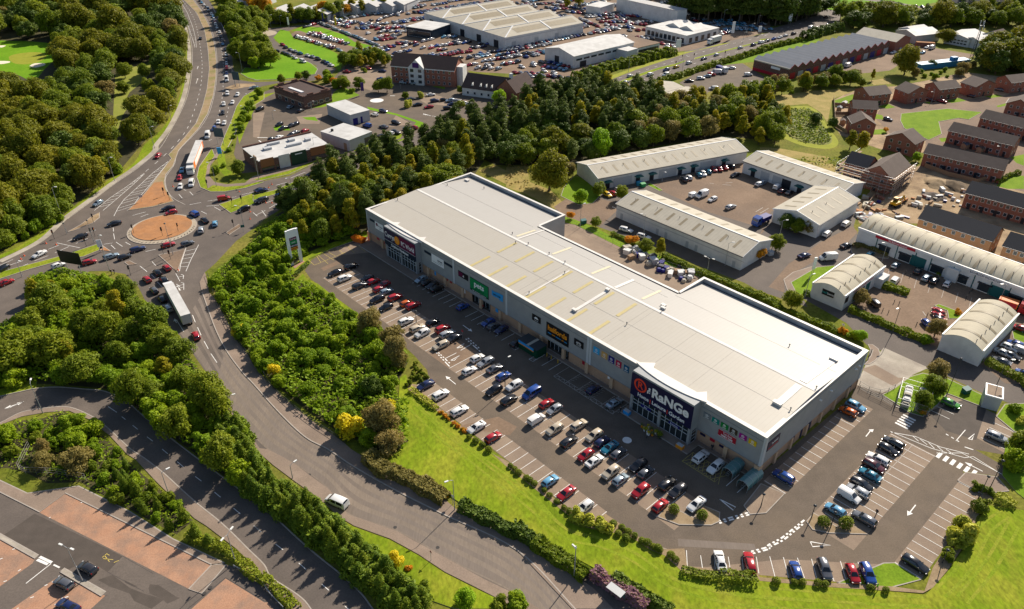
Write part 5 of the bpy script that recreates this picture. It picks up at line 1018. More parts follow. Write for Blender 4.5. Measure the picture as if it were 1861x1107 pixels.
# each profile: length, width, then stations (x, belt z, belt half width, top z, top half width, sill z)
PROFILE = {
 'h': (4.05,1.74,[(-.5,.72,.66,.80,.6,.42),(-.482,.92,.80,1.02,.68,.26),(-.40,.96,.85,1.40,.58,.24),(-.18,.95,.87,1.49,.60,.24),(.06,.93,.87,1.45,.58,.24),(.235,.91,.85,.99,.70,.24),(.40,.80,.82,.88,.62,.24),(.475,.66,.74,.74,.56,.24),(.5,.50,.62,.56,.5,.34)],(2,3,4),1,4),
 's': (4.6,1.80,[(-.5,.76,.68,.84,.62,.42),(-.485,.90,.80,.98,.7,.26),(-.36,.96,.85,1.04,.68,.24),(-.22,.95,.88,1.40,.57,.24),(-.05,.94,.88,1.45,.59,.24),(.07,.93,.88,1.42,.58,.24),(.23,.90,.86,.98,.70,.24),(.40,.80,.83,.87,.62,.24),(.478,.66,.75,.73,.56,.24),(.5,.50,.62,.56,.5,.34)],(3,4,5),2,5),
 'e': (4.65,1.82,[(-.5,.76,.70,.86,.62,.42),(-.487,.96,.82,1.06,.70,.26),(-.43,.99,.86,1.42,.60,.24),(-.2,.97,.89,1.50,.62,.24),(.06,.95,.89,1.47,.60,.24),(.22,.92,.87,1.0,.71,.24),(.40,.82,.84,.90,.63,.24),(.478,.68,.76,.76,.57,.24),(.5,.50,.64,.56,.5,.34)],(2,3,4),1,4),
 'u': (4.45,1.86,[(-.5,.84,.74,.92,.66,.48),(-.485,1.06,.86,1.16,.74,.32),(-.42,1.10,.90,1.58,.63,.30),(-.18,1.08,.92,1.67,.66,.30),(.07,1.06,.92,1.63,.64,.30),(.225,1.04,.90,1.14,.75,.30),(.40,.96,.87,1.04,.68,.30),(.48,.80,.79,.88,.62,.30),(.5,.60,.68,.66,.55,.42)],(2,3,4),1,4),
 'p': (4.4,1.80,[(-.5,.9,.84,1.0,.80,.36),(-.495,1.05,.87,1.72,.74,.28),(-.40,1.06,.89,1.82,.76,.26),(-.1,1.05,.89,1.84,.76,.26),(.12,1.04,.89,1.78,.70,.26),(.29,1.0,.87,1.10,.74,.26),(.42,.88,.84,.96,.68,.26),(.485,.72,.78,.80,.6,.26),(.5,.52,.66,.58,.5,.36)],(4,),99,4),
 'v': (5.3,1.98,[(-.5,1.1,.93,1.2,.92,.38),(-.497,1.15,.96,2.28,.82,.30),(-.42,1.16,.98,2.42,.84,.28),(-.1,1.16,.98,2.44,.84,.28),(.2,1.16,.98,2.38,.80,.28),(.375,1.12,.96,1.26,.84,.28),(.46,.98,.92,1.08,.78,.28),(.492,.8,.86,.88,.7,.28),(.5,.56,.76,.62,.62,.38)],(4,),99,4),
 'm': (4.95,1.9,[(-.5,.95,.88,1.05,.85,.36),(-.497,1.10,.93,1.80,.78,.28),(-.42,1.12,.95,1.93,.80,.26),(-.1,1.12,.95,1.96,.80,.26),(.17,1.10,.95,1.90,.76,.26),(.345,1.06,.93,1.16,.80,.26),(.45,.94,.89,1.02,.74,.26),(.49,.78,.82,.86,.66,.26),(.5,.56,.72,.62,.58,.36)],(2,3,4),1,4),
}
KIND = {'h': 'hatchback','s': 'saloon','e': 'estate','u': 'SUV','p': 'small van','v': 'panel van','m': 'passenger van'}
def car_meshes(k):
 L,Wd,st,side,rear,front = PROFILE[k]; sc_ = Wd / 2 / max(s[2] for s in st)
 sec = []
 for x,zb,hb,zt,ht,zs in st:
  hb *= sc_; ht *= sc_; zm = zs + (zb - zs) * .55
  half = [(hb * .86,zs),(hb * .985,zs + .12),(hb,zm),(hb * .97,zb),(ht,zt - .07 if zt - zb > .2 else zt - .02),(ht * .8,zt),(0,zt + .025)]
  sec.append([Vector((x * L,y,z)) for y,z in half] + [Vector((x * L,-y,z)) for y,z in half[-2::-1]])
 n = len(sec[0]); body = MB(); 
 for s in sec: body.v += [tuple(p) for p in s]
 for i in range(len(sec) - 1):
  for j in range(n - 1): body.f.append([i * n + j,(i + 1) * n + j,(i + 1) * n + j + 1,i * n + j + 1]); body.m.append(0)
 for i in (0,len(sec) - 1): f = [i * n + j for j in range(n)]; body.f.append(f if i == 0 else f[::-1]); body.m.append(0)
 # arches and sills
 body.k = 1
 for s in (1,-1):
  for x in (-.29,.295):
   yy = s * (Wd / 2 - .005); body.add([(x * L + .41 * math.cos(a * .449),yy,.31 + .41 * math.sin(a * .449)) for a in range(8)],[tuple(range(8)) if s < 0 else tuple(range(8))[::-1]])
  body.box(-.2 * L,.2 * L,s * Wd / 2 - .03,s * Wd / 2 + .004,.24,.34)
 body.box(-.503 * L,-.47 * L,-Wd * .36,Wd * .36,.34,.5); body.box(.47 * L,.504 * L,-Wd * .33,Wd * .33,.34,.46)
 def pane(quad,k_=.86,off=.012):
  c = sum(quad,Vector()) / len(quad); nrm = (quad[1] - quad[0]).cross(quad[-1] - quad[0]).normalized()
  if nrm.dot(c - Vector((c.x * .8,0,.7))) < 0: quad = quad[::-1]; nrm = -nrm
  return [tuple(c + (q - c) * k_ + nrm * off) for q in quad]
 def scr(i0,i1):
  g = MB(); a,b = sec[i0],sec[i1]
  for j in (4,5,6,7):
   q = [a[j],b[j],b[j + 1],a[j + 1]]; c = (a[6] + b[6]) / 2; nn = Vector((1 if i1 > i0 and i0 > 2 else -1,0,1)).normalized() * .014
   q = [Vector((c.x + (p.x - c.x) * .9,p.y * .93,c.z + (p.z - c.z) * .86)) + nn for p in q]
   g.add(q,[(0,1,2,3)])
  return g
 parts = {}
 parts['windscreen'] = scr(front,front + 1)
 if rear < 50: parts['rear_window'] = scr(rear,rear + 1)
 for s in (3,n - 5):
  sw = MB()
  for i in side:
   a,b = sec[i],sec[i + 1]; q = [a[s],b[s],b[s + 1],a[s + 1]]
   sw.add(pane(q,.86 if i != front else .76),[(0,1,2,3)])
  parts['side_window' + str(s)] = sw
 if k == 'm' or k in 'pv': parts.setdefault('rear_window',MB().box(-.505 * L,-.497 * L,-.6,.6,1.3,1.65))
 return parts,body,L,Wd,st
def wheel_mesh():
 m = MB(); n = 14
 def d(y0,y1,r,k):
  m.k = k; v = [(r * math.cos(6.2832 * i / n),y,.32 + r * math.sin(6.2832 * i / n)) for y in (y0,y1) for i in range(n)]
  m.add(v,[(i,n + i,n + (i + 1) % n,(i + 1) % n) for i in range(n)] + [tuple(range(n)),tuple(range(n,2 * n))[::-1]])
 d(-.1,.1,.32,0); d(-.112,.112,.2,1)
 return m.mesh('wheel',[m_tyre,m_rim])
WHEEL = wheel_mesh()
CARS = {}; FAR = {}
for k in PROFILE:
 parts,body,L,Wd,st = car_meshes(k)
 root = empty('car',(0,0,-50)); 
 root.name = {'p': 'small_van','v': 'panel_van','m': 'passenger_van'}.get(k,'parked_car'); root['label'] = 'x'; root['category'] = 'car' if k not in 'pvm' else 'van'
 bo = add('car_body',body.mesh('car_body',[PAINT['w'][1],m_trim],50),root)
 for nm,mb in parts.items(): add('side_window' if nm[:4] == 'side' else nm,mb.mesh(nm,m_carglass),root)
 for s in (1,-1):
  for x in (-.29,.295): add('wheel',WHEEL,root,(x * L,s * (Wd / 2 - .095),0))
  z = st[-2][1] + .02
  b = MB(); b.box(.445 * L,.489 * L,s * Wd * .36 - .13,s * Wd * .36 + .13,z - .12,z + .03); add('headlight',b.mesh('headlight',m_lamp),root)
  z = st[1][1]; b = MB(); b.box(-.497 * L,-.472 * L,s * Wd * .40 - .1,s * Wd * .40 + .09,z - .16,z + .05); add('tail_light',b.mesh('tail_light',m_tail),root)
  i = PROFILE[k][5]; b = MB(); b.box(st[i + 1][0] * L - .3,st[i + 1][0] * L - .1,s * (Wd / 2 + .02) - .07,s * (Wd / 2 + .02) + .09,st[i + 1][3] - .05,st[i + 1][3] + .09); add('wing_mirror',b.mesh('wing_mirror',m_trim),root)
 for o in [root] + list(root.children):
  if o.data:
   for sl_ in o.material_slots: pass
 bo.material_slots[0].link = 'OBJECT'; bo.material_slots[0].material = PAINT['w'][1]
 CARS[k] = (root,list(root.children))
 # one-mesh version for cars too small in the picture to show their parts
 f = MB(); f.v = list(body.v); f.f = [list(q) for q in body.f]; f.m = [0 if q == 0 else 2 for q in body.m]
 f.k = 1
 for mb in parts.values(): f.add(mb.v,mb.f)
 f.k = 2
 for s in (1,-1):
  for x in (-.29,.295): f.box(x * L - .3,x * L + .3,s * (Wd / 2 - .08) - .1,s * (Wd / 2 - .08) + .1,.02,.6)
 f.k = 3
 for s in (1,-1): f.box(-.497 * L,-.472 * L,s * Wd * .40 - .1,s * Wd * .40 + .09,st[1][1] - .16,st[1][1] + .05)
 FAR[k] = f.mesh('car',[PAINT['w'][1],m_carglass,m_trim,m_tail],50)
def label_car(col,k): return f"{PAINT[col][0]} {KIND[k]}"
NEARS = []
def car(pos,ang,col,k,label,group,near=True,z=.012):
 cat = 'van' if k in 'pvm' else 'car'
 if near:
  root,ch = CARS[k]; r = root.copy(); sc.collection.objects.link(r)
  for c in ch:
   d = c.copy(); sc.collection.objects.link(d); d.parent = r
   if c.name.startswith('car_body'): d.material_slots[0].material = PAINT[col][1]
 else:
  nm = {'p': 'small_van','v': 'panel_van','m': 'passenger_van'}.get(k,'car'); r = bpy.data.objects.new(nm,FAR[k]); sc.collection.objects.link(r)
  r.material_slots[0].link = 'OBJECT'; r.material_slots[0].material = PAINT[col][1]
 r.location = (pos[0],pos[1],z); r.rotation_euler = (0,0,ang); tag(r,label,cat,group)
 return r
USED = {}
def uniq(lab):
 USED[lab] = USED.get(lab,0) + 1
 return lab
ORD = ['','second ','third ','fourth ','fifth ','sixth ','seventh ','eighth ','ninth ','tenth ','11th ','12th ','13th ','14th ','15th ','16th ','17th ','18th ','19th ','20th ']
ROWS = []
def row(where,group,items,ang,key=None,near=True,endname='end'):
 """items 't x y ck' ; labels tell each by its neighbours along the row"""
 lst = []; t = 'z'; toks = items.split(); i = 0
 while i < len(toks):
  if toks[i].isalpha() and len(toks[i]) == 1: t = toks[i]; i += 1; continue
  x,y = map(float,toks[i].split(',')); ck = toks[i + 1]; i += 2
  p = G(t,x,y,.75); lst.append((p,ck))
 if key: lst.sort(key=lambda q: key(q[0]))
 names = [label_car(c[1][0],c[1][1]) for c in lst]; out = []
 for j,(p,ck) in enumerate(lst):
  l,r = (names[j - 1] if j else None),(names[j + 1] if j + 1 < len(lst) else None)
  sh = lambda s: s
  lab = f"{names[j]} {where} between {sh(l)} and {sh(r)}" if l and r else f"{names[j]} {where}, last at its {endname} before {sh(l or r)}" if (l or r) else f"{names[j]} {where}"
  out.append([p,ck,lab])
 cnt = {}
 for o in out: cnt[o[2]] = cnt.get(o[2],0) + 1
 for j,o in enumerate(out):
  if cnt[o[2]] > 1: o[2] = f"{names[j]} {where}, {ORD[j].strip() or 'first'} vehicle along the row"
  a = ang(o[0]) if callable(ang) else ang
  if len(o[1]) > 2 and o[1][2] == '-': a += math.pi
  car(o[0],a + random.uniform(-.03,.03),o[1][0],o[1][1],o[2],group,near)
KU = lambda p: toB(*p)[0]; KV = lambda p: toB(*p)[1]
AV = BTH + math.pi / 2
GL = 'cars in the retail car park'
row('in the middle rows',GL,'f 680,815 ku 570,858 ks- 635,897 wu 790,897 kh- 835,918 rh 738,948 eu 905,940 rh- 875,972 rh 925,988 ph 860,1045 ku- 985,1030 ru 1065,1070 oh 1110,1085 re j 920,68 kh- 1060,165 wu 1140,212 ce 1172,250 wu- 1245,172 kh 1315,218 ru 1345,252 se 1390,280 es- 1300,332 ce- 1555,420 wh 1612,448 se- 1675,492 gs 1500,507 wh 1735,545 bh 1670,645 ku- 1810,612 wu- 1775,712 ku '
 'k 175,665 bm- 280,735 rh 335,775 sh- 210,845 wp 335,915 cu- 505,885 cu 435,1000 ku 608,960 cu- 665,1000 dh 718,1040 ts- 778,1080 gh o 550,35 rh- 612,75 ws 725,155 cu- 792,205 ph 915,108 ku- 968,155 gh 930,285 ru- 1115,235 ku 1188,285 eu- 1068,385 rh 1320,375 ws-',AV,KU)
row('in the outer row',GL,'j 1195,608 ds- 1300,675 wu 1430,785 we 1550,900 ws- 1665,968 rh o 305,215 lh 415,300 rs- 545,395 wh-',AV,KU)
row('parked along the shop fronts',GL,'f 1165,905 ph- 1210,928 kh 1242,948 kh- 1275,970 ku j 1455,62 bh 1630,172 bh- 1668,198 gh 1722,222 dh- k 75,315 eh 605,635 dh 750,730 ps o 1350,48 wu 1452,118 wu-',AV,KU)
row('beside the end wall',GL,'p 165,185 bu l 665,755 lu- 612,790 oh',BTH + math.pi,KV)
row('in the far double row',GL,'l 925,1010 ku- 890,1050 kh p 820,62 we- 790,112 mu 765,172 ts- 705,240 ku 680,283 se- 620,318 wp 525,415 lh- 725,475 ge-',BTH,KV)
row('in the row against the lawn beds',GL,'p 1080,790 ke',BTH - .04,KV)
row('in the bottom row',GL,'o 1485,768 ws 1690,780 re p 250,835 bh 450,828 gu- 645,858 rh- 750,860 bu-',lambda p: math.atan2(G('p',400,760)[1] - G('p',445,890)[1],G('p',400,760)[0] - G('p',445,890)[0]),KU)
row('in the small lot past the hedge',GL,'l 1325,735 nh',BTH + .05,KV)
row('alone by the far corner beds',GL,'l 1650,968 se',BTH + .1,KV)
def road_cars(group,s,near=True):
 """'t x y dx dy ck label' on lines; dx,dy points where it heads in the picture"""
 for ln in s.strip().splitlines():
  t,x,y,dx,dy,ck,lab = ln.split(None,6); x,y,dx,dy = map(float,(x,y,dx,dy))
  a,b = G(t,x,y,.7),G(t,x + dx,y + dy,.7)
  car(a,math.atan2(b[1] - a[1],b[0] - a[0]),ck[0],ck[1],lab.replace('@',label_car(*ck[:2])),group,near)
road_cars('cars in the corner car park','''
m 605 820 -80 -40 eh @ in the red-bay car park, parked beside the white lamp post
m 440 925 -80 -40 gh @ behind the narrow kerb strip, next to the lamp post foot
m 470 1085 -80 -40 ds @ cut off by the lower edge of the picture''')
GJ = 'traffic round the junction'
road_cars(GJ,'''
e 1095 50 -60 60 rh @ coming down the dual carriageway towards the junction
e 678 378 -70 40 ph @ leaving by the lane beside the hatched taper
e 790 518 -80 20 es @ circling beside the roundabout on its left
e 555 610 -80 30 ks @ leaving the roundabout past the grass splitter island
e 272 730 -80 40 ws @ on the left road beside the orange cones
e 10 835 -80 40 ke @ at the left edge of the road
e 45 925 80 -35 rh @ on the slip road near the left edge, behind the bushes
e 620 785 80 -20 rh @ half hidden behind the back of the large billboard
e 770 745 80 -25 pe @ queueing behind two dark cars below the roundabout
e 862 750 80 -30 kh @ tucked between a pale estate and a navy estate
e 955 695 80 -25 de @ at the head of the queue below the roundabout
e 1170 665 80 -25 rh @ passing the lower rim of the roundabout
e 1300 655 80 -25 gh @ just past the roundabout, heading right
e 1165 412 -80 20 ks @ on the far side of the roundabout, behind a red car with white stripes
e 1185 442 -80 20 rh @ on the far rim of the roundabout, bonnet beside the gravel
e 1345 452 -80 -40 bp @ coming round the right of the roundabout
e 1418 495 -60 -60 ks @ behind the blue van at the roundabout
e 1395 562 15 -80 su @ waiting at the right of the roundabout
e 1490 518 5 -80 lh @ standing on the wide approach right of the roundabout
e 1553 345 80 -15 rp @ leaving to the right past the top splitter island
e 1690 420 -80 30 ku @ beside the grass splitter island, nearest the roundabout
e 1805 285 80 -20 ks @ on the far lane of the right-hand road
e 1805 360 -80 25 eu @ in the right-hand queue, second from the roundabout
f 60 290 80 -20 ds @ heading away on the far lane past the restaurant
f 190 308 -80 30 bh @ in the right-hand queue beside the grass strip
f 288 273 -80 30 wu @ in the queue between a blue hatchback and a silver estate
f 385 238 -80 30 se @ last seen of the queue before the pines
f 405 178 80 -25 ks @ on the far lane just before the pines
f 65 358 -80 35 eu @ on the near lane among the cones
f 195 385 -80 35 wu @ on the near lane close to the scrub
e 405 808 80 -30 wh @ mostly hidden by the bushes beside the billboard
e 1263 147 -20 60 ls @ beside the lorry with orange sides
e 1245 202 -20 60 rh @ behind a small white car at the stop line
e 1250 262 -15 60 wh @ first at the stop line above the roundabout
e 1328 242 -15 60 wm @ at the stop line, ahead of the orange-sided lorry
e 1155 825 -60 -60 rh @ first at the line below the roundabout, right lane
e 1090 857 -60 -60 kh @ waiting next to a red car at the lower approach
e 1018 905 -60 -60 rh @ waiting beside the kerbed verge in the left lane
e 1135 912 -60 -60 ku @ in front of the white lorry cab
e 1068 980 -50 -60 gh @ queueing by the bushes left of the lorry
e 1122 1040 -50 -60 eh @ queueing beside the lorry trailer
i 1165 75 -50 -70 su @ queueing beside the rear of the long white trailer
i 1358 265 -40 -80 rh @ alone behind the long white trailer
n 580 362 -80 -35 wm @ on the lower road beside the conifer hedge''')
GQ = 'queue on the dual carriageway'
road_cars(GQ,'''
a 1440 942 -20 60 wv @ under the big road sign, leading the queue bend
a 1485 890 -20 60 bh @ behind the white van under the road sign
a 1555 852 -25 60 wh @ in the left-turn lane close to the verge
a 1515 846 -20 60 wh @ in the middle lane before a dark car
a 1545 780 -10 60 eh @ between white cars, before the side road joins
a 1552 720 -10 60 wh @ behind a charcoal hatchback in the queue
a 1612 710 -30 60 wh @ just joining from the side road, second in its lane
a 1647 655 -30 50 wh @ turning out of the side road beside the verge
a 1760 606 -80 10 ps @ on the side road beside the lawn
a 1577 648 -5 60 wu @ opposite the dirt island
a 1573 552 0 60 wv @ level with the start of the dirt island
a 1572 508 0 60 ds @ ahead of a red car in the shaded queue
a 1572 470 0 60 rh @ in the shaded queue, between a navy and a white car
a 1572 440 0 60 wh @ behind the red car in the shaded queue
a 1572 414 0 60 eh @ in the shaded queue, behind a white hatchback
a 1570 378 0 60 wu @ in the sun between two dark cars
a 1560 342 2 60 ks @ behind the sunlit white SUV
a 1546 302 4 60 ls @ in the queue where the shade begins
a 1544 276 6 60 eh @ just behind a light blue saloon in the queue
a 1534 250 8 60 ks @ in the far queue behind a charcoal hatchback
a 1523 222 10 60 wh @ in the far queue level with the end of the barrier
a 1506 190 12 60 wh @ in the far queue ahead of a red car
a 1497 168 14 60 wu @ in the far queue touching the red car's bumper
a 1492 150 14 60 rh @ far up the queue, the only red one there
a 1484 132 16 60 wh @ far up the queue behind the red hatchback
a 1478 112 16 60 ls @ far up the queue among white cars
a 1468 98 18 60 wu @ far up the queue behind a light blue saloon
a 1444 66 20 60 wv @ far up the queue, tall among cars
a 1430 48 22 60 ks @ at the far bend of the queue
a 1415 32 22 60 wh @ at the far bend behind a black saloon
a 1398 16 22 60 lh @ near the top edge of the queue
a 1385 4 22 60 eh @ last at the top edge of the picture
a 1390 265 30 -80 ks @ alone on the empty carriageway heading away''')
def lot_cars(t,s,lab,group,ang=None,dirpx=None,near=False):
 """'x,y ck x,y ck' cars at spots; ang world heading or dirpx two picture points along the bays"""
 tk = s.split()
 if dirpx: a,b = G(t,*dirpx[:2]),G(t,*dirpx[2:]); ang = math.atan2(b[1] - a[1],b[0] - a[0])
 for i in range(0,len(tk),2):
  x,y = map(float,tk[i].split(',')); ck = tk[i + 1] if len(tk[i + 1]) > 1 else tk[i + 1] + random.choice('hhsue')
  car(G(t,x,y,.7),ang + random.choice((0,math.pi)) + random.uniform(-.05,.05),ck[0],ck[1],f"{label_car(*ck[:2])} {lab}",group + ' ' + PAINT[ck[0]][0] + ' ' + KIND[ck[1]],near)
GB = 'cars of the business park:'
lot_cars('b','258,740 ph 330,765 kh 45,757 ku 180,862 kh 205,888 ks 262,870 eh 292,860 kh 130,963 kh 180,950 ws 265,932 es 360,905 rh 295,918 gs','parked before the flat-roofed grey shops',GB,dirpx=(180,862,140,880))
lot_cars('b','842,792 wh 902,768 dh 790,870 bp 905,877 gs 990,850 ku 990,917 ku 950,922 wh 1072,892 ps 1115,882 rh 885,942 kh','parked behind the grey shops by the pines',GB,dirpx=(905,877,960,890))
lot_cars('b','648,495 rs 797,473 rh 895,490 ds 885,545 bs 1040,572 ph 1107,576 ph','in the car park before the hotel',GB,dirpx=(648,495,690,500))
lot_cars('b','1232,655 ws 1097,684 gs 1140,724 ks 1260,697 du 1218,740 rs 1325,690 kh 1365,697 pu 1410,697 se 1350,748 ku 1375,722 dh 1420,718 ku 1455,716 sh 1495,718 ws 1505,768 gs','on the islands before the gabled pub',GB,dirpx=(1260,697,1310,690))
lot_cars('b','110,322 es 165,352 kh 205,308 rh 210,364 es 235,374 ds 225,325 gh 260,343 ss 262,385 sh 290,355 ss 290,400 wh 325,367 ts 345,425 wm 380,384 ws 415,392 ss 450,407 ku 490,424 eh 512,435 bh 540,449 ws','in the line on the lane between two bright lawns',GB,dirpx=(205,364,290,400))
GC = 'carriageway traffic:'
lot_cars('c','830,568 sh 860,524 wh 905,549 rh 1000,514 wu 1110,484 du 1105,517 wp 1180,462 yh 1268,435 wu 1372,405 ds 1460,377 wh 1625,329 wh 1715,310 du 1765,292 wu 1810,280 ds','on the carriageway beyond the pines',GC,dirpx=(860,524,1000,475))
lot_cars('d','15,292 wh 50,282 es 97,268 bh 140,257 ws 180,245 wh 235,232 eu 355,195 wv 395,190 ws 435,184 ws 470,175 wh 510,167 ws 460,117 mh 520,90 wu','queueing at the far end of the carriageway',GC,dirpx=(140,257,260,222))
lot_cars('d','480,480 wh 925,364 wh 970,337 bh 1020,352 wh 1055,357 ws 1085,367 ph 1130,364 lh 1160,327 wh 1195,332 wv 945,332 kh 612,455 wv','before the saw-tooth factory','factory cars:',dirpx=(612,455,660,440))
lot_cars('c','1350,542 wu 1395,527 ph 1425,517 rp 1455,502 wv 1560,470 ws 1270,560 ks 1435,612 wp 1725,577 wp 1680,517 wp','in the yard at the end of the saw-tooth factory','factory cars:',dirpx=(1350,542,1420,540))
lot_cars('d','1185,692 mh 1262,700 rs 890,825 gh 1662,620 gs 1465,664 mh','by the brick houses','estate residents:',dirpx=(1200,692,1262,705))
lot_cars('g','1235,212 eu 1268,198 wh 1337,180 th 1367,172 wh 1402,157 th 1440,142 rh 1478,137 rs 1515,127 rs 1565,120 kh','along the front of the longest pitched unit','yard cars:',dirpx=(1440,142,1400,100),near=True)
lot_cars('g','1590,180 ks 1762,242 we 1300,320 wp 1358,322 wv 1432,350 wh 1558,402 se','standing out in the middle of the yard','yard cars:',dirpx=(1400,360,1460,335),near=True)
lot_cars('g','832,562 we 955,608 we','parked in the shade of the nearest pitched unit','yard cars:',dirpx=(832,562,900,580),near=True)
lot_cars('g','703,318 yh 740,308 rh 782,292 wh','parked under bushes between two pitched units','yard cars:',dirpx=(703,318,735,340),near=True)
lot_cars('h','15,238 ph 122,265 wp 155,292 mh 205,302 es','in the shade of the unit beside the scaffolding','yard cars:',dirpx=(122,265,80,290),near=True)
lot_cars('h','600,522 wp 467,590 wp','at the side of the short pitched unit','yard cars:',dirpx=(467,590,510,560),near=True)
lot_cars('h','600,670 es 308,740 ds','driving on the earthy estate road','yard cars:',dirpx=(308,740,420,700),near=True)
lot_cars('h','472,758 wv','parked at the kerb by the little lawn','yard cars:',dirpx=(400,775,540,765),near=True)
lot_cars('h','765,732 th 942,808 ph 1097,848 ku 1157,895 pu 1212,914 ku 1300,935 wh 938,914 wp','before the long barrel-roofed row','trade counter cars:',dirpx=(942,808,980,770),near=True)
lot_cars('l','790,38 kp 1240,98 rh 1240,128 rs 1165,187 bh 1250,162 eh','between the two smaller barrel-roofed units','trade counter cars:',dirpx=(1240,98,1275,130),near=True)
lot_cars('l','1675,442 gs 1742,402 ks 1780,358 sp 1732,347 wh 1772,322 bh 1800,212 rh 1832,527 bh 1695,387 ss','below the lowest barrel-roofed unit','trade counter cars:',dirpx=(1680,440,1740,465),near=True)
# the dealers' stock: far too many to count; the nearest rows are cars of their own, the rest one mass
def stock(t,x0,y0,x1,y1,n,cols,dx,dy,each=True,where=''):
 a,b = G(t,x0,y0,.7),G(t,x1,y1,.7); d0,d1 = G(t,x0,y0),G(t,x0 + dx,y0 + dy); ang = math.atan2(d1[1] - d0[1],d1[0] - d0[0]); out = []
 n = max(2,min(n,int(math.dist(a,b) / 2.45)))
 for i in range(n):
  if random.random() < .08: continue
  f = i / (n - 1); p = (a[0] + (b[0] - a[0]) * f + random.uniform(-.3,.3),a[1] + (b[1] - a[1]) * f + random.uniform(-.3,.3)); c = random.choice(cols); k = random.choice('hhhsseuu'); out.append((p,ang + random.uniform(-.06,.06) + random.choice((0,3.1416)),c,k))
 return out
MASS = []
def stock_rows(t,s,cols,dx,dy,where=None):
 for ln_ in s.split(';'):
  x0,y0,x1,y1,n = map(float,ln_.split()); r_ = stock(t,x0,y0,x1,y1,int(n),cols,dx,dy)
  if where:
   for p,a,c,k in r_: car(p,a,c,k,f"{label_car(c, k)} {where}",'dealer stock ' + where + ' ' + PAINT[c][0] + ' ' + KIND[k],False)
  else: MASS.extend(r_)
ALLC = 'wwwwsssggkkerrbldp'
stock_rows('b','300 250 560 330 18;385 230 650 300 18;420 225 610 280 14','wwssskgrm',30,-12,'in the sunken dealer lot between grass banks')
stock_rows('b','600 345 660 400 6;470 160 860 310 26','wsspl',30,10)
stock_rows('b','1300 385 1510 350 16','r',25,25,'in the long row of red stock behind the hotel')
stock_rows('b','800 375 930 345 7;840 390 1080 350 12;860 405 960 395 6;700 160 760 165 4;820 140 870 140 4;880 130 1030 85 8;650 170 700 150 4;360 185 450 160 6;540 150 660 185 9;560 130 670 160 9;680 150 790 160 8;800 230 880 225 5;860 200 940 190 6;780 170 930 160 9;930 200 1040 185 7;890 250 1010 240 7;900 215 1100 215 9;980 180 1110 185 8;1050 320 1130 310 5;1100 300 1240 270 8;1240 260 1400 250 9;1240 320 1500 290 15;1290 345 1330 340 3;1180 330 1240 330 4;1360 300 1420 280 4;1520 330 1600 320 5;1600 420 1832 390 12;1440 400 1560 400 8;1450 460 1540 440 5;1560 470 1700 475 8;1640 360 1832 330 11;1700 380 1832 360 8;1580 300 1680 300 5;1740 440 1832 430 5',ALLC,25,-8)
stock_rows('c','10 335 600 225 34;30 350 300 300 14;30 390 180 360 9;0 440 80 420 5;110 460 190 450 4;60 500 230 510 9;130 530 330 520 11;260 490 330 500 4;330 530 480 540 8;530 500 840 400 17',ALLC,25,12)
stock_rows('c','230 455 410 480 9;310 430 440 460 6','bbblr',25,-8)
stock_rows('c','520 130 640 180 7;560 115 700 100 9;600 105 900 70 18;640 130 900 100 15;660 150 1000 150 19;700 170 880 190 10;760 140 960 170 11;690 100 1100 120 24;850 85 1160 115 18;860 210 960 205 5;880 250 1010 270 7;540 165 580 160 3;1050 130 1130 140 5','wwwssgrrrkb',25,8)
stock_rows('c','110 30 320 20 14;200 45 420 60 14;250 70 330 90 5;330 30 540 60 12;430 80 540 90 6','wwrrgskb',25,8)
stock_rows('c','1370 165 1490 140 8;1400 185 1520 165 8;1490 160 1700 180 13;1520 200 1690 205 11;1740 200 1832 200 6;1510 150 1640 160 8','lltp',25,8)
stock_rows('c','1290 275 1370 255 5;1080 300 1160 320 5;1110 325 1180 310 4','wwskr',25,10)
stock_rows('b','1640 15 1832 20 6','wgs',25,8); stock_rows('d','1080 40 1180 50 4','dwm',20,8)
yard = P('b 640,128 860,98 1040,58 1200,-10 z 940,-20 1240,-20 c 1240,70 1280,135 1500,140 1800,170 1832,200 1560,270 1400,320 1180,350 1060,330 860,400 600,490 450,540 200,550 0,550 b 1832,500 1560,480 1440,470 950,425 780,390 650,330 900,330 760,230 620,170')
cells = {(int(p[0] / 3),int(p[1] / 3)) for p,*_ in MASS}; foot = []
for o_ in list(sc.objects):
 if o_.parent is None and o_.get('category') in ('dealership','showroom','warehouse','hotel','pub','tree') and o_.location.y > 330:
  w_ = [c for c in o_.children if c.name.startswith(('wall','crown'))]
  for c in w_: xs = [v.co.x for v in c.data.vertices]; ys = [v.co.y for v in c.data.vertices]; foot.append((o_.location.x,o_.location.y,o_.rotation_euler.z,min(xs) - 5,max(xs) + 5,min(ys) - 5,max(ys) + 5))
hd = Fr(('b',1748,262),('c',536,158),('b',1040,112),7.0).a; ca,sa = math.cos(hd),math.sin(hd)
for i in range(-60,60):
 for j in range(-90,90):
  u,v = j * 2.7,i * 5.6 + (2.4 if i % 3 == 0 else 0); p = (60 + u * ca - v * sa,470 + u * sa + v * ca)
  if i % 3 == 2 or not inside(p,yard) or math.sin(u * .06 + i) > .82 or random.random() < .1 or any((int(p[0] / 3) + a,int(p[1] / 3) + b) in cells for a in (-1,0,1) for b in (-1,0,1)): continue
  if any(x0 < (p[0] - fx) * math.cos(fa) + (p[1] - fy) * math.sin(fa) < x1 and y0 < -(p[0] - fx) * math.sin(fa) + (p[1] - fy) * math.cos(fa) < y1 for fx,fy,fa,x0,x1,y0,y1 in foot): continue
  MASS.append((p,hd + 1.571 + random.choice((0,3.1416)),random.choice(ALLC),random.choice('hhsseu')))
sv,sf_,sm_ = [],[],[]; pal = sorted({c for _p,_a,c,_k in MASS})
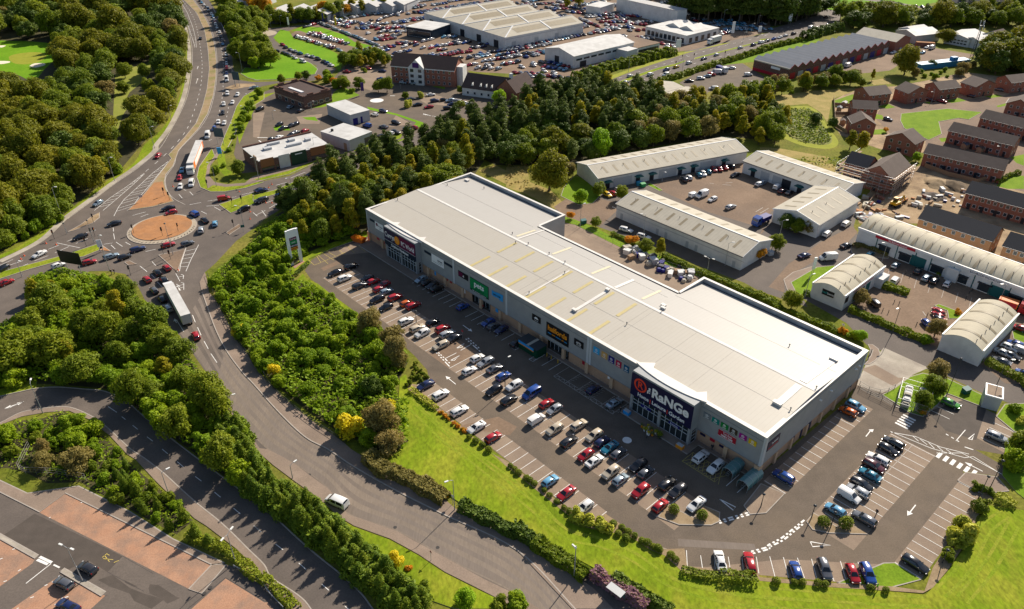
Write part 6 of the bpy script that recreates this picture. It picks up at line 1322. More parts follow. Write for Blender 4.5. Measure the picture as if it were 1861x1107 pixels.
msrc = {k: ([tuple(v.co) for v in FAR[k].vertices],[tuple(p.vertices) for p in FAR[k].polygons],[p.material_index for p in FAR[k].polygons]) for k in 'hseu'}
for p,a,c,k in MASS:
 vs,fs,ms = msrc[k]; o = len(sv); ca,sa = math.cos(a),math.sin(a)
 sv += [(p[0] + x * ca - y * sa,p[1] + x * sa + y * ca,z + .012) for x,y,z in vs]; sf_ += [[o + i for i in f] for f in fs]; sm_ += [m + 2 if m else 3 + len(pal) + pal.index(c) for m in ms]
mats_ = [m_carglass] * 3 + [m_carglass,m_trim,m_tail]; me = bpy.data.meshes.new('dealer_stock'); me.from_pydata(sv,[],sf_)
idx = {m: i for i,m in enumerate(range(0))}
mm = [m_carglass,m_trim,m_tail] + [PAINT[c][1] for c in pal]; me.polygons.foreach_set('material_index',[(m - 3 if m < 3 + len(pal) and m in (3,4,5) and m - 2 in (1,2,3) else 3 + (m - 3 - len(pal))) for m in sm_])
for m in mm: me.materials.append(m)
me.shade_smooth(); me.set_sharp_from_angle(angle=R(50)); o = add('dealer_stock',me); tag(o,'mass of parked stock cars filling the dealers yards at the top',None,None,'stuff')
# --- lorries
m_orange_side = plain('orange_curtain',(.70,.16,.02),.6)
def lorry(p_front,p_back,label,side,ln_=None,cabc='w',hgt=3.9,cabmat=None):
 a,b = G(*p_front,1.5),G(*p_back,1.5); ang = math.atan2(a[1] - b[1],a[0] - b[0]); L = ln_ or math.dist(a,b); r = empty('lorry',((a[0] + b[0]) / 2,(a[1] + b[1]) / 2,.012),ang,label,'lorry',None)
 h = L / 2; q = MB(); q.box(-h,h - 2.9,-1.25,1.25,1.15,hgt); t_ = q.build('trailer_box',side[0],r)
 for s in (1,-1): patch(t_,'side_curtain',side[1],-h + .2,h - 3.1,s * 1.26 - .01,s * 1.26 + .01,1.3,hgt - .2)
 if side[1] is m_orange_side: patch(t_,'white_side_panel',m_wall,-h + 2,h - 6,-1.29,-1.275,1.6,hgt - .5); patch(t_,'white_side_panel',m_wall,-h + 2,h - 6,1.275,1.29,1.6,hgt - .5)
 patch(t_,'rear_doors',m_gwall,-h - .03,-h - .005,-1.15,1.15,1.2,hgt - .1)
 q = MB(); y = 1.2; pr_ = [(h - 2.5,.5),(h - .1,.5),(h,1.3),(h - .15,2.2),(h - .45,3.1),(h - 2.4,3.4),(h - 2.5,2.9)]; n = len(pr_)
 q.add([(x,s * y,z) for s in (-1,1) for x,z in pr_],[tuple(range(n)),tuple(range(n,2 * n))[::-1]] + [(k,n + k,n + (k + 1) % n,(k + 1) % n) for k in range(n)]); c = q.build('cab',PAINT[cabc][1],r)
 q = MB(); q.add([(h - .13,-1.05,2.15),(h - .13,1.05,2.15),(h - .42,1.0,3.0),(h - .42,-1.0,3.0)],[(0,1,2,3)]); q.build('windscreen',m_carglass,c)
 for s in (1,-1): patch(c,'side_window',m_carglass,h - 1.6,h - .6,s * 1.21 - .01,s * 1.21 + .01,2.1,2.8)
 patch(r,'chassis',m_trim,-h + .3,h - .6,-.5,.5,.6,1.14)
 for x in (-h + 1.2,-h + 2.5,-h + 3.8,h - 1.2,h - 3.6) if L > 9 else (-h + 1.2,h - 1.2):
  for s in (1,-1):
   q = MB(); q.tube([(x,s * .85,.5),(x,s * 1.2,.5)],.5,12); q.build('wheel',m_tyre,r)
 return r
lorry(('e',1165,955),('z',341,586),'long white articulated lorry in the queue below the roundabout',(m_flatw,m_wall))
lorry(('e',1318,165),('z',364,266),'articulated lorry with orange sides and white cab above the roundabout',(m_flatw,m_orange_side),hgt=4.1)
lorry(('g',1725,515),('g',1815,475),'blue tipper lorry parked in the yard',(m_blue,m_blue),7.5,'b',2.6)
lorry(('c',1385,300),('c',1500,265),'white lorry parked beside the dealer signs on the carriageway',(m_wall,m_wall),12,'w',3.9)
lorry(('c',1525,492),('c',1470,470),'blue-backed lorry in the yard of the saw-tooth factory',(m_blue,m_blue),7.5,'w',2.8)
lorry(('l',1810,75),('l',1715,45),'red-orange box lorry before the barrel-roofed row',(m_orange_side,m_red),7.5,'r',2.8)
# ---------------------------------------------------------------- trees, shrubs and hedges
rng = np.random.default_rng(11)
def leafmat(name,a,b,c,sc1=.9,trans=.4,hv=.06,rough=.6):
 """leaves: three greens in clumps, a little light shining through, each plant slightly its own hue"""
 m = bpy.data.materials.new(name); m.use_nodes = True; n = m.node_tree; L = n.links.new; bs = n.nodes['Principled BSDF']; out = n.nodes['Material Output']
 bs.inputs['Roughness'].default_value = rough; bs.inputs['Specular IOR Level'].default_value = .2
 co = n.nodes.new('ShaderNodeTexCoord').outputs['Object']; oi = n.nodes.new('ShaderNodeObjectInfo')
 def nz(s,d):
  t = n.nodes.new('ShaderNodeTexNoise'); t.inputs['Scale'].default_value = s; t.inputs['Detail'].default_value = d; L(co,t.inputs['Vector']); return t.outputs['Fac']
 def mix(f,x,y):
  t = n.nodes.new('ShaderNodeMix'); t.data_type = 'RGBA'; L(f,t.inputs[0])
  for k,v in ((6,x),(7,y)):
   if isinstance(v,tuple): t.inputs[k].default_value = (*v,1)
   else: L(v,t.inputs[k])
  return t.outputs[2]
 r = n.nodes.new('ShaderNodeMapRange'); r.inputs[1].default_value,r.inputs[2].default_value = .35,.65; L(nz(sc1,3),r.inputs[0])
 r2 = n.nodes.new('ShaderNodeMapRange'); r2.inputs[1].default_value,r2.inputs[2].default_value = .48,.68; L(nz(sc1 * 4,4),r2.inputs[0])
 col = mix(r2.outputs[0],mix(r.outputs[0],a,b),c)
 h = n.nodes.new('ShaderNodeHueSaturation'); q = n.nodes.new('ShaderNodeMapRange'); q.inputs[3].default_value,q.inputs[4].default_value = .5 - hv * .5,.5 + hv * .35; L(oi.outputs['Random'],q.inputs[0]); L(q.outputs[0],h.inputs['Hue'])
 q = n.nodes.new('ShaderNodeMapRange'); q.inputs[3].default_value,q.inputs[4].default_value = 1.2,.85; L(oi.outputs['Random'],q.inputs[0]); L(q.outputs[0],h.inputs['Value']); L(col,h.inputs['Color'])
 L(h.outputs[0],bs.inputs['Base Color'])
 tr = n.nodes.new('ShaderNodeBsdfTranslucent'); L(h.outputs[0],tr.inputs['Color']); mx = n.nodes.new('ShaderNodeMixShader'); mx.inputs[0].default_value = trans
 L(bs.outputs[0],mx.inputs[1]); L(tr.outputs[0],mx.inputs[2]); L(mx.outputs[0],out.inputs['Surface'])
 return m
LM = dict(
 oak=leafmat('olive_oak_leaves',(0.150,0.175,0.009),(0.222,0.226,0.011),(0.294,0.266,0.015),hv=.03),
 wood=leafmat('mid_green_leaves',(0.122,0.185,0.008),(0.208,0.263,0.012),(0.292,0.334,0.020),hv=.03),
 scrub=leafmat('bright_scrub_leaves',(0.161,0.270,0.007),(0.269,0.384,0.010),(0.368,0.463,0.017),hv=.03),
 pine=leafmat('pine_needles',(0.070,0.111,0.014),(0.110,0.154,0.020),(0.169,0.214,0.026),trans=.28,hv=.02),
 birch=leafmat('yellowing_birch_leaves',(0.262,0.270,0.010),(0.377,0.341,0.012),(0.461,0.371,0.017),hv=.03),
 dark=leafmat('dark_green_leaves',(0.067,0.114,0.012),(0.108,0.164,0.014),(0.154,0.207,0.020),trans=.18,hv=.02),
 conif=leafmat('cypress_sprays',(0.092,0.164,0.010),(0.161,0.235,0.012),(0.276,0.334,0.020),trans=.25,hv=.03),
 gold=leafmat('golden_flowers',(.60,.50,.01),(.70,.60,.015),(.75,.66,.03),hv=.02),
 brown=leafmat('brown_autumn_leaves',(0.230,0.192,0.048),(0.307,0.249,0.067),(0.338,0.285,0.085),hv=.03),
 orange=leafmat('orange_autumn_leaves',(0.646,0.285,0.014),(0.737,0.384,0.020),(0.430,0.356,0.024),hv=.03),
 box=leafmat('clipped_box_leaves',(0.131,0.179,0.010),(0.199,0.249,0.012),(0.276,0.306,0.020),trans=.25,hv=.02),
 pale=leafmat('pale_variegated_leaves',(0.430,0.442,0.036),(0.538,0.527,0.061),(0.338,0.384,0.031),trans=.25,hv=.02),
 lime=leafmat('lime_green_leaves',(0.230,0.412,0.008),(0.323,0.498,0.012),(0.384,0.541,0.024),hv=.02),
 purple=leafmat('purple_heather_sprays',(0.292,0.128,0.194),(0.384,0.214,0.254),(0.215,0.199,0.036),hv=.02),
)
m_bark = mat('tree_bark',(.09,.065,.045),(.13,.10,.075),scale=2,rough=.95,local=True); m_birchbark = mat('birch_bark',(.45,.42,.38),(.12,.1,.09),scale=1.5,rough=.9,local=True)
def leaves(blobs,n,size,seed,squash=.8,flat=.3,shell=.55,low=-.6):
 """n leaf sprays spread over the shells of overlapping clumps"""
 g = np.random.default_rng(seed); bl = np.array(blobs,float); wgt = (bl[:,3] * bl[:,4]) ** 1.0; idx = g.choice(len(bl),n,p=wgt / wgt.sum())
 d = g.normal(size=(n,3)); d /= np.linalg.norm(d,axis=1)[:,None]
 lowm = d[:,2] < low; d[lowm,2] *= -1
 r = shell + (1.22 - shell) * g.random(n) ** .75
 p = bl[idx,:3] + d * bl[idx][:,[3,4,5]] * r[:,None]
 nr = d + g.normal(size=(n,3)) * .55 + np.array([0,0,flat]); nr /= np.linalg.norm(nr,axis=1)[:,None]
 a = np.cross(nr,g.normal(size=(n,3))); a /= np.linalg.norm(a,axis=1)[:,None]; b = np.cross(nr,a)
 s = size * (.55 + .9 * g.random(n)); a *= s[:,None]; b *= (s * .62)[:,None] * squash
 v = np.stack([p - a,p - b * .9 + nr * (s * .15)[:,None],p + a,p + b * .9 + nr * (s * .15)[:,None]],1).reshape(-1,3)
 return v
def quads(name,v,m):
 n = len(v) // 4; me = bpy.data.meshes.new(name); me.vertices.add(len(v)); me.vertices.foreach_set('co',v.astype(np.float32).ravel())
 me.loops.add(len(v)); me.loops.foreach_set('vertex_index',np.arange(len(v),dtype=np.int32)); me.polygons.add(n)
 me.polygons.foreach_set('loop_start',np.arange(0,len(v),4,dtype=np.int32)); me.polygons.foreach_set('loop_total',np.full(n,4,np.int32))
 me.update(); me.validate(); me.materials.append(m); return me
def clumps(seed,R_,H0,H1,n,fr=.42,taper=0.0):
 """clump centres through a crown of radius R_ between heights H0 and H1"""
 g = random.Random(seed); out = []; hz_ = (H1 - H0) / 2; zc = (H0 + H1) / 2
 for i in range(n):
  while 1:
   x,y,z = (g.uniform(-1,1) for _ in range(3)); q = x * x + y * y + z * z
   if .2 < q < 1: break
  k = 1 - taper * (z + 1) / 2; r = R_ * fr * g.choice((.45,.6,.8,1.0,1.25)) * g.uniform(.85,1.2) * (k * .6 + .4)
  out.append((x * R_ * .8 * k,y * R_ * .8 * k,zc + z * hz_ * .8,r * g.uniform(.8,1.3),r * g.uniform(.8,1.3),r * g.uniform(.6,1.2)))
 return out
def trunk(seed,h,r,crown_h,R_,limbs=5):
 g = random.Random(seed); m = MB(); m.tube([(0,0,-.2),(g.uniform(-.1,.1),g.uniform(-.1,.1),h * .5),(g.uniform(-.2,.2),g.uniform(-.2,.2),h)],[r,r * .75,r * .35],7)
 for k in range(limbs):
  a = 6.2832 * k / limbs + g.uniform(-.4,.4); z = h * g.uniform(.35,.75); m.tube([(0,0,z),(math.cos(a) * R_ * .3,math.sin(a) * R_ * .3,z + crown_h * .14),(math.cos(a) * R_ * .6,math.sin(a) * R_ * .6,z + crown_h * .3)],[r * .45,r * .28,r * .1],5)
 return m
TREE = {}
def proto(key,name,lm,variants):
 TREE[key] = []
 for i,(bl,n,size,kw,tk,bark) in enumerate(variants):
  crown = quads(name + '_crown',leaves(bl,n,size,100 * i + len(key),**kw),LM[lm])
  TREE[key].append((name,crown,tk.mesh(name + '_trunk',bark,60) if tk else None))
def broad(key,name,lm,R_,h0,h1,nb,n,size,nv=3,**kw):
 proto(key,name,lm,[(clumps(hash((len(key),i)) % 999 + ord(key[0]) + i,R_,h0,h1,nb,**kw),n,size,{},trunk(i,h1 * .62,R_ * .075 + .06,h1 - h0,R_),m_bark) for i in range(nv)])
broad('oak','oak_tree','oak',7.0,1.0,12.5,60,10500,.46,fr=.30)
broad('wood','broadleaf_tree','wood',4.6,.8,9.8,46,6500,.38,fr=.31)
broad('dark','dark_broadleaf_tree','dark',4.6,.8,9.8,44,6000,.38,nv=2,fr=.31)
broad('brown','autumn_tree','brown',4.0,.6,7.7,40,5200,.33,nv=2,fr=.31)
broad('orange','orange_autumn_tree','orange',3.0,1.0,6.0,16,2200,.42,nv=2)
broad('lime','lime_green_tree','lime',4.6,.8,9.0,44,6500,.36,nv=1,fr=.32)
broad('birch','birch_tree','birch',3.1,1.0,10.8,44,4600,.32,taper=.5,fr=.32)
broad('scrub','goat_willow','scrub',3.1,.0,5.6,42,4600,.34,nv=4,fr=.29)
broad('bush','scrub_bush','scrub',2.1,-.1,3.0,26,2400,.27,nv=3,fr=.31)
broad('dbush','dark_shrub','wood',2.0,-.1,2.9,24,2300,.26,nv=3,fr=.31)
def pinev(i):
 g = random.Random(50 + i); bl = []; H_ = 11.5
 for k in range(11):
  z = 3.2 + k * .82; rr_ = (2.5 if k < 8 else 1.8 - .35 * (k - 8)) * g.uniform(.75,1.15)
  for j in range(4 if k < 9 else 2):
   a = g.uniform(0,6.28); bl.append((math.cos(a) * rr_ * .55,math.sin(a) * rr_ * .55,z + g.uniform(-.3,.3),rr_ * .55,rr_ * .55,.55))
 return bl
proto('pine','pine_tree','pine',[(pinev(i),5600,.32,dict(squash=.6,flat=.5),trunk(i,11.6,.26,8,2.4,7),m_bark) for i in range(4)])
def conev(i,H_=6.2,R_=1.35):
 g = random.Random(80 + i); bl = []
 for k in range(16):
  z = .4 + k * H_ / 17; r = R_ * (1 - (k / 17) ** 1.5) + .12
  for j in range(3): a = g.uniform(0,6.28); bl.append((math.cos(a) * r * .45,math.sin(a) * r * .45,z,r * .62,r * .62,.62))
 return bl
proto('conif','cypress_tree','conif',[(conev(i),3600,.21,dict(squash=.5,flat=.2),trunk(i,5.6,.12,4,.8,4),m_bark) for i in range(3)])
proto('box','clipped_bush','box',[([(0,0,.55,.78,.78,.62),(.15,.1,.7,.6,.6,.5)],900,.13,dict(shell=.92),None,None)])
proto('pale','variegated_shrub','pale',[(clumps(5 + i,1.5,-.1,1.9,10),1500,.26,{},None,None) for i in range(2)])
proto('gold','yellow_flowering_shrub','gold',[(clumps(15 + i,1.9,.2,3.2,12),1300,.3,{},None,None) for i in range(2)])
proto('low','low_shrub','wood',[(clumps(25 + i,.9,-.1,1.0,7),700,.2,{},None,None) for i in range(2)])
proto('osh','autumn_shrub','orange',[(clumps(35 + i,.9,-.1,1.0,7),600,.2,{},None,None) for i in range(2)])
def tree(key,pos,s,label,group,sz=None,z=0):
 name,crown,tk = random.choice(TREE[key]); a = random.uniform(0,6.28)
 if tk is None:
  o = add(name,crown,None,(*pos,z),(0,0,a),(s * random.uniform(.9,1.1),s * random.uniform(.9,1.1),(sz or s) * random.uniform(.9,1.1)))
  return tag(o,label,'shrub',group)
 r = empty(name,(*pos,z),a,label,'tree' if 'bush' not in name and 'shrub' not in name else 'bush',group); r.scale = (s * random.uniform(.85,1.15),s * random.uniform(.85,1.15),(sz or s) * random.uniform(.82,1.18))
 add('crown',crown,r); add('trunk',tk,r)
 return r
TALL = dict(oak=11,wood=8.5,dark=8.5,birch=9.5,pine=11,scrub=5,bush=2.6,dbush=2.5,conif=5.8,brown=7,orange=5.5,low=.9)
def wood_fill(poly,sp,mixk,label,group,smin=.8,smax=1.25,avoid=(),seed=1,top=0.0):
 """plants spread over an outline, no two nearer than sp; mixk: kind -> share; labels: by kind"""
 g = random.Random(seed); xs,ys = [p[0] for p in poly],[p[1] for p in poly]; got = []; kinds = list(mixk); ws = list(mixk.values())
 A = abs(sum(a[0] * b[1] - b[0] * a[1] for a,b in zip(poly,poly[1:] + poly[:1]))) / 2
 for _ in range(int(A / sp / sp * 14) + 50):
  p = (g.uniform(min(xs),max(xs)),g.uniform(min(ys),max(ys)))
  if not inside(p,poly) or any(inside(p,q) or (seed < 7 and (inside((p[0] * 1.045,p[1] * 1.045),q) or inside((p[0] * 1.085,p[1] * 1.085),q) or inside((p[0] * 1.125,p[1] * 1.125),q))) for q in avoid): continue
  if any((p[0] - q[0]) ** 2 + (p[1] - q[1]) ** 2 < sp * sp for q in got): continue
  k = g.choices(kinds,ws)[0]; sz = g.uniform(smin,smax); f = CAM_H / (CAM_H - TALL[k] * sz * top)
  if top and not inside((p[0] * f,p[1] * f),poly): continue
  got.append(p)
  tree(k,p,sz,label[k] if isinstance(label,dict) else label.replace('@',TREE[k][0][0].replace('_',' ')),group + (' ' + TREE[k][0][0].replace('_',' ') if not isinstance(label,dict) else ''))
 return got
def undergrowth(name,poly,dens,size,lm,h=.7,seed=3,label=None):
 """ground cover nobody could count: leaf sprays over an outline"""
 g = np.random.default_rng(seed); xs,ys = [p[0] for p in poly],[p[1] for p in poly]
 A = abs(sum(a[0] * b[1] - b[0] * a[1] for a,b in zip(poly,poly[1:] + poly[:1]))) / 2; n = int((max(xs) - min(xs)) * (max(ys) - min(ys)) * dens)
 p = np.c_[g.uniform(min(xs),max(xs),n),g.uniform(min(ys),max(ys),n)]; c = np.zeros(n,bool)
 for i in range(len(poly)):
  (x1,y1),(x2,y2) = poly[i - 1],poly[i]
  if y1 != y2: c ^= ((y1 > p[:,1]) != (y2 > p[:,1])) & (p[:,0] < (x2 - x1) * (p[:,1] - y1) / (y2 - y1) + x1)
 p = p[c]; n = len(p)
 if n == 0: return
 lump = .5 + .25 * np.sin(p[:,0] * .9 + 2 * np.sin(p[:,1] * .53)) * np.sin(p[:,1] * .8 + p[:,0] * .2) + .25 * np.sin(p[:,0] * 2.3 + p[:,1] * 1.1) * np.sin(p[:,1] * 2.1)
 z = h * (.3 + .75 * lump) * (1 - .35 * g.random(n) ** 2) + .05
 if h > 1.5: f = CAM_H / (CAM_H - z); ok = np.array([inside(q,poly) for q in p * f[:,None]]); z = np.where(ok,z,z * .25)
 nr = g.normal(size=(n,3)) * .6 + np.array([0,0,1.0]); nr /= np.linalg.norm(nr,axis=1)[:,None]
 a = np.cross(nr,g.normal(size=(n,3))); a /= np.linalg.norm(a,axis=1)[:,None]; b = np.cross(nr,a); s = size * (.5 + g.random(n)); a *= s[:,None]; b *= (s * .6)[:,None]
 q = np.c_[p,z]; v = np.stack([q - a,q - b,q + a,q + b],1).reshape(-1,3)
 o = add(name,quads(name,v,LM[lm])); tag(o,label,None,None,'stuff'); return o
def hedge(pts,wd,h,lm,label,group=None,size=.3,dens=26,name='hedge',z=0,lumpy=.25,rough_top=.3):
 """a hedge along a line: leaf sprays over its sides and top"""
 pts = [tuple(p) for p in pts]; L = plen(pts); n = int((2 * h + wd) * L * dens); g = np.random.default_rng(int(L * 10) % 9973)
 q = np.array(resample(pts,max(3,int(L / .5)))); t = g.random(n) * (len(q) - 1); i = np.minimum(t.astype(int),len(q) - 2); f = (t - i)[:,None]
 c = q[i] * (1 - f) + q[i + 1] * f; d = q[i + 1] - q[i]; d /= np.linalg.norm(d,axis=1)[:,None] + 1e-9; nn = np.c_[-d[:,1],d[:,0]]
 along = t / (len(q) - 1) * L; hh = h * (1 + rough_top * np.sin(along * 1.3 + g.random()) * np.sin(along * .47 + 1)); ww = wd / 2 * (1 + lumpy * np.sin(along * .9) * np.cos(along * .37 + .6))
 u = g.random(n) * (2 * h + wd); side = np.where(u < h,1,np.where(u < 2 * h,-1,0)); zz = np.where(side != 0,g.random(n) * hh,hh * (.86 + .2 * g.random(n)))
 bulge = 1 - .35 * (zz / np.maximum(hh,.1)) ** 3
 off = np.where(side != 0,side * ww * bulge * (.9 + .2 * g.random(n)),(g.random(n) * 2 - 1) * ww * .85)
 p = np.c_[c + nn * off[:,None],zz + z]
 nr = np.c_[nn * side[:,None],np.where(side == 0,1.0,.35)] + g.normal(size=(n,3)) * .5; nr /= np.linalg.norm(nr,axis=1)[:,None]
 a = np.cross(nr,g.normal(size=(n,3))); a /= np.linalg.norm(a,axis=1)[:,None]; b = np.cross(nr,a); s = size * (.5 + g.random(n)); a *= s[:,None]; b *= (s * .62)[:,None]
 o = add(name,quads(name,np.stack([p - a,p - b,p + a,p + b],1).reshape(-1,3),LM[lm])); return tag(o,label,'hedge',group)
# --- the wood on the left and the clearing in it
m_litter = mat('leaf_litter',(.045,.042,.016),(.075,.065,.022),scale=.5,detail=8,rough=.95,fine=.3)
wl = P('z -60,-8 a 0,0 1160,0 1212,120 1258,230 1272,330 1268,430 1245,560 1205,690 1140,820 1050,930 950,1040 e 850,130 710,240 550,365 420,480 300,560 0,720 z -60,450')
golf = P('a -70,270 100,262 420,295 430,340 400,420 330,500 250,590 120,540 0,530 -70,520'); clear = P('a 750,500 890,430 1070,410 1100,490 1040,600 930,670 900,720 960,710 890,820 850,960 890,1030 790,1080 750,900 750,690'); golf2 = P('a -70,780 80,800 70,840 0,860 -70,860')
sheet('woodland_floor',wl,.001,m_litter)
far_w = [p for p in wl if 1]
cutY = G('a',0,560)[1]
LBW = {'oak': 'broad olive-green oak in the wood left of the dual carriageway','wood': 'mid-green broadleaf tree in the wood left of the dual carriageway','dark': 'dark green tree in the wood left of the dual carriageway','birch': 'yellowish birch in the wood left of the dual carriageway','brown': 'brownish tree in the wood left of the dual carriageway','scrub': 'bright willow scrub along the edge of the left wood','bush': 'small bush at the edge of the left wood'}
def halfplane(poly,y0,y1): 
 """slice of an outline between two distances"""
 out = [p for p in poly]
 for lim,s in ((y0,1),(y1,-1)):
  res = []
  for a,b in zip(out,out[1:] + out[:1]):
   ia,ib = s * (a[1] - lim) >= 0,s * (b[1] - lim) >= 0
   if ia: res.append(a)
   if ia != ib: t = (lim - a[1]) / (b[1] - a[1]); res.append((a[0] + t * (b[0] - a[0]),lim))
  out = res
 return out
yn = min(p[1] for p in wl)
wood_fill(halfplane(wl,yn,330),6.2,{'oak': .5,'wood': .33,'dark': .12,'birch': .05},LBW,'trees of the wood on the left',.7,1.05,(golf,clear,golf2),2)
wood_fill(halfplane(wl,330,460),8.2,{'oak': .28,'wood': .42,'dark': .26,'brown': .04},LBW,'trees of the wood on the left',.85,1.2,(golf,clear,golf2),3)
wood_fill(halfplane(wl,460,900),10.5,{'oak': .15,'wood': .4,'dark': .42,'brown': .03},LBW,'trees of the wood on the left',1.05,1.5,(golf,clear,golf2),4)
wood_fill(P('e 0,480 200,470 440,500 330,560 150,650 0,700 z -50,440'),4.0,{'scrub': .5,'bush': .5},{'scrub': 'bright willow in the scrub at the foot of the left wood','bush': 'small bush in the scrub at the foot of the left wood'},'scrub at the edge of the left wood',.6,.95,(),5)
wood_fill(P('a 1130,60 1190,60 1245,230 1258,330 1255,430 1235,560 1195,690 1130,820 1030,950 e 850,150 700,260 540,380 430,470 380,440 620,290 900,60 a 1080,800 1180,560 1200,350'),4.6,{'scrub': .5,'wood': .5},LBW,'trees of the wood on the left',.7,1.0,(clear,),6)
for x,y in ((885,480),(870,510),(865,620),(1010,520),(1040,620),(930,760),(1000,780)): tree('wood',G('a',x,y + 30),.7,'lone round bush in the grassy clearing of the wood','bushes in the clearing')
# --- scrub between the curved road and the retail car park
s1 = P('e 1470,890 1530,830 1690,700 1832,575 f 0,580 170,480 310,395 430,345 520,440 640,540 790,590 640,635 560,650 400,715 340,755 265,830 290,920 390,925 500,1005 620,1100 j 600,60 735,155 830,150 900,240 1020,350 1080,440 1030,540 960,620 1010,690 1080,720 1085,1000 1040,1090 860,1060 640,960 560,915 450,845 330,755 210,655 100,545 20,450 i 1735,385 1660,290 1580,150 1525,50 e 1490,1000')
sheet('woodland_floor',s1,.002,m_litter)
undergrowth('undergrowth',s1,7,.36,'scrub',2.5,5,'tangled green undergrowth between the curved road and the retail car park')
LS = {'scrub': 'bright green willow in the scrub between road and car park','bush': 'small green bush in the scrub between road and car park','dbush': 'dark shrub in the scrub between road and car park','brown': 'brownish tree in the scrub between road and car park','birch': 'yellowing young birch in the scrub behind the totem sign','wood': 'mid-green tree in the scrub behind the totem sign'}
_,cutv = 0,0
wood_fill(s1,3.5,{'scrub': .58,'bush': .27,'dbush': .15},LS,'scrub between the road and the car park',.5,.88,(),7,.9)
wood_fill(P('f 180,520 300,420 430,360 520,450 640,550 780,600 560,640 400,690 300,650'),4.6,{'birch': .35,'wood': .65},LS,'young trees behind the totem sign',.55,.8,(),8,.8)
for t,x,y,k,s,lab in (('j',150,545,'gold',.85,'yellow flowering shrub by the wall of the curved road, near the bus stop bend'),('i',1670,285,'gold',1.0,'yellow flowering shrub on the verge where the curved road straightens'),('j',690,950,'gold',1.5,'largest yellow flowering shrub, beside a brown rounded tree'),('j',955,790,'gold',.8,'small yellow flowering shrub next to the lawn corner'),('j',910,950,'brown',1.0,'rounded brown-leaved tree next to the yellow flowering shrub'),('j',960,1060,'brown',.7,'low brown tree at the end of the scrub by the lawn'),('j',820,260,'brown',.85,'brown-green tree leaning over the car park kerb'),('j',960,350,'brown',.7,'smaller brown-green tree beside the car park kerb'),('j',1000,480,'brown',.85,'brown-green tree at the head of the lawn'),('j',830,680,'dark',.6,'dark shaded tree in the middle of the scrub'),('f',150,770,'osh',1.2,'orange-leaved shrub below the totem sign'),('f',570,600,'osh',1.6,'orange-leaved shrub behind the car park verge')):
 tree(k,G(t,x,y),s,lab,None)
# --- pines and birches behind the shed
p1 = P('z 600,335 700,290 790,256 870,234 945,212 960,195 1045,172 1160,176 1190,195 1220,222 1130,250 1000,250 920,258 880,290 800,285 720,310 640,340')
p2 = P('z 500,392 600,335 640,340 720,310 800,285 880,292 862,318 820,335') + Bs((-4,40),(-5,8)) + P('z 640,430 560,410')
p3 = P('z 1190,195 1290,200 1390,185 1425,238 1402,256 1320,248 1180,268 1130,250 1220,222'); p4 = P('z 920,258 1000,250 1130,250 1180,268 1060,292 1030,304 960,300 900,300 880,290')
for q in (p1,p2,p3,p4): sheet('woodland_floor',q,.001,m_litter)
LP = {'pine': 'dark green pine in the belt of trees behind the shed','birch': 'yellow-green birch in the belt of trees behind the shed','wood': 'mid-green tree in the belt of trees behind the shed','dark': 'dark tree in the belt of trees behind the shed','brown': 'brown-tinged tree in the belt of trees behind the shed'}
GP_ = 'trees of the belt behind the shed'
wood_fill(p1,4.6,{'pine': .88,'birch': .12},LP,GP_,.85,1.2,(),9)
wood_fill(p2,4.4,{'pine': .3,'birch': .42,'wood': .2,'brown': .08},LP,GP_,.75,1.1,(),10)
wood_fill(p3,5.2,{'birch': .5,'wood': .3,'brown': .12,'pine': .08},LP,GP_,.8,1.15,(),11)
wood_fill(p4,6.5,{'dark': .5,'wood': .3,'pine': .2},LP,GP_,.7,.95,(),12)
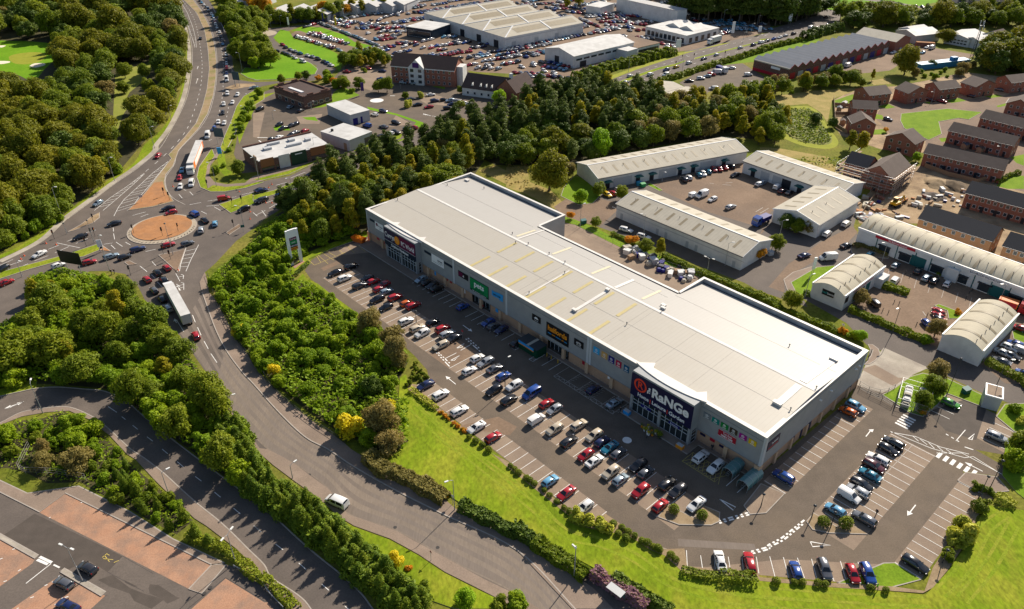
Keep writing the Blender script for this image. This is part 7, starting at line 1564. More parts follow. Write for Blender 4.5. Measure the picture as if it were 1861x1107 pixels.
for t,x,y,k,s,lab in (('c',650,1090,'lime',1.0,'lime-green round tree behind the pitched unit'),('c',520,1010,'oak',.75,'round olive tree left of the lime-green one'),('c',330,1085,'oak',.85,'large round olive tree at the foot of the pines'),('c',200,1090,'wood',.85,'mid-green tree left of the large round olive one'),('g',300,290,'oak',.95,'big round tree on the waste ground behind the shed'),('g',430,210,'brown',.8,'reddish-brown tree beside the gable of the pitched unit'),('g',510,375,'lime',.55,'low lime bush beside the turning head'),('g',640,325,'wood',.55,'bushy tree at the gable corner beside yellow and red cars'),('g',800,360,'wood',.55,'green tree at the near gable of the long unit'),('g',450,490,'orange',.45,'young orange-tinged tree on the verge strip'),('g',620,545,'wood',.35,'young green tree on the verge strip'),('g',870,670,'orange',.55,'orange-brown young tree in the hedge strip'),('g',965,715,'wood',.45,'small green tree beside the orange one in the hedge strip'),('g',1065,750,'birch',.55,'yellow birch over the heap of bags'),
                           ('g',1755,770,'orange',.6,'yellow-orange tree at the corner of the white unit'),('h',180,560,'dark',.5,'dark bushy tree at the gable of the short unit, left one'),('h',255,585,'wood',.5,'green bushy tree at the gable of the short unit, middle one'),('h',330,590,'brown',.6,'brown-edged tree at the gable of the short unit'),('h',110,710,'wood',.5,'round green bush on the road corner'),('h',690,1080,'brown',.55,'brown young tree beside the barrel-roofed unit'),('l',1370,110,'osh',1.3,'red-brown shrub on the little lawn island'),('l',1210,270,'brown',.6,'dark brown tree beside the barrel-roofed unit corner'),('l',1150,310,'bush',.8,'bush at the hedge end by the barrel-roofed unit'),
                           ('l',215,80,'wood',.5,'young tree standing in the hedge behind the shed'),('l',570,250,'osh',1.6,'reddish shrub at the far corner of the shed'),('l',640,285,'bush',.8,'green bush at the far corner of the shed'),('l',690,300,'lime',.4,'pale lime bush by the shed corner'),('l',1215,580,'brown',.6,'dark autumn tree by the service road lawn'),('l',1195,680,'wood',.62,'green tree in the middle of the service lawn'),('l',1110,790,'wood',.5,'green and orange tree beside the wire cage'),('l',1130,800,'osh',1.5,'orange shrub under the tree beside the wire cage'),('l',1765,800,'bush',.85,'round green bush beside the metal cabin'),('l',1800,880,'pale',.9,'pale green bush in front of the round one'),('l',1770,1090,'wood',.55,'young tree over the exit road'),('p',1750,130,'scrub',.75,'green tree beside the exit road, casting a shadow on it')):
 tree(k,G(t,x,y),s,lab,None)
# --- wood at lower left and the cypress hedge along the two roads
s4 = P('z -60,600 0,590 60,556 e 210,890 430,830 620,870 760,905 890,965 985,1065 z 277,580 i 1190,240 1270,350 1360,480 1445,615 1525,745 1590,860 1690,1000 1640,1107 n 0,340 i 1340,1075 1210,980 1110,900 1010,822 880,705 740,640 600,622 400,608 200,600 0,640 z -60,720')
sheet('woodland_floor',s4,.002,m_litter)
L4 = {'scrub': 'bright green tree in the copse above the lower road','wood': 'mid-green tree in the copse above the lower road','bush': 'small bush in the copse above the lower road','birch': 'yellowing tree in the copse above the lower road'}
wood_fill(s4,3.7,{'scrub': .42,'wood': .38,'bush': .15,'birch': .05},L4,'trees of the copse above the lower road',.6,.95,(),13,.9)
undergrowth('undergrowth',s4,6,.38,'scrub',2.6,15,'dense green undergrowth of the copse above the lower road')
cl_ = sm(P('i 1560,930 n -40,250 150,385 350,530 500,650 650,775 800,910 950,1050 1080,1180'),6); cl_ = offset(cl_,1.3)
for off,sp,j in ((1.6,2.4,0),(-1.7,2.3,1),(0,3.1,2)):
 q = offset(cl_,off); L = plen(q); n = int(L / sp)
 for i,p in enumerate(resample(q,n)): tree('conif',(p[0] + random.uniform(-.4,.4),p[1] + random.uniform(-.4,.4)),random.uniform(.85,1.25),'cypress in the tall hedge between the two roads','cypresses of the hedge between the two roads',random.uniform(.6,.95))
hedge(cl_,6.4,2.3,'conif','dense cypress foliage filling the foot of the hedge between the roads',size=.3,dens=24)
s6 = P('i -100,960 0,940 120,860 300,840 440,790 640,895 750,990 860,1107 m 950,140 1080,250 1240,405 1340,495 1225,590 900,415 600,255 560,225 330,235 180,160 60,130 -100,130')
inner = P('m 150,130 340,-60 600,-80 640,60 560,180 200,150')
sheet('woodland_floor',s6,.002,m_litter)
L6 = {'scrub': 'green shrub in the wedge between lower road and corner car park','dbush': 'dark shrub in the wedge between lower road and corner car park','bush': 'small bush in the wedge between lower road and corner car park','orange': 'orange-tinted shrub in the wedge by the lower road','conif': 'pointed cypress in the wedge between lower road and corner car park','low': 'low shrub inside the wire fence by the corner car park','brown': 'brownish shrub inside the wire fence by the corner car park'}
wood_fill(P('i -100,960 0,940 120,860 300,840 440,790 640,895 750,990 860,1107 m 860,80 700,150 600,120 640,40 300,-100 100,60 -100,130'),2.9,{'scrub': .3,'bush': .3,'dbush': .28,'orange': .12},L6,'shrubs of the wedge by the corner car park',.5,.85,(),14,.8)
wood_fill(P('m 640,160 860,60 950,140 1080,250 1240,405 1330,490 1225,580 900,410 650,270'),2.2,{'conif': .5,'dbush': .3,'bush': .2},L6,'shrubs of the wedge by the corner car park',.5,.85,(),15,.6)
wood_fill(P('m 170,120 330,-20 580,-40 580,150 400,150'),2.4,{'low': .6,'brown': .2,'bush': .2},L6,'shrubs of the wedge by the corner car park',.4,.8,(),16)
undergrowth('undergrowth',s6,4,.26,'scrub',.8,16,'low green growth in the wedge by the corner car park')
for x,y,s in ((1365,610,.8),(1455,660,.72)): tree('conif',G('m',x,y),s,'cypress at the head of the low hedge, the taller' if s > .75 else 'cypress at the head of the low hedge, the shorter',None,s * .75)
hedge(sm(P('m 1300,610 1430,650 1560,700 1680,790 1790,900 n 60,890 200,1010 300,1120'),4),1.9,1.2,'box','low yellow-green hedge between the corner car park and the lower road',size=.22)
# --- hedges on the lawn side of the curved road
hedge(sm(P('n 800,60 900,150 1060,210 1200,280 1340,360'),4),3.2,1.9,'brown','brownish unclipped hedge between the curved road and the lawn',size=.3,dens=30)
hedge(sm(P('n 1440,400 1600,480 1832,600 o 60,560 200,660'),4),2.6,1.6,'dark','dark green hedge starting beside the lamp post on the curved road',size=.3,dens=30)
hedge(sm(P('o 200,660 330,740 480,840 560,900'),4),2.8,1.7,'wood','green middle length of the hedge under the tall camera pole',size=.3,dens=30)
hedge(sm(P('o 600,870 720,950 850,1030 980,1110'),4),2.2,1.7,'purple','purple heather-like hedge above the bottom edge',size=.28,dens=32)
hedge(sm(P('o 740,900 880,980 1000,1060 1150,1130'),4),2.0,1.4,'dark','dark green hedge behind the purple one',size=.3,dens=30)
for t,x,y,k,s,lab in (('n',1340,325,'osh',.9,'small orange shrub at the end of the brown hedge'),('n',1000,800,'gold',.75,'yellow shrub beside the cypress hedge on the verge'),('n',1080,830,'osh',.8,'straw-coloured shrub on the verge beside the yellow one'),('n',790,890,'gold',.5,'small yellow shrub deep in the cypress hedge'),('n',1470,1080,'lime',.4,'lime-green bush at the bottom edge of the verge'),('n',1700,1110,'dbush',.9,'dark bush at the bottom edge beside the road'),('n',1832,1100,'scrub',.6,'leafy bush reaching in at the bottom edge by the road'),('o',60,1080,'scrub',.5,'leafy shoot at the bottom edge beyond the road kerb'),('n',1180,1000,'dbush',.8,'dark bush at the foot of the verge')):
 tree(k,G(t,x,y),s,lab,None)
# --- planting round the retail car park
def bushes(t,pts,k,s,lab,grp):
 for i,(x,y) in enumerate(pts): tree(k,G(t,x,y,.15),s * random.uniform(.85,1.15),lab,grp,z=.15)
bushes('o',[(30,120),(60,142),(85,168),(140,205),(165,222),(195,242),(265,290),(300,325),(350,368),(400,412),(435,436)],'box',.7,'small clipped bush in the bed between lawn and outer row','clipped bushes along the lawn')
bushes('j',[(1500,978),(1545,1005),(1590,1035),(1635,1068)],'box',.8,'small clipped bush in the bed below the red hatchback','clipped bushes below the outer row')
bushes('o',[(740,525),(800,555),(845,578),(890,608),(940,640),(980,658),(1020,685),(1065,705),(1050,695),(1140,742),(1175,772),(775,590),(830,625)],'box',.8,'small clipped bush in the bed round the lower corner of the car park','clipped bushes round the lower corner')
bushes('o',[(490,478),(530,500),(580,520),(640,535),(690,555)],'pale',.9,'pale shrub in the bed at the end of the outer row','pale shrubs at the end of the outer row')
bushes('p',[(110,925),(240,928),(290,925),(400,935),(450,945),(870,985),(765,968)],'box',.75,'small clipped bush behind the bottom row of bays','clipped bushes behind the bottom row')
bushes('j',[(1130,505),(1160,520),(1180,545),(1110,540),(1140,560),(1165,580),(1095,565),(1120,470),(1200,560),(1085,600),(1065,615)],'low',.75,'low shrub in the bed at the head of the lawn','low shrubs at the head of the lawn')
bushes('j',[(1300,805),(1330,830),(1355,850),(1390,880),(1420,900),(1455,925),(1470,935)],'osh',.7,'low russet shrub in the bed above the lawn','low russet shrubs above the lawn')
bushes('p',[(1310,760),(1290,745)],'dbush',.6,'dark green bush in the bed beside the right-hand bays','dark bushes beside the right-hand bays')
bushes('p',[(1390,640),(1420,560),(1370,670)],'pale',1.35,'large pale bush against the right-hand bays','pale bushes against the right-hand bays')
bushes('p',[(1535,430),(1500,415)],'box',1.3,'rounded bush in the bed near the zebra crossing','rounded bushes near the zebra crossing')
bushes('p',[(1490,265),(1530,275),(1580,300),(1555,380)],'low',1.1,'brownish low shrub at the zebra crossing corner','low shrubs at the zebra crossing')
hedge(P('p 1630,345 1700,370 1770,405'),2.2,1.2,'pale','pale clipped hedge beside the exit road',size=.22)
hedge(P('p 1670,60 1750,110 1832,165'),1.6,1.0,'box','low hedge along the far side of the exit road',size=.22)
hedge(P('j 1090,650 1150,690 1220,745 1280,785'),1.5,.9,'pale','pale low hedge at the top end of the outer row',size=.2)
hedge(P('o 1215,850 1340,880 1470,895'),1.7,1.0,'box','clipped dark hedge behind the white saloon in the bottom row',size=.2,rough_top=.1)
hedge(P('o 1475,890 1600,905 1730,915'),2.3,1.5,'box','taller clipped hedge behind the red estate in the bottom row',size=.2,rough_top=.08)
for t,x,y,s,lab in (('o',1160,430,1.25,'round bush on the triangular island beside the red hatchback'),('o',1355,470,1.25,'round bush on the triangular island beside the white saloon'),('p',440,515,1.3,'round bush at the tip of the planted island'),('p',590,530,1.45,'round bush beside the dark estate on the planted island')): tree('box',G(t,x,y,.1),s,lab,None,z=.1)
hedge(P('f 290,890 330,845 385,800'),1.1,.9,'dark','low hedge curving below the totem sign',size=.2); hedge(P('f 610,650 680,615 740,590'),1.3,1.0,'dark','low hedge behind the end bays beside the electrical shop',size=.2)
# --- hedges of the industrial estate
hedge(P('g 730,595 830,640 920,690'),1.3,.9,'wood','low hedge beside two white cars in the shade of the long unit',size=.25)
hedge(sm(P('g 1090,750 1250,830 1400,890 1600,975 1832,1075 l 130,90 330,165 540,250'),3),2.0,1.2,'wood','long hedge running behind the shed beside the service road',size=.28)
hedge(P('l 620,95 720,135 930,225 1130,305'),2.0,1.3,'wood','hedge between the service road and the estate car park',size=.28)
hedge(P('l 1235,350 1390,400 1540,450'),1.8,1.2,'dark','dark hedge below the nearest barrel-roofed unit',size=.28); hedge(P('l 1565,455 1700,520 1832,600 z 1900,740'),2.0,1.3,'box','hedge beside the road past the barrel-roofed unit',size=.26)
hedge(P('h 300,1010 420,1040 560,1090'),1.6,1.0,'dark','dark hedge below the gable of the small barrel-roofed unit',size=.26); hedge(P('h -30,1020 60,1050 130,1090'),2,1.2,'wood','hedge end at the road bend behind the shed',size=.28)
hedge(P('h 650,690 700,670 890,745'),1.8,1.0,'brown','brownish hedge below the white barrel-roofed row',size=.26); hedge(P('h 850,960 940,985 1030,1010'),2.6,1.3,'wood','short thick hedge on the island of the estate car park',size=.28)
hedge(P('h 1640,245 1740,190 1800,175'),1.4,1.3,'wood','garden hedge beside the unfinished terrace',size=.28); hedge(P('h 1630,800 1730,770'),1.5,1.0,'wood','hedge beside the tan brick terrace',size=.28)
hedge(P('h 1220,870 1300,890'),1.2,.8,'wood','small hedge before the barrel-roofed row',size=.25)
# --- trees further off
def cluster(t,s,key,sc_,lab,grp):
 for k in s.split(): x,y = map(float,k.split(',')); tree(key,G(t,x,y),sc_ * random.uniform(.85,1.15),lab,grp)
bank = P('a 1490,-10 1720,30 1700,150 1832,260 1832,470 1690,470 1650,400 1610,290 1570,190 1530,90'); sheet('woodland_floor',bank,.002,m_litter)
wood_fill(bank,6.0,{'wood': .6,'scrub': .4},{'wood': 'mid-green tree on the bank beside the traffic queue','scrub': 'bright tree on the bank beside the traffic queue'},'trees on the bank beside the queue',.8,1.2,(),17)
wood_fill(P('b -20,300 40,320 150,400 140,470 60,480 -30,490'),6.0,{'wood': .7,'scrub': .3},{'wood': 'green tree in the clump on the bright lawn','scrub': 'green shrub in the clump on the bright lawn'},'clump on the bright lawn',.8,1.1,(),18)
cluster('b','30,80 -20,60 70,100','orange',1.7,'orange autumn tree in the corner beside the mini roundabout','orange trees by the mini roundabout')
cluster('b','90,190 0,150 190,165 345,160','wood',1.0,'green street tree before the blue-grey sheds','green street trees before the sheds'); cluster('b','275,160 440,150','birch',1.1,'golden street tree before the blue-grey sheds','golden street trees before the sheds')
cluster('b','690,95 755,95 905,70 980,60','birch',1.0,'golden tree along the road before the grey roofs','golden trees before the grey roofs')
wood_fill(P('b 600,480 640,420 700,390 800,400 940,440 950,470 860,480'),4.6,{'wood': .6,'birch': .4},{'wood': 'green tree in the belt beside the hotel','birch': 'golden tree in the belt beside the hotel'},'belt of trees beside the hotel',.55,.8,(),19)
wood_fill(P('b 440,560 500,530 580,570 740,610 740,660 640,650 560,620'),4.2,{'wood': .6,'orange': .15,'scrub': .25},{'wood': 'green tree beside the brick eatery','scrub': 'bright shrub beside the brick eatery','orange': 'orange shrub beside the brick eatery'},'trees beside the brick eatery',.5,.75,(),20)
cluster('b','20,140 130,165 235,175 300,150 400,160 480,150 540,130 600,110','wood',.95,'green roadside tree along the top edge beside the sheds','green roadside trees along the top edge'); cluster('b','150,140 510,120 640,110','orange',1.3,'orange roadside tree along the top edge beside the sheds','orange roadside trees along the top edge')
for t,x,y,k,s,lab in (('b',870,640,'wood',.6,'green tree on the hotel island, left one'),('b',930,640,'wood',.7,'green tree on the hotel island, right one'),('b',1710,730,'lime',.8,'lime-green tree in front of the gabled pub'),('b',1440,650,'wood',.45,'bushy tree at the white wall of the pub'),('b',320,560,'wood',.5,'small tree behind the brick eatery'),('b',370,550,'dark',.45,'small dark tree behind the brick eatery'),('b',200,590,'wood',.45,'small tree left of the brick eatery'),('b',330,1107,'lime',.4,'small lime tree before the timber-fronted eatery'),('b',1080,740,'pale',1.5,'rounded pale bush on the car park island'),('b',1160,675,'pale',1.4,'pale shrub near the white car on the island'),('b',1060,680,'dbush',.9,'dark shrub on the island by the mini roundabout'),('b',1440,740,'box',2.2,'rounded bush among the pub cars'),('b',770,500,'low',1.6,'low shrub in the hotel car park'),('c',420,70,'birch',1.0,'golden tree between the dealer yards, left one'),('c',500,55,'birch',1.2,'golden tree between the dealer yards, right one'),('e',1660,180,'wood',.6,'tree in the planting before the timber-fronted eatery'),('e',1500,170,'scrub',.55,'shrub on the verge bank before the eatery'),('e',1180,0,'bush',.1,'tiny shrub on the median')):
 if s > .2: tree(k,G(t,x,y),s,lab,None)
wood_fill(P('a 1650,900 1700,760 1790,650 1832,640 1832,680 1740,800 1690,930'),3.8,{'scrub': .6,'bush': .4},{'scrub': 'green shrub on the strip beside the queue','bush': 'small bush on the strip beside the queue'},'shrubs on the strip beside the queue',.5,.75,(),21)
wood_fill(P('a 1560,1020 1620,960 1650,1000 1600,1090 e 1540,90 1480,150 1460,230 1620,250 1700,240 1700,215 1560,190'),4.0,{'bush': .6,'low': .4},{'bush': 'small bush in the planting by the timber-fronted eatery','low': 'low shrub in the planting by the timber-fronted eatery'},'planting by the timber-fronted eatery',.5,.8,(),22)
hb = sm(P('c 480,560 600,520 760,470 900,440 1030,400 1160,375'),4); hedge(hb,7,3.2,'wood','thick hedge between the dealer yard and the carriageway',size=.55,dens=9)
hedge(P('c 930,615 1200,535 1400,470 1640,400'),3.5,2,'box','long hedge along the near side of the carriageway',size=.5,dens=10); hedge(P('c 1650,395 1832,340 d 0,350 280,285'),3.5,2,'wood','hedge between carriageway and the saw-tooth sheds',size=.5,dens=10); hedge(P('d 300,280 420,240 560,205'),6,4,'dark','tall scrubby hedge at the end of the carriageway',size=.55,dens=9)
tall = P('c 1180,60 1250,150 1500,170 1832,190 d 40,190 330,150 395,110 380,60 370,-60 z 1240,-60'); sheet('woodland_floor',tall,.002,m_litter)
wood_fill(tall,6.0,{'pine': .8,'dark': .2},{'pine': 'tall dark pine in the block of forest beyond the dealers','dark': 'tall dark tree in the block of forest beyond the dealers'},'forest block beyond the dealers',1.9,2.4,(P('c 1370,140 1832,175 1832,215 1500,200'),),23)
row_ = P('d 540,140 650,120 900,120 1100,140 1300,110 1832,90 z 1900,30 1900,62 d 1832,190 1300,205 1000,190 640,200')
wood_fill(row_,7.5,{'wood': .5,'dark': .35,'oak': .15},{'wood': 'mid-green tree in the line across the top right','dark': 'dark tree in the line across the top right','oak': 'broad olive tree in the line across the top right'},'line of trees across the top right',.9,1.25,(),24)
wood_fill(P('d 1520,470 1600,400 1700,360 1832,330 z 1900,90 1900,138 d 1832,520 1620,520'),6.5,{'dark': .7,'oak': .3},{'dark': 'very dark tree in the mass above the brick houses','oak': 'dark olive tree in the mass above the brick houses'},'mass of trees above the brick houses',1.1,1.45,(),25)
for t,x,y,k,s,lab in (('d',1000,520,'oak',.95,'big lone tree in the yard behind the blue container'),('d',1285,300,'oak',.8,'big tree between the white workshops'),('d',300,630,'birch',1.0,'tall yellowish tree at the corner of the saw-tooth sheds'),('d',440,590,'brown',.95,'brownish tree below the saw-tooth sheds'),('d',700,600,'wood',.5,'bush beside the straw bank'),('d',775,560,'birch',.5,'small golden tree behind the brick houses'),('d',690,1060,'birch',.95,'olive-gold tree beside the end brick house'),('d',620,1040,'birch',.8,'olive-gold tree nearer the pond'),('d',1185,470,'dark',.5,'narrow dark tree before the blue container'),('d',870,920,'orange',.35,'small tree on the corner of the housing road'),('d',1330,670,'birch',.35,'thin young tree before the brick house'),('d',380,860,'dark',.55,'dark tree in the reeds of the pond'),('d',500,890,'dark',.5,'dark bush at the pond edge'),('h',1080,90,'lime',.4,'lime-green shrub behind the scaffolded house')): tree(k,G(t,x,y),s,lab,None)
wood_fill(P('d 1050,490 1200,500 1380,480 1480,470 1380,540 1200,560 1060,540'),4.5,{'bush': .5,'brown': .5},{'bush': 'scrubby bush behind the brick houses','brown': 'russet bush behind the brick houses'},'scrub behind the brick houses',.5,.8,(),26)
wood_fill(P('d 130,600 300,590 560,560 680,540 640,600 400,640 200,660 0,680 -60,640'),5.5,{'wood': .4,'brown': .3,'bush': .3},{'wood': 'green tree on the slope below the saw-tooth sheds','brown': 'brown tree on the slope below the saw-tooth sheds','bush': 'small bush on the slope below the saw-tooth sheds'},'scrub below the saw-tooth sheds',.6,.9,(),27)
wood_fill(P('d -60,680 60,700 60,830 100,940 160,1010 -60,1010'),5.0,{'wood': .4,'birch': .6},{'wood': 'green tree beside the mown pond ring','birch': 'gold-green birch beside the mown pond ring'},'trees beside the pond ring',.6,.95,(),28)
undergrowth('pond_reeds',P('d 140,800 200,765 330,760 400,800 440,880 500,970 450,1005 300,985 190,930'),2.5,.5,'wood',1.2,20,'rough reeds and willow growth inside the mown ring')
undergrowth('rough_growth',P('g 0,40 480,20 480,100 330,110 140,120 180,300 0,250'),.6,.5,'brown',.9,21,'rough brown growth on the waste ground behind the shed')
undergrowth('rough_growth',P('h 150,90 300,60 620,60 560,130 400,120'),.5,.5,'wood',.8,22,'rough growth between the pond and the units')
# ---------------------------------------------------------------- street furniture
m_steel = plain('galvanised_steel',(.34,.35,.36),.5,metal=.3); m_dksteel = plain('dark_painted_steel',(.04,.045,.05),.5); m_lens = plain('lamp_lens',(.75,.75,.72),.3)
def lamp(base,top,label,heads=1,adir=None,dark=False,z0=0,fixed=None,arm=1.3):
 b = pix(*base); p = GP(*b,z0); h = fixed or max(3.5,min(height(b,pix(*top)),12.5)); m = m_dksteel if dark else m_steel
 ang = 0
 if adir: a2 = G(base[0],base[1] + adir[0],base[2] + adir[1]); ang = math.atan2(a2[1] - p[1],a2[0] - p[0])
 r = empty('street_lamp',(*p,z0),ang,label,'street lamp',None)
 q = MB(); q.cyl(0,0,0,1.2,.11,.11,8); q.cyl(0,0,1.2,h,.085,.055,8); q.build('post',m,r)
 for s in ((1,) if heads == 1 else (1,-1)):
  if heads == 0: continue
  q = MB(); q.tube([(0,0,h - .1),(s * arm * .4,0,h + .15),(s * arm,0,h + .2)],[.05,.045,.04],6); q.build('arm',m,r)
  q = MB(); q.box(s * arm - .38,s * arm + .38,-.15,.15,h + .14,h + .3); q.k = 1; q.box(s * arm - .3,s * arm + .3,-.12,.12,h + .1,h + .139); q.build('lamp_head',[m_lens,m_lens],r)
 if heads == 0:
  q = MB(); q.cyl(0,0,h,h + .12,.3,.34,12); q.cyl(0,0,h + .12,h + .32,.34,.1,12); q.build('lamp_head',m_dksteel,r)
 return r
for t,bx,by,tx,ty,n,d,lab in (('i',298,805,222,600,1,(8,-30),'tall street lamp on the inner kerb of the lower road, at the bend'),('m',575,915,485,680,2,(60,25),'double-headed lamp on the kerb island of the corner car park'),('m',1175,320,1130,160,1,(60,-30),'street lamp on the footway of the lower road near the wire fence'),('m',1635,785,1597,590,2,(40,-50),'double-headed lamp over the low hedge by the lower road'),
 ('n',1398,420,1390,212,1,(-40,15),'lamp post between two hedges on the curved road, shadow across the road'),('i',1605,790,1585,690,1,(40,-10),'lamp post by the copse where the curved road straightens'),('n',275,200,268,110,1,(30,-20),'lamp post behind the hedge top beside the white van'),('e',440,500,378,270,1,(40,0),'tall lamp post on the left verge before the junction'),('e',796,225,757,65,1,(40,0),'tall lamp post on the left verge further up the carriageway'),('e',465,592,440,520,0,None,'short post on the left verge opposite the grass splitter'),
 ('e',655,655,615,500,0,None,'signal-height lamp post on the grass splitter island'),('e',762,852,698,600,1,(30,10),'tall lamp post beside the billboard'),('e',1202,740,1163,522,0,None,'lamp post on the triangular island below the roundabout'),('e',1502,265,1473,100,1,(-30,0),'lamp post on the verge corner by the timber-fronted eatery'),('e',1797,220,1780,60,1,(-30,10),'lamp post in front of the timber-fronted eatery'),('e',155,890,118,780,1,(30,5),'lamp post on the verge of the slip road at far left'),('e',1690,535,1665,400,1,(-30,0),'lamp post on the small splitter right of the roundabout'),
 ('a',1073,1030,1050,885,1,(30,-5),'lamp post at the foot of the left wood, below the hatched lane'),('a',1188,832,1173,735,1,(30,0),'lamp post at the edge of the left wood, level with the clearing'),('a',1275,570,1266,480,1,(30,0),'lamp post at the edge of the left wood, on the straight'),('a',1632,600,1627,462,1,(-30,0),'lamp post beside the far road sign'),('a',1742,735,1735,655,1,(-30,0),'lamp post on the strip by the business park entry'),('a',1703,800,1698,738,1,(-30,0),'lamp post on the strip beside the queue'),('a',1637,930,1632,858,1,(-30,0),'lamp post on the strip near the road sign'),('a',1680,490,1665,368,1,(-30,0),'lamp post before the lawn clump'),('a',1305,480,1290,400,1,(30,0),'lamp post at the wood edge near the top bend'),
 ('f',282,365,258,205,1,(-30,10),'lamp post in the scrub beside the right-hand road'),('f',40,215,18,80,1,(30,10),'lamp post on the footway before the flat-roofed eatery'),('g',512,550,515,390,1,(20,-5),'lamp post by the green bin on the turning head'),('g',1080,230,1090,160,1,(20,10),'lamp post before the longest pitched unit'),('g',945,680,960,458,1,(-20,0),'lamp post in the hedge strip before two white cars'),('g',1518,812,1527,655,1,(20,0),'lamp post near the near gable of the middle unit'),('g',1395,850,1400,762,2,(30,10),'double lamp over the long hedge behind the shed'),
 ('h',130,640,160,500,1,(20,0),'lamp post at the road corner by the dark bush'),('h',846,785,872,658,1,(-20,0),'lamp post before the red fascia of the barrel-roofed row'),('h',1662,1062,1692,945,1,(-20,0),'lamp post before the showroom end of the barrel-roofed row'),('h',312,1030,330,880,1,(20,-5),'lamp post on the little lawn by the small barrel-roofed unit'),('l',915,255,940,75,1,(-20,10),'lamp post in the hedge of the estate car park'),('l',1300,668,1352,430,0,None,'round-headed lamp post on the service lawn'),('l',1622,655,1680,440,1,(20,0),'lamp post behind the metal cabin'),
 ('j',1748,640,1750,432,1,(20,-10),'lamp post in the middle rows beside a black SUV'),('j',1132,175,1132,112,0,None,'short round-headed lamp in the middle rows near the white SUV'),('p',490,540,515,440,0,None,'round-headed lamp between two bushes on the planted island'),('o',1765,400,1805,335,0,None,'round-headed lamp on the pale island by the shed corner'),('p',355,480,370,425,0,None,'thin post at the tip of the planted island'),('p',1580,300,1650,80,0,None,'tall round-headed lamp beside the exit road'),('p',1508,355,1545,190,0,None,'round-headed lamp by the zebra crossing bed'),('p',1262,790,1275,745,0,None,'short lamp hidden in the dark bushes by the right-hand bays'),
 ('d',1190,712,1202,640,1,(-15,0),'street lamp by the red cars on the housing road'),('d',1650,1085,1665,1018,1,(-15,0),'street lamp between the brick terraces'),('b',568,120,562,40,1,(15,0),'lamp column before the dealer yard'),('b',972,598,968,530,1,(15,0),'lamp before the hotel, left one'),('b',1022,615,1016,565,1,(15,0),'lamp before the hotel, right one'),('b',405,760,400,705,1,(15,0),'lamp by the brick eatery corner'),('b',388,700,383,640,1,(15,0),'lamp against the brick eatery'),('b',140,830,135,770,1,(15,0),'lamp in the bays before the brick eatery'),('b',432,1090,425,955,1,(15,0),'lamp before the timber panel of the eatery'),('b',125,190,122,105,1,(15,0),'lamp by the mini roundabout'),('b',192,180,190,110,1,(15,0),'lamp behind the mini roundabout'),('c',1505,160,1505,70,1,(10,0),'tall lamp before the forest block, left one'),('c',1610,165,1612,95,1,(10,0),'tall lamp before the forest block, middle one'),('c',1740,175,1742,110,1,(10,0),'tall lamp before the forest block, right one'),('c',1217,530,1220,390,1,(15,0),'lamp beside the carriageway near the beige sheds'),('c',848,500,850,400,1,(15,0),'lamp in the hedge of the carriageway'),('c',1640,300,1645,225,1,(15,0),'lamp by the carriageway near the blue stock'),('c',1697,240,1700,165,1,(15,0),'lamp by the blue dealer stock'),('b',783,235,787,160,1,(10,0),'lamp amid the dealer stock')):
 lamp((t,bx,by),(t,tx,ty),lab,n,d,dark=t in 'jklop')
# tall camera pole in the hedge by the lawn
b = pix('o',470,885); p = GP(*b); r = empty('camera_pole',p,2.3,'tall camera pole rising from the hedge by the curved road','camera pole'); q = MB(); q.cyl(0,0,0,8.2,.1,.08,8); q.build('pole',m_steel,r); q = MB(); q.box(-.1,.9,-.12,.12,7.6,7.9); q.build('camera',m_lens,r); q = MB(); q.bar((0,0,7.2),(.7,0,7.7),.06); q.build('bracket',m_steel,r)
# traffic lights
def signal(t,x,y,lab):
 p = G(t,x,y); r = empty('traffic_light',p,random.uniform(0,6),lab,'traffic light'); q = MB(); q.cyl(0,0,0,3.1,.06,.06,8); q.build('post',m_dksteel,r)
 q = MB(); q.box(-.24,.24,-.05,-.02,2.0,3.3); q.box(-.17,.17,-.02,.3,2.1,3.2); q.build('signal_head',m_black,r)
 for k,m in enumerate((m_red,m_orange,m_green)): q = MB(); q.tube([(0,.3,2.95 - k * .35),(0,.34,2.95 - k * .35)],.11,10); q.build('lens',m,r)
for i,(x,y,lab) in enumerate(((650,515,'traffic light on the earthen splitter left of the roundabout'),(378,628,'traffic light on the left verge before the splitter'),(600,680,'traffic light on the grass splitter, left one'),(640,615,'traffic light on the grass splitter beside the lamp'),(660,610,'traffic light on the grass splitter, right one'),(1140,330,'traffic light at the tip of the gravel triangle'),(1178,360,'traffic light at the corner of the gravel triangle'),(930,590,'traffic light at the left rim of the roundabout'),(1130,610,'traffic light on the roundabout gravel'),(1238,580,'dark signal on the right of the roundabout gravel'),(1625,555,'traffic light on the small island right of the roundabout'),(1680,385,'traffic light on the right grass splitter, back one'),(1612,400,'traffic light on the right grass splitter, tip one'),(1135,735,'traffic light on the lower triangular island, left one'),(1185,770,'traffic light on the lower triangular island, middle one'),(908,880,'traffic light on the kerbed verge below the roundabout'),(1440,275,'traffic light before the eatery verge'))): signal('e',x,y,lab)
for i,(x,y) in enumerate(((1175,445),(1218,400),(1300,390),(1515,375))): signal('c',x,y + 20,('traffic light on the carriageway, first from the pines','traffic light on the carriageway, second from the pines','traffic light on the carriageway, third from the pines','traffic light on the carriageway, farthest')[i])
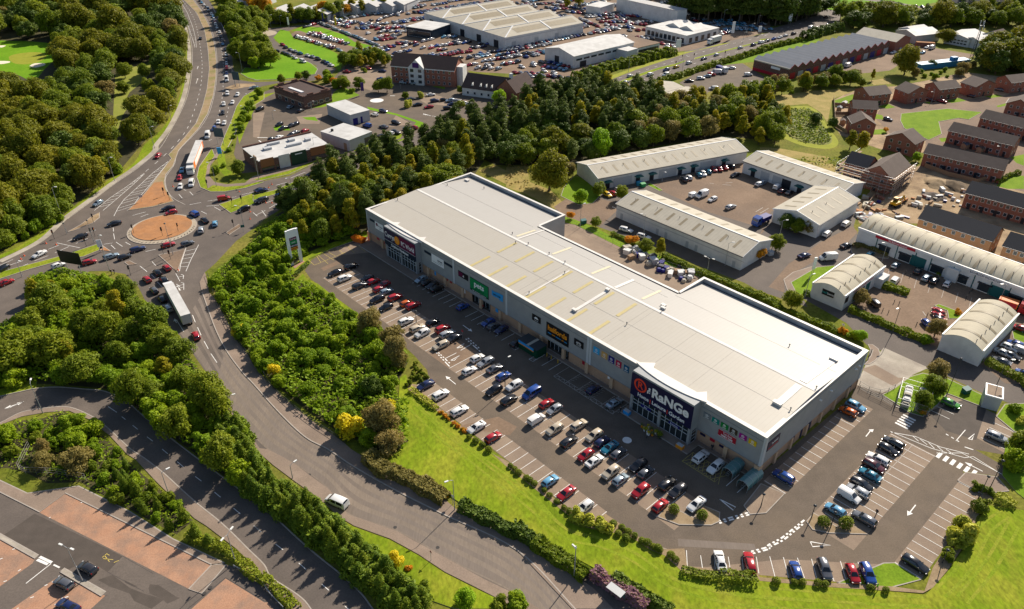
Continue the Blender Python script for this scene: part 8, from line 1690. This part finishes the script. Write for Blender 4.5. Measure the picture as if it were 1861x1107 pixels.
# cones
m_cone = plain('cone_orange',(.75,.12,.03),.6)
for t,x,y in (('e',390,668),('e',320,660),('e',145,768),('e',168,745),('e',1235,845),('e',1200,265),('e',1660,300),('e',1735,490),('e',1735,440),('f',130,250),('f',88,378),('f',130,378),('f',108,272)):
 q = MB(); q.box(-.25,.25,-.25,.25,0,.05); q.cyl(0,0,.05,.5,.17,.1,10); q.k = 1; q.cyl(0,0,.5,.62,.1,.085,10); q.k = 0; q.cyl(0,0,.62,.9,.085,.04,10)
 tag(q.build('traffic_cone',[m_cone,m_wlet],loc=(*G(t,x,y),.01)),'orange and white traffic cone standing on the junction lanes','traffic cone','traffic cones on the junction')
# big road signs seen from behind, billboard, totem
def twopost(name,p0,p1,z0,z1,mt,lab,cat,posts=True,back=None):
 a,b = p0,p1; L = math.dist(a,b); r = empty(name,a,math.atan2(b[1] - a[1],b[0] - a[0]),lab,cat)
 bd = patch(r,'panel',mt,0,L,-.06,.06,z0,z1)
 if posts:
  for u in (L * .2,L * .8): q = MB(); q.bar((u,.14,0),(u,.14,z1),.16); q.build('post',m_steel,r)
 return r,bd,L
twopost('road_sign',G('a',1625,600),G('a',1672,605),3.4,7.4,plain('sign_back',(.05,.09,.11)),'dark-backed direction sign by the side road at the top of the queue','road sign')
twopost('road_sign',G('a',1500,1000),G('a',1565,1005),3.2,7.0,bpy.data.materials['sign_back'],'large dark-backed direction sign beside the white van in the queue','road sign')
twopost('billboard',G('e',440,835),G('e',590,860),2.4,6.4,m_black,'big black billboard seen from behind beside the slip road','billboard')
r,bd,L = twopost('road_sign',G('e',690,720),G('e',725,715),1.8,4.2,m_wlet,'white direction sign by the grass splitter','road sign')
for x,y,lab in ((985,350,'small grey sign board on the gravel triangle'),(1690,560,'blue-green sign on the small island right of the roundabout')):
 p = G('e',x,y + 20); r = empty('road_sign',p,.3,lab,'road sign'); q = MB(); q.cyl(0,0,0,2.4,.04,n=6); q.build('post',m_steel,r); patch(r,'plate',m_gwall if x < 1000 else m_green,-.6,.6,-.03,.03,1.7,2.6)
pA_,pB_ = G('f',270,808),G('f',335,785); L = math.dist(pA_,pB_); r = empty('totem_sign',pA_,math.atan2(pB_[1] - pA_[1],pB_[0] - pA_[0]),'tall white totem sign listing the shops at the head of the car park','totem sign')
HT = 11.3
for u in (0,L): q = MB(); q.add([(u - .45,-.35,0),(u + .45,-.35,0),(u + .45,.35,0),(u - .45,.35,0),(u - .35,-.3,HT),(u + .35,-.3,HT),(u + .35,.3,HT),(u - .35,.3,HT)],[(0,1,5,4),(1,2,6,5),(2,3,7,6),(3,0,4,7),(4,5,6,7)]); q.build('leg',m_wlet,r)
patch(r,'header',m_wlet,.35,L - .35,-.28,.28,HT - 2.4,HT + .1)
for k,(z0,z1,m) in enumerate(((HT - 3.3,HT - 2.5,m_plum),(HT - 4.6,HT - 3.4,m_grn),(HT - 5.6,HT - 4.7,m_navy),(HT - 6.5,HT - 5.7,m_orange))): o = patch(r,'name_panel',m,.4,L - .4,-.3,.3,z0,z1); lettering(('Currys','pets','RANGE','halfords')[k],o,L / 2,-.32,(z0 + z1) / 2,.7,m_wlet if k < 3 else m_black)
sheet('totem_base',P('f 275,820 345,780 360,785 290,835'),.15,m_redbay)
# trolley shelters
m_perspex = mat('tinted_perspex',(.10,.22,.22),rough=.2,spec=.6)
for u,v,L,lab in ((135.8,-4.5,4.4,'perspex trolley shelter by the corner of the shed, the inner one'),(139.8,-5.2,5.6,'perspex trolley shelter by the corner of the shed, the outer one')):
 r = empty('trolley_shelter',B(u,v),BTH,lab,'trolley shelter'); n = 8
 for k in range(4):
  q = MB(); y = k * L / 3; q.tube([(-1.2,y,0),(-1.2,y,1.6),(-.8,y,2.1),(0,y,2.3),(.8,y,2.1),(1.2,y,1.6),(1.2,y,0)],.05,6); q.build('hoop',m_steel,r)
 q = MB(); pr_ = [(-1.22,.5),(-1.22,1.6),(-.8,2.14),(0,2.34),(.8,2.14),(1.22,1.6),(1.22,.5)]; q.add([(x,y,z) for y in (0,L) for x,z in pr_],[(k,k + 1,8 + k,7 + k) for k in range(6)]); q.build('roof_sheet',m_perspex,r)
 q = MB()
 for k in range(7): y = .2 + k * (L - .6) / 7; q.bar((-.3,y,.3),(.3,y,.3),.05); q.bar((-.3,y,.95),(.3,y,.95),.06); q.bar((-.3,y,.3),(-.3,y,.95),.04); q.bar((.3,y,.3),(.3,y,.95),.04)
 q.build('nested_trolleys',m_steel,r)
r = empty('car_wash_kiosk',B(74.6,-4.9),BTH,'dark green kiosk with a sky-blue sign against the shop wall','kiosk'); patch(r,'cabin',m_dkgrn,0,6.5,0,3.4,0,2.5); patch(r,'roof',m_dksteel,-.2,6.7,-.2,3.6,2.5,2.62); patch(r,'sign',m_lblue,.2,5.6,-.28,-.2,1.9,2.6); patch(r,'yellow_band',m_orange,.2,5.6,-.24,-.2,1.6,1.85); patch(r,'stripe',m_fibre,3,3.8,-.2,3.6,2.62,2.65)
for k in range(3): q = MB(); q.cyl(0,0,0,1.0,.1,n=8); tag(q.build('bollard',plain('bollard_yellow',(.65,.40,.02)) if k == 0 else bpy.data.materials['bollard_yellow'],loc=(*B(82.2 + k * 1.5 + (.8 if k == 2 else 0),-2.4),.12)),'yellow bollard before the entrance with the orange lettering','bollard','yellow bollards before the entrance')
r = empty('plant_display',B(114.5,-5.2),BTH,'display of potted plants and goods before the glazed shop front','plant display')
for k in range(16):
 x,y = random.uniform(0,5.2),random.uniform(-1.2,1.0); q = MB(); q.cyl(x,y,0,.4,.2,.26,8); q.build('pot',(m_dksteel,m_wlet,m_orange)[k % 3],r); c = quads('plant',leaves([(x,y,.75,.4,.4,.45)],60,.13,k),LM[('box','gold','dark')[k % 3]]); add('plant',c,r)
for u,v,m,lab in ((109.6,-4.4,m_lblue,'blue goods bin before the left end of the glazed front'),(124.3,-4.6,m_orange,'orange goods bin before the right end of the glazed front')):
 q = MB(); q.box(-.8,.8,-.5,.5,0,.8); q.k = 1; q.box(-.72,.72,-.42,.42,.8,.95); tag(q.build('goods_bin',[m,m_gwall],loc=(*B(u,v),.12),rz=BTH),lab,'goods bin')
p = B(-1.3,-3); r = empty('skip',(*p,.01),BTH + .3,'rusty orange skip heaped with dark waste beside the electrical shop','skip'); q = MB(); q.add([(-1.8,-.9,0),(1.8,-.9,0),(1.8,.9,0),(-1.8,.9,0),(-2.4,-1.1,1.4),(2.4,-1.1,1.4),(2.4,1.1,1.4),(-2.4,1.1,1.4)],[(0,1,5,4),(1,2,6,5),(2,3,7,6),(3,0,4,7)]); q.build('skip_body',m_orange_side,r); add('waste',quads('waste',leaves([(0,0,1.2,2,.9,.6)],160,.3,3),LM['orange']),r)
# service yard: gas cage, cabin, bins, barriers
r = empty('gas_cage',G('l',940,760),math.atan2(G('l',1070,800)[1] - G('l',940,760)[1],G('l',1070,800)[0] - G('l',940,760)[0]),'wire cage of stacked pale goods on the service lawn','cage'); LL = 6.5; WW = 8.5
q = MB()
for x in (0,LL / 2,LL):
 for y in (0,WW / 2,WW): q.bar((x,y,0),(x,y,2.6),.08)
for z in (.1,1.3,2.6):
 for a,b in (((0,0),(LL,0)),((LL,0),(LL,WW)),((LL,WW),(0,WW)),((0,WW),(0,0))): q.bar((*a,z),(*b,z),.06)
for k in range(26): q.bar((k * .26,0,0),(k * .26,0,2.6),.025); q.bar((0,k * .34,0),(0,k * .34,2.6),.025)
q.build('wire_frame',m_steel,r)
for x in (1.5,4.4):
 for k in range(8): q = MB(); h_ = random.uniform(1.0,1.9); q.box(x - .5,x + 1.1,.5 + k * .95,1.35 + k * .95,0,h_); q.box(x - .3,x + .9,.6 + k * .95,1.25 + k * .95,h_,h_ + .25); q.build('wrapped_goods',(m_fibre,m_gwall,m_wall)[k % 3],r)
F = Fr(('l',1640,780),('l',1665,700),('l',1530,755),0); a,b,c = G('l',1530,762),G('l',1645,795),G('l',1670,735)
r = empty('metal_cabin',a,math.atan2(b[1] - a[1],b[0] - a[0]),'square metal cabin with a pale roof rim at the end of the service lawn','cabin'); LL = math.dist(a,b); patch(r,'body',m_gwall,0,LL,0,4.6,0,3.4); patch(r,'roof_rim',m_wfr,-.15,LL + .15,-.15,4.75,3.4,3.75); patch(r,'roof',m_bay,.2,LL - .2,.2,4.4,3.75,3.78)
for t,x,y,m,lab in (('l',1425,665,m_green,'teal wheelie bin chest on the service lawn'),('g',535,520,m_green,'green bin by the lamp on the turning head'),('g',920,255,plain('bin_blue',(.03,.25,.40)),'blue bin at the end of the longest pitched unit'),('g',948,265,plain('bin_green',(.02,.28,.08)),'green bin at the end of the longest pitched unit'),('h',70,740,m_gwall,'grey lidded container on the road corner by the middle unit')):
 r = empty('waste_bin',G(t,x,y),.4,lab,'bin'); patch(r,'body',m,-.9,.9,-.6,.6,.1,1.3); q = MB(); q.add([(-.95,-.65,1.3),(.95,-.65,1.3),(.95,.65,1.5),(-.95,.65,1.5),(-.95,.65,1.3),(.95,.65,1.3)],[(0,1,2,3),(3,2,5,4)]); q.build('lid',m,r)
def railing(pts,h,lab,m=m_dksteel,name='railing',step=2.4,cat='railing',rails=(1,),thick=.06,board=None):
 n = max(2,int(plen(pts) / step) + 1); r = empty(name,(0,0,0),0,lab,cat); pp = resample(pts,n)
 for p in pp: q = MB(); q.bar((*p,0),(*p,h),thick * 1.3); q.build('post',m,r)
 for f in rails:
  q = MB()
  for a,b in zip(pp,pp[1:]): q.bar((*a,h * f),(*b,h * f),thick)
  q.build('rail',m,r)
 if board:
  q = MB(); q.strip(pts,.06,board[0],board[1]); q.build('panel',board[2],r)
 return r
railing(sm(P('l 690,610 760,650 830,668 890,655 935,630'),4),1.1,'curved dark railing round the loading ramp',rails=(.5,1)); railing(P('l 690,640 780,690 850,720 920,760'),1.3,'straight dark railing below the loading ramp',rails=(.3,.65,1))
railing(sm(P('e 1440,880 1470,960 1500,1090 i 1510,50 1560,150 1640,300 1720,400 1832,540 j 100,595 210,705 330,805 450,893 560,963 640,1022'),4),1.0,'low dark fence along the pavement of the curved road',rails=(.5,1),step=3); 
railing(sm(P('m 1625,820 1740,880 1832,940 n 100,990 210,1107'),4),.75,'grey crash barrier between the corner car park and hedge',m_steel,'crash_barrier',3,'barrier',(.9,),.1,(.45,.75,m_steel))
m_mesh = mat('weathered_mesh_panel',(.30,.28,.24),(.24,.22,.19),scale=2,rough=.9,local=True)
railing(P('m 210,-10 135,145 180,170 380,175 600,215'),1.9,'pale wire fence round the shrub wedge by the corner car park',m_mesh,'wire_fence',2.2,'fence',(.33,.66,1),.045)
railing(sm(P('a 1475,60 1510,120 1545,190 1562,240'),3),1.2,'pale barrier along the queue under the bank',m_wall,'roadside_barrier',3,'barrier',(1,),.1,(.3,1.1,m_wall))
railing(P('g 405,500 480,545 600,600 800,695 1100,815 1350,900'),1.8,'thin wire fence behind the loading yard',m_dksteel,'wire_fence',3,'fence',(.5,1),.035)
m_fence = lined('garden_fence_boards',(.30,.20,.12),(.22,.14,.08),.3,.04,dirt=(.24,.17,.11))
for s,lab in (('h 1140,130 1300,190 1500,240 1640,200','board fence behind the gardens of the lowest terrace'),('d 510,800 640,800','board fence between back gardens by the pond, lower'),('d 515,735 650,745','board fence between back gardens by the pond, upper'),('d 510,690 515,790 520,880 600,930','long board fence between the gardens and the pond'),('h 700,470 790,340','board fence along the building site edge')): railing(P(s),1.7,lab,m_fence,'garden_fence',2,'fence',(1,),.06,(.1,1.6,m_fence))
for t,pts in (('h',((1430,1040),(1450,1010),(1470,990),(1490,965),(1010,870),(1040,890))),('l',((850,100),(890,112),(930,40),(965,50),(1160,130),(1085,195)))):
 for x,y in pts: q = MB(); q.cyl(0,0,0,1.0,.09,n=8); q.cyl(0,0,1.0,1.08,.11,.04,8); tag(q.build('bollard',m_dksteel,loc=G(t,x,y)),'dark bollard in the car park of the trade counters','bollard','dark bollards of the trade counters')
# heap of bags and goods behind the shed
r_ = random.Random(5)
for k in range(60):
 f = k / 60; x,y = 830 + 470 * f + r_.uniform(-30,30),715 + 200 * f + r_.uniform(-35,35); s = r_.uniform(.9,1.9); c = r_.choice((m_wall,m_wall,m_gwall,m_plank,m_dksteel,m_blue,m_fibre,m_red if k % 9 == 0 else m_wall)); q = MB()
 if k % 3: q.add([(s * math.cos(a) * .5 * g_,s * math.sin(a) * .5 * g_,z * s) for z,g_ in ((0,1),(.35,1.12),(.7,.7)) for a in [i * 1.047 for i in range(6)]],[(6 * j + i,6 * j + (i + 1) % 6,6 * j + 6 + (i + 1) % 6,6 * j + 6 + i) for j in (0,1) for i in range(6)] + [tuple(range(12,18))])
 else: q.box(-s * .6,s * .6,-s * .45,s * .45,0,s * .9); q.box(-s * .65,s * .65,-s * .5,s * .5,s * .9,s * .97)
 tag(q.build('waste_bag' if k % 3 else 'crate',c,loc=G('g',x,y),rz=r_.uniform(0,3)),('stuffed waste bag' if k % 3 else 'loose crate') + ' in the heap behind the shed','bag' if k % 3 else 'crate','waste heap behind the shed: ' + ('bags' if k % 3 else 'crates'))
# building site
for k in range(64):
 x,y = r_.uniform(660,1420),330 + r_.uniform(0,160); 
 if x > 1100: y = r_.uniform(290,410)
 q = MB(); a,b,h = r_.uniform(.8,3.2),r_.uniform(.5,1.2),r_.uniform(.4,1.2)
 for j in range(3): q.box(-a / 2,a / 2,-b / 2,b / 2,h * j / 3 + .03,h * (j + 1) / 3)
 tag(q.build('material_stack',r_.choice((m_plank,m_brick,m_wall,m_fibre,m_tan,m_gwall,m_blue)),loc=G('h',x,y),rz=r_.uniform(0,3)),'stack of building material on the earth of the building site','material stack','stacks on the building site')
for k in range(7): q = MB(); [q.tube([(i * .32 - .5,-1.6,.2 + j * .3),(i * .32 - .5,1.6,.2 + j * .3)],.15,8) for j in range(2) for i in range(4 - j)]; tag(q.build('pipe_bundle',m_wall,loc=G('h',700 + k * 26,490 - k * 4),rz=.5),'bundle of white pipes laid at the end of the barrel-roofed row','pipe bundle','white pipe bundles')
m_dig = plain('digger_yellow',(.60,.34,.01),.5); r = empty('digger',G('h',935,400),.6,'yellow digger working on the building site','digger'); patch(r,'body',m_dig,-1.6,1.6,-1.1,1.1,.9,1.8); patch(r,'cab',m_carglass,-.2,1.2,-.2,1.0,1.8,2.9); patch(r,'cab_roof',m_dig,-.3,1.3,-.3,1.1,2.9,3.0)
for s in (1,-1): q = MB(); q.tube([(-1.5,s,.45),(1.5,s,.45)],.45,8); q.build('track',m_trim,r)
q = MB(); q.bar((1.4,-.4,1.6),(3.6,-.4,3.2),.4); q.bar((3.6,-.4,3.2),(5.0,-.4,1.0),.32); q.build('boom',m_dig,r); q = MB(); q.add([(4.6,-.9,.3),(5.6,-.9,.3),(5.2,-.9,1.1),(4.6,.1,.3),(5.6,.1,.3),(5.2,.1,1.1)],[(0,1,2),(5,4,3),(0,3,4,1),(1,4,5,2),(2,5,3,0)]); q.build('bucket',m_dksteel,r)
def mound(t,x,y,rad,h,m,lab):
 q = MB(); n,rg_ = 20,6; g = random.Random(int(x)); vs = [(0,0,h)]
 for j in range(1,rg_ + 1):
  for i in range(n): a = 6.2832 * i / n; rr2 = rad * j / rg_ * (1 + .18 * g.uniform(-1,1)); vs.append((rr2 * math.cos(a),rr2 * math.sin(a),-.1 if j == rg_ else h * (1 - j / rg_) ** 1.1 + g.uniform(-.12,.12)))
 q.add(vs,[(0,1 + i,1 + (i + 1) % n) for i in range(n)] + [(1 + (j - 1) * n + i,1 + j * n + i,1 + j * n + (i + 1) % n,1 + (j - 1) * n + (i + 1) % n) for j in range(1,rg_) for i in range(n)]); tag(q.build('earth_mound',m,smooth=180,loc=G(t,x,y)),lab,'mound')
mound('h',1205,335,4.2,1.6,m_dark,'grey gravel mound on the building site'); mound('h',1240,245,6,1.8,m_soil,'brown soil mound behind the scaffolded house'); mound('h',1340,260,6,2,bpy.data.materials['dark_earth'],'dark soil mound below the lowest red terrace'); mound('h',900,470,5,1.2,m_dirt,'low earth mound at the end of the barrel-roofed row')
# mast, container, far signs
p = G('d',1466,412); h = min(45,height(pix('d',1466,412),pix('d',1528,140))); r = empty('phone_mast',p,.3,'tall dark phone mast with antennas beside the blue container','mast'); q = MB()
for k in range(3): a = k * 2.094; q.bar((1.0 * math.cos(a),1.0 * math.sin(a),0),(.35 * math.cos(a),.35 * math.sin(a),h),.16)
for k in range(12):
 z = h * k / 12; s = 1.0 - .65 * k / 12
 for j in range(3): a,b = j * 2.094,(j + 1) * 2.094; q.bar((s * math.cos(a),s * math.sin(a),z),(s * .95 * math.cos(b),s * .95 * math.sin(b),z + h / 12),.08)
q.build('lattice',m_dksteel,r)
for k in range(6): a = k * 1.047; q = MB(); q.box(-.2,.2,-.12,.12,0,2.4); q.build('antenna',m_gwall,r,loc=(1.1 * math.cos(a),1.1 * math.sin(a),h - 2.8 - (k % 2) * 2.5),rz=a)
q = MB(); q.cyl(0,0,h - 3,h - 2.8,1.2,n=10); q.build('headframe',m_dksteel,r)
a,b = G('d',1112,488),G('d',1452,450); r = empty('site_cabin_block',a,math.atan2(b[1] - a[1],b[0] - a[0]),'long low blue cabin block at the foot of the mast','cabin'); LL = math.dist(a,b); m_bc = plain('cabin_blue',(.03,.20,.42),.5); patch(r,'body',m_bc,0,LL,0,5,0,2.7); patch(r,'roof',plain('cabin_roof_blue',(.22,.42,.58),.5),-.1,LL + .1,-.1,5.1,2.7,2.9); patch(r,'roof_unit',m_bc,LL * .66,LL * .76,1,3.5,2.9,4.6)
a = G('d',1080,325); r = empty('rusty_container',a,-.25,'rusty red container before the cream-roofed workshop','container'); patch(r,'body',m_brick,0,10,0,2.6,0,2.6); patch(r,'roof',m_gravel,-.05,10.05,-.05,2.65,2.6,2.68)
for t,x,y,hh,wd,m,lab in (('b',762,660,6,1.4,plain('sign_purple',(.05,.015,.14)),'purple hotel totem at the car park entry'),('b',250,200,7,1,m_wlet,'thin white totem at the mini roundabout'),('b',578,210,9,1.2,plain('sign_yellow',(.6,.42,.02)),'yellow dealer totem over the sunken lot'),('b',490,180,8,.9,m_blue,'blue dealer totem over the sunken lot'),('b',1160,55,14,1.0,m_wlet,'tall white chimney-like totem beside the big dealership'),('c',1190,360,7,3,m_wlet,'white dealer sign board beside the carriageway hedge'),('c',1565,270,10,1.8,m_wlet,'tall white dealer totem beside the carriageway'),('c',1755,240,5,2.2,m_wlet,'white framed sign beside the carriageway'),('d',202,175,7,2.4,m_wlet,'white board on posts before the forest block'),('d',835,45,8,2,m_bc,'blue round-topped sign on the park lawn'),('e',1530,60,4,1.6,m_lblue,'blue and white menu board on the eatery verge'),('h',360,880,6,.9,m_wlet,'white totem on the little lawn by the small barrel-roofed unit')):
 r = empty('totem_sign',G(t,x,y),.25,lab,'totem sign'); q = MB(); q.cyl(-wd * .3,0,0,hh * .5,.07,n=6); q.cyl(wd * .3,0,0,hh * .5,.07,n=6); q.build('post',m_steel,r); patch(r,'panel',m,-wd / 2,wd / 2,-.15,.15,hh * .35,hh)
# small signs in the car park and on the verges
for t,x,y,m,lab in (('j',1452,285,m_red,'small round red sign by the crossing in the middle rows'),('n',1235,770,m_red,'small triangular warning sign on the verge by the curved road'),('i',1620,820,m_red,'red and white sign board at the copse edge by the curved road'),('i',1635,285,m_blue,'small blue sign on the fence of the curved road'),('n',1385,380,m_wlet,'small sign plate at the lamp post between the hedges'),('l',565,240,m_wlet,'small sign at the far corner of the shed')):
 r = empty('road_sign',G(t,x,y),2.4,lab,'road sign'); q = MB(); q.cyl(0,0,0,2.4,.04,n=6); q.build('post',m_steel,r)
 q = MB(); v = [(.4 * math.cos(a * 2.094 + 1.571),-.06,2.3 + .4 * math.sin(a * 2.094 + 1.571)) for a in range(3)] if 'triang' in lab else [(.36 * math.cos(a * .628),-.06,2.2 + .36 * math.sin(a * .628)) for a in range(10)]; q.add(v,[tuple(range(len(v)))]); q.add([(x_ * .65,-.07,2.25 + (z_ - 2.25) * .65) for x_,_y,z_ in v],[tuple(range(len(v)))]); q.m[-1] = 1; q.build('plate',[m,m_wlet],r)
for t,x,y in (('i',1465,195),('n',985,540),('n',390,175),('n',1280,680),('m',1460,960),('m',1418,1000),('n',1300,390)): q = MB(); q.flat(disc(*G(t,x,y),.35),.02 if t != 'm' else .12); q.k = 0; tag(q.build('drain_cover',m_tar),kind='structure')
for t,x,y in (('k',838,993),): q = MB(); q.flat(disc(*G(t,x,y),1.0),.037); tag(q.build('white_road_markings',m_white),kind='structure')
# bus shelter by the purple hedge
a,b = G('o',690,1010),G('o',790,1085); r = empty('bus_shelter',a,math.atan2(b[1] - a[1],b[0] - a[0]),'glass bus shelter under the purple hedge at the bottom edge','bus shelter'); LL = math.dist(a,b); patch(r,'roof',m_steel,0,LL,-.2,1.3,2.3,2.4); patch(r,'back_panel',m_perspex,0,LL,1.15,1.2,.2,2.3)
for u in (.1,LL / 2,LL - .1): patch(r,'post',m_dksteel,u - .04,u + .04,1.12,1.2,0,2.3)
# people
m_skin = plain('skin',(.50,.30,.22),.6); m_hair = plain('dark_hair',(.03,.02,.015),.8)
def person(pos,ang,top,legs,lab,stride=.25,z=0):
 V = [(0,0,.95),(0,0,1.2),(0,0,1.42),(0,0,1.52),(.02,0,1.66),(0,.1,.9),(stride * .5,.1,.5),(stride * .3,.1,.06),(stride * .3 + .16,.1,.04),(0,-.1,.9),(-stride * .5,-.1,.5),(-stride,-.1,.1),(-stride + .15,-.1,.05),(0,.2,1.4),(-.08,.25,1.14),(.1,.25,.92),(0,-.2,1.4),(.08,-.25,1.14),(.2,-.24,.95)]
 E = [(0,1),(1,2),(2,3),(3,4),(0,5),(5,6),(6,7),(7,8),(0,9),(9,10),(10,11),(11,12),(2,13),(13,14),(14,15),(2,16),(16,17),(17,18)]
 rad = [.16,.15,.17,.07,.115,.10,.075,.055,.05,.10,.075,.055,.05,.075,.055,.045,.075,.055,.045]
 me = bpy.data.meshes.new('person'); me.from_pydata(V,E,[]); o = add('person',me); md = o.modifiers.new('s','SKIN'); 
 for i,sv_ in enumerate(me.skin_vertices[0].data): sv_.radius = (rad[i],rad[i]); sv_.use_root = i == 0
 ss = o.modifiers.new('u','SUBSURF'); ss.levels = ss.render_levels = 1; bpy.context.view_layer.update()
 m2 = bpy.data.meshes.new_from_object(o.evaluated_get(bpy.context.evaluated_depsgraph_get())); o.modifiers.clear(); o.data = m2; m2.name = 'person'; m2.materials.clear()
 for m in (legs,top,m_skin,m_hair): m2.materials.append(m)
 for f in m2.polygons:
  c = f.center; f.material_index = 3 if c.z > 1.7 or (c.z > 1.6 and c.x < -.02) else 2 if c.z > 1.48 or (abs(c.y) > .2 and c.z < .98) else 1 if c.z > .93 else 0
 m2.shade_smooth(); o.location = (*pos,z); o.rotation_euler = (0,0,ang); return tag(o,lab,'person')
m_hiv = plain('hi_vis_yellow',(.35,.75,.02),.7); m_jean = plain('dark_trousers',(.02,.025,.04),.8); m_coat = plain('dark_coat',(.03,.03,.035),.8); m_rcoat = plain('red_coat',(.35,.03,.03),.8); m_wsh = plain('white_shirt',(.7,.7,.68),.8)
person(G('p',805,975),2.2,m_hiv,m_jean,'person in a bright hi-vis jacket standing behind the blue SUV',z=.17); person(G('p',803,455),3.6,m_coat,m_jean,'person in dark clothes at the boot of the grey estate')
person(G('k',790,800),1.0,m_coat,m_jean,'person in a dark coat walking beside the pale blue saloon',.4); person(G('k',297,450),2.0,m_coat,m_jean,'person in dark clothes walking before the yellow bollards',.4); person(G('j',1595,85),.5,m_rcoat,m_jean,'person in a red coat by the pets entrance',.3); person(G('k',975,980),.2,m_wsh,m_jean,'person in a white shirt beside the plant display',.2,.12); person(G('k',1425,1060),4,m_coat,m_jean,'person in a dark coat near the red notice by the shed end',.3)
person(G('e',775,872),1.5,m_coat,m_jean,'pedestrian in a dark coat on the verge path, left of a pair'); person(G('e',796,868),1.3,m_jean,m_coat,'pedestrian in dark blue on the verge path, right of a pair')
for x,y in ((210,385),(235,380),(145,392)): pass
# the pattern vehicles have been copied; they leave the scene
for k,(r,ch) in CARS.items():
 for c in ch: bpy.data.objects.remove(c)
 bpy.data.objects.remove(r)
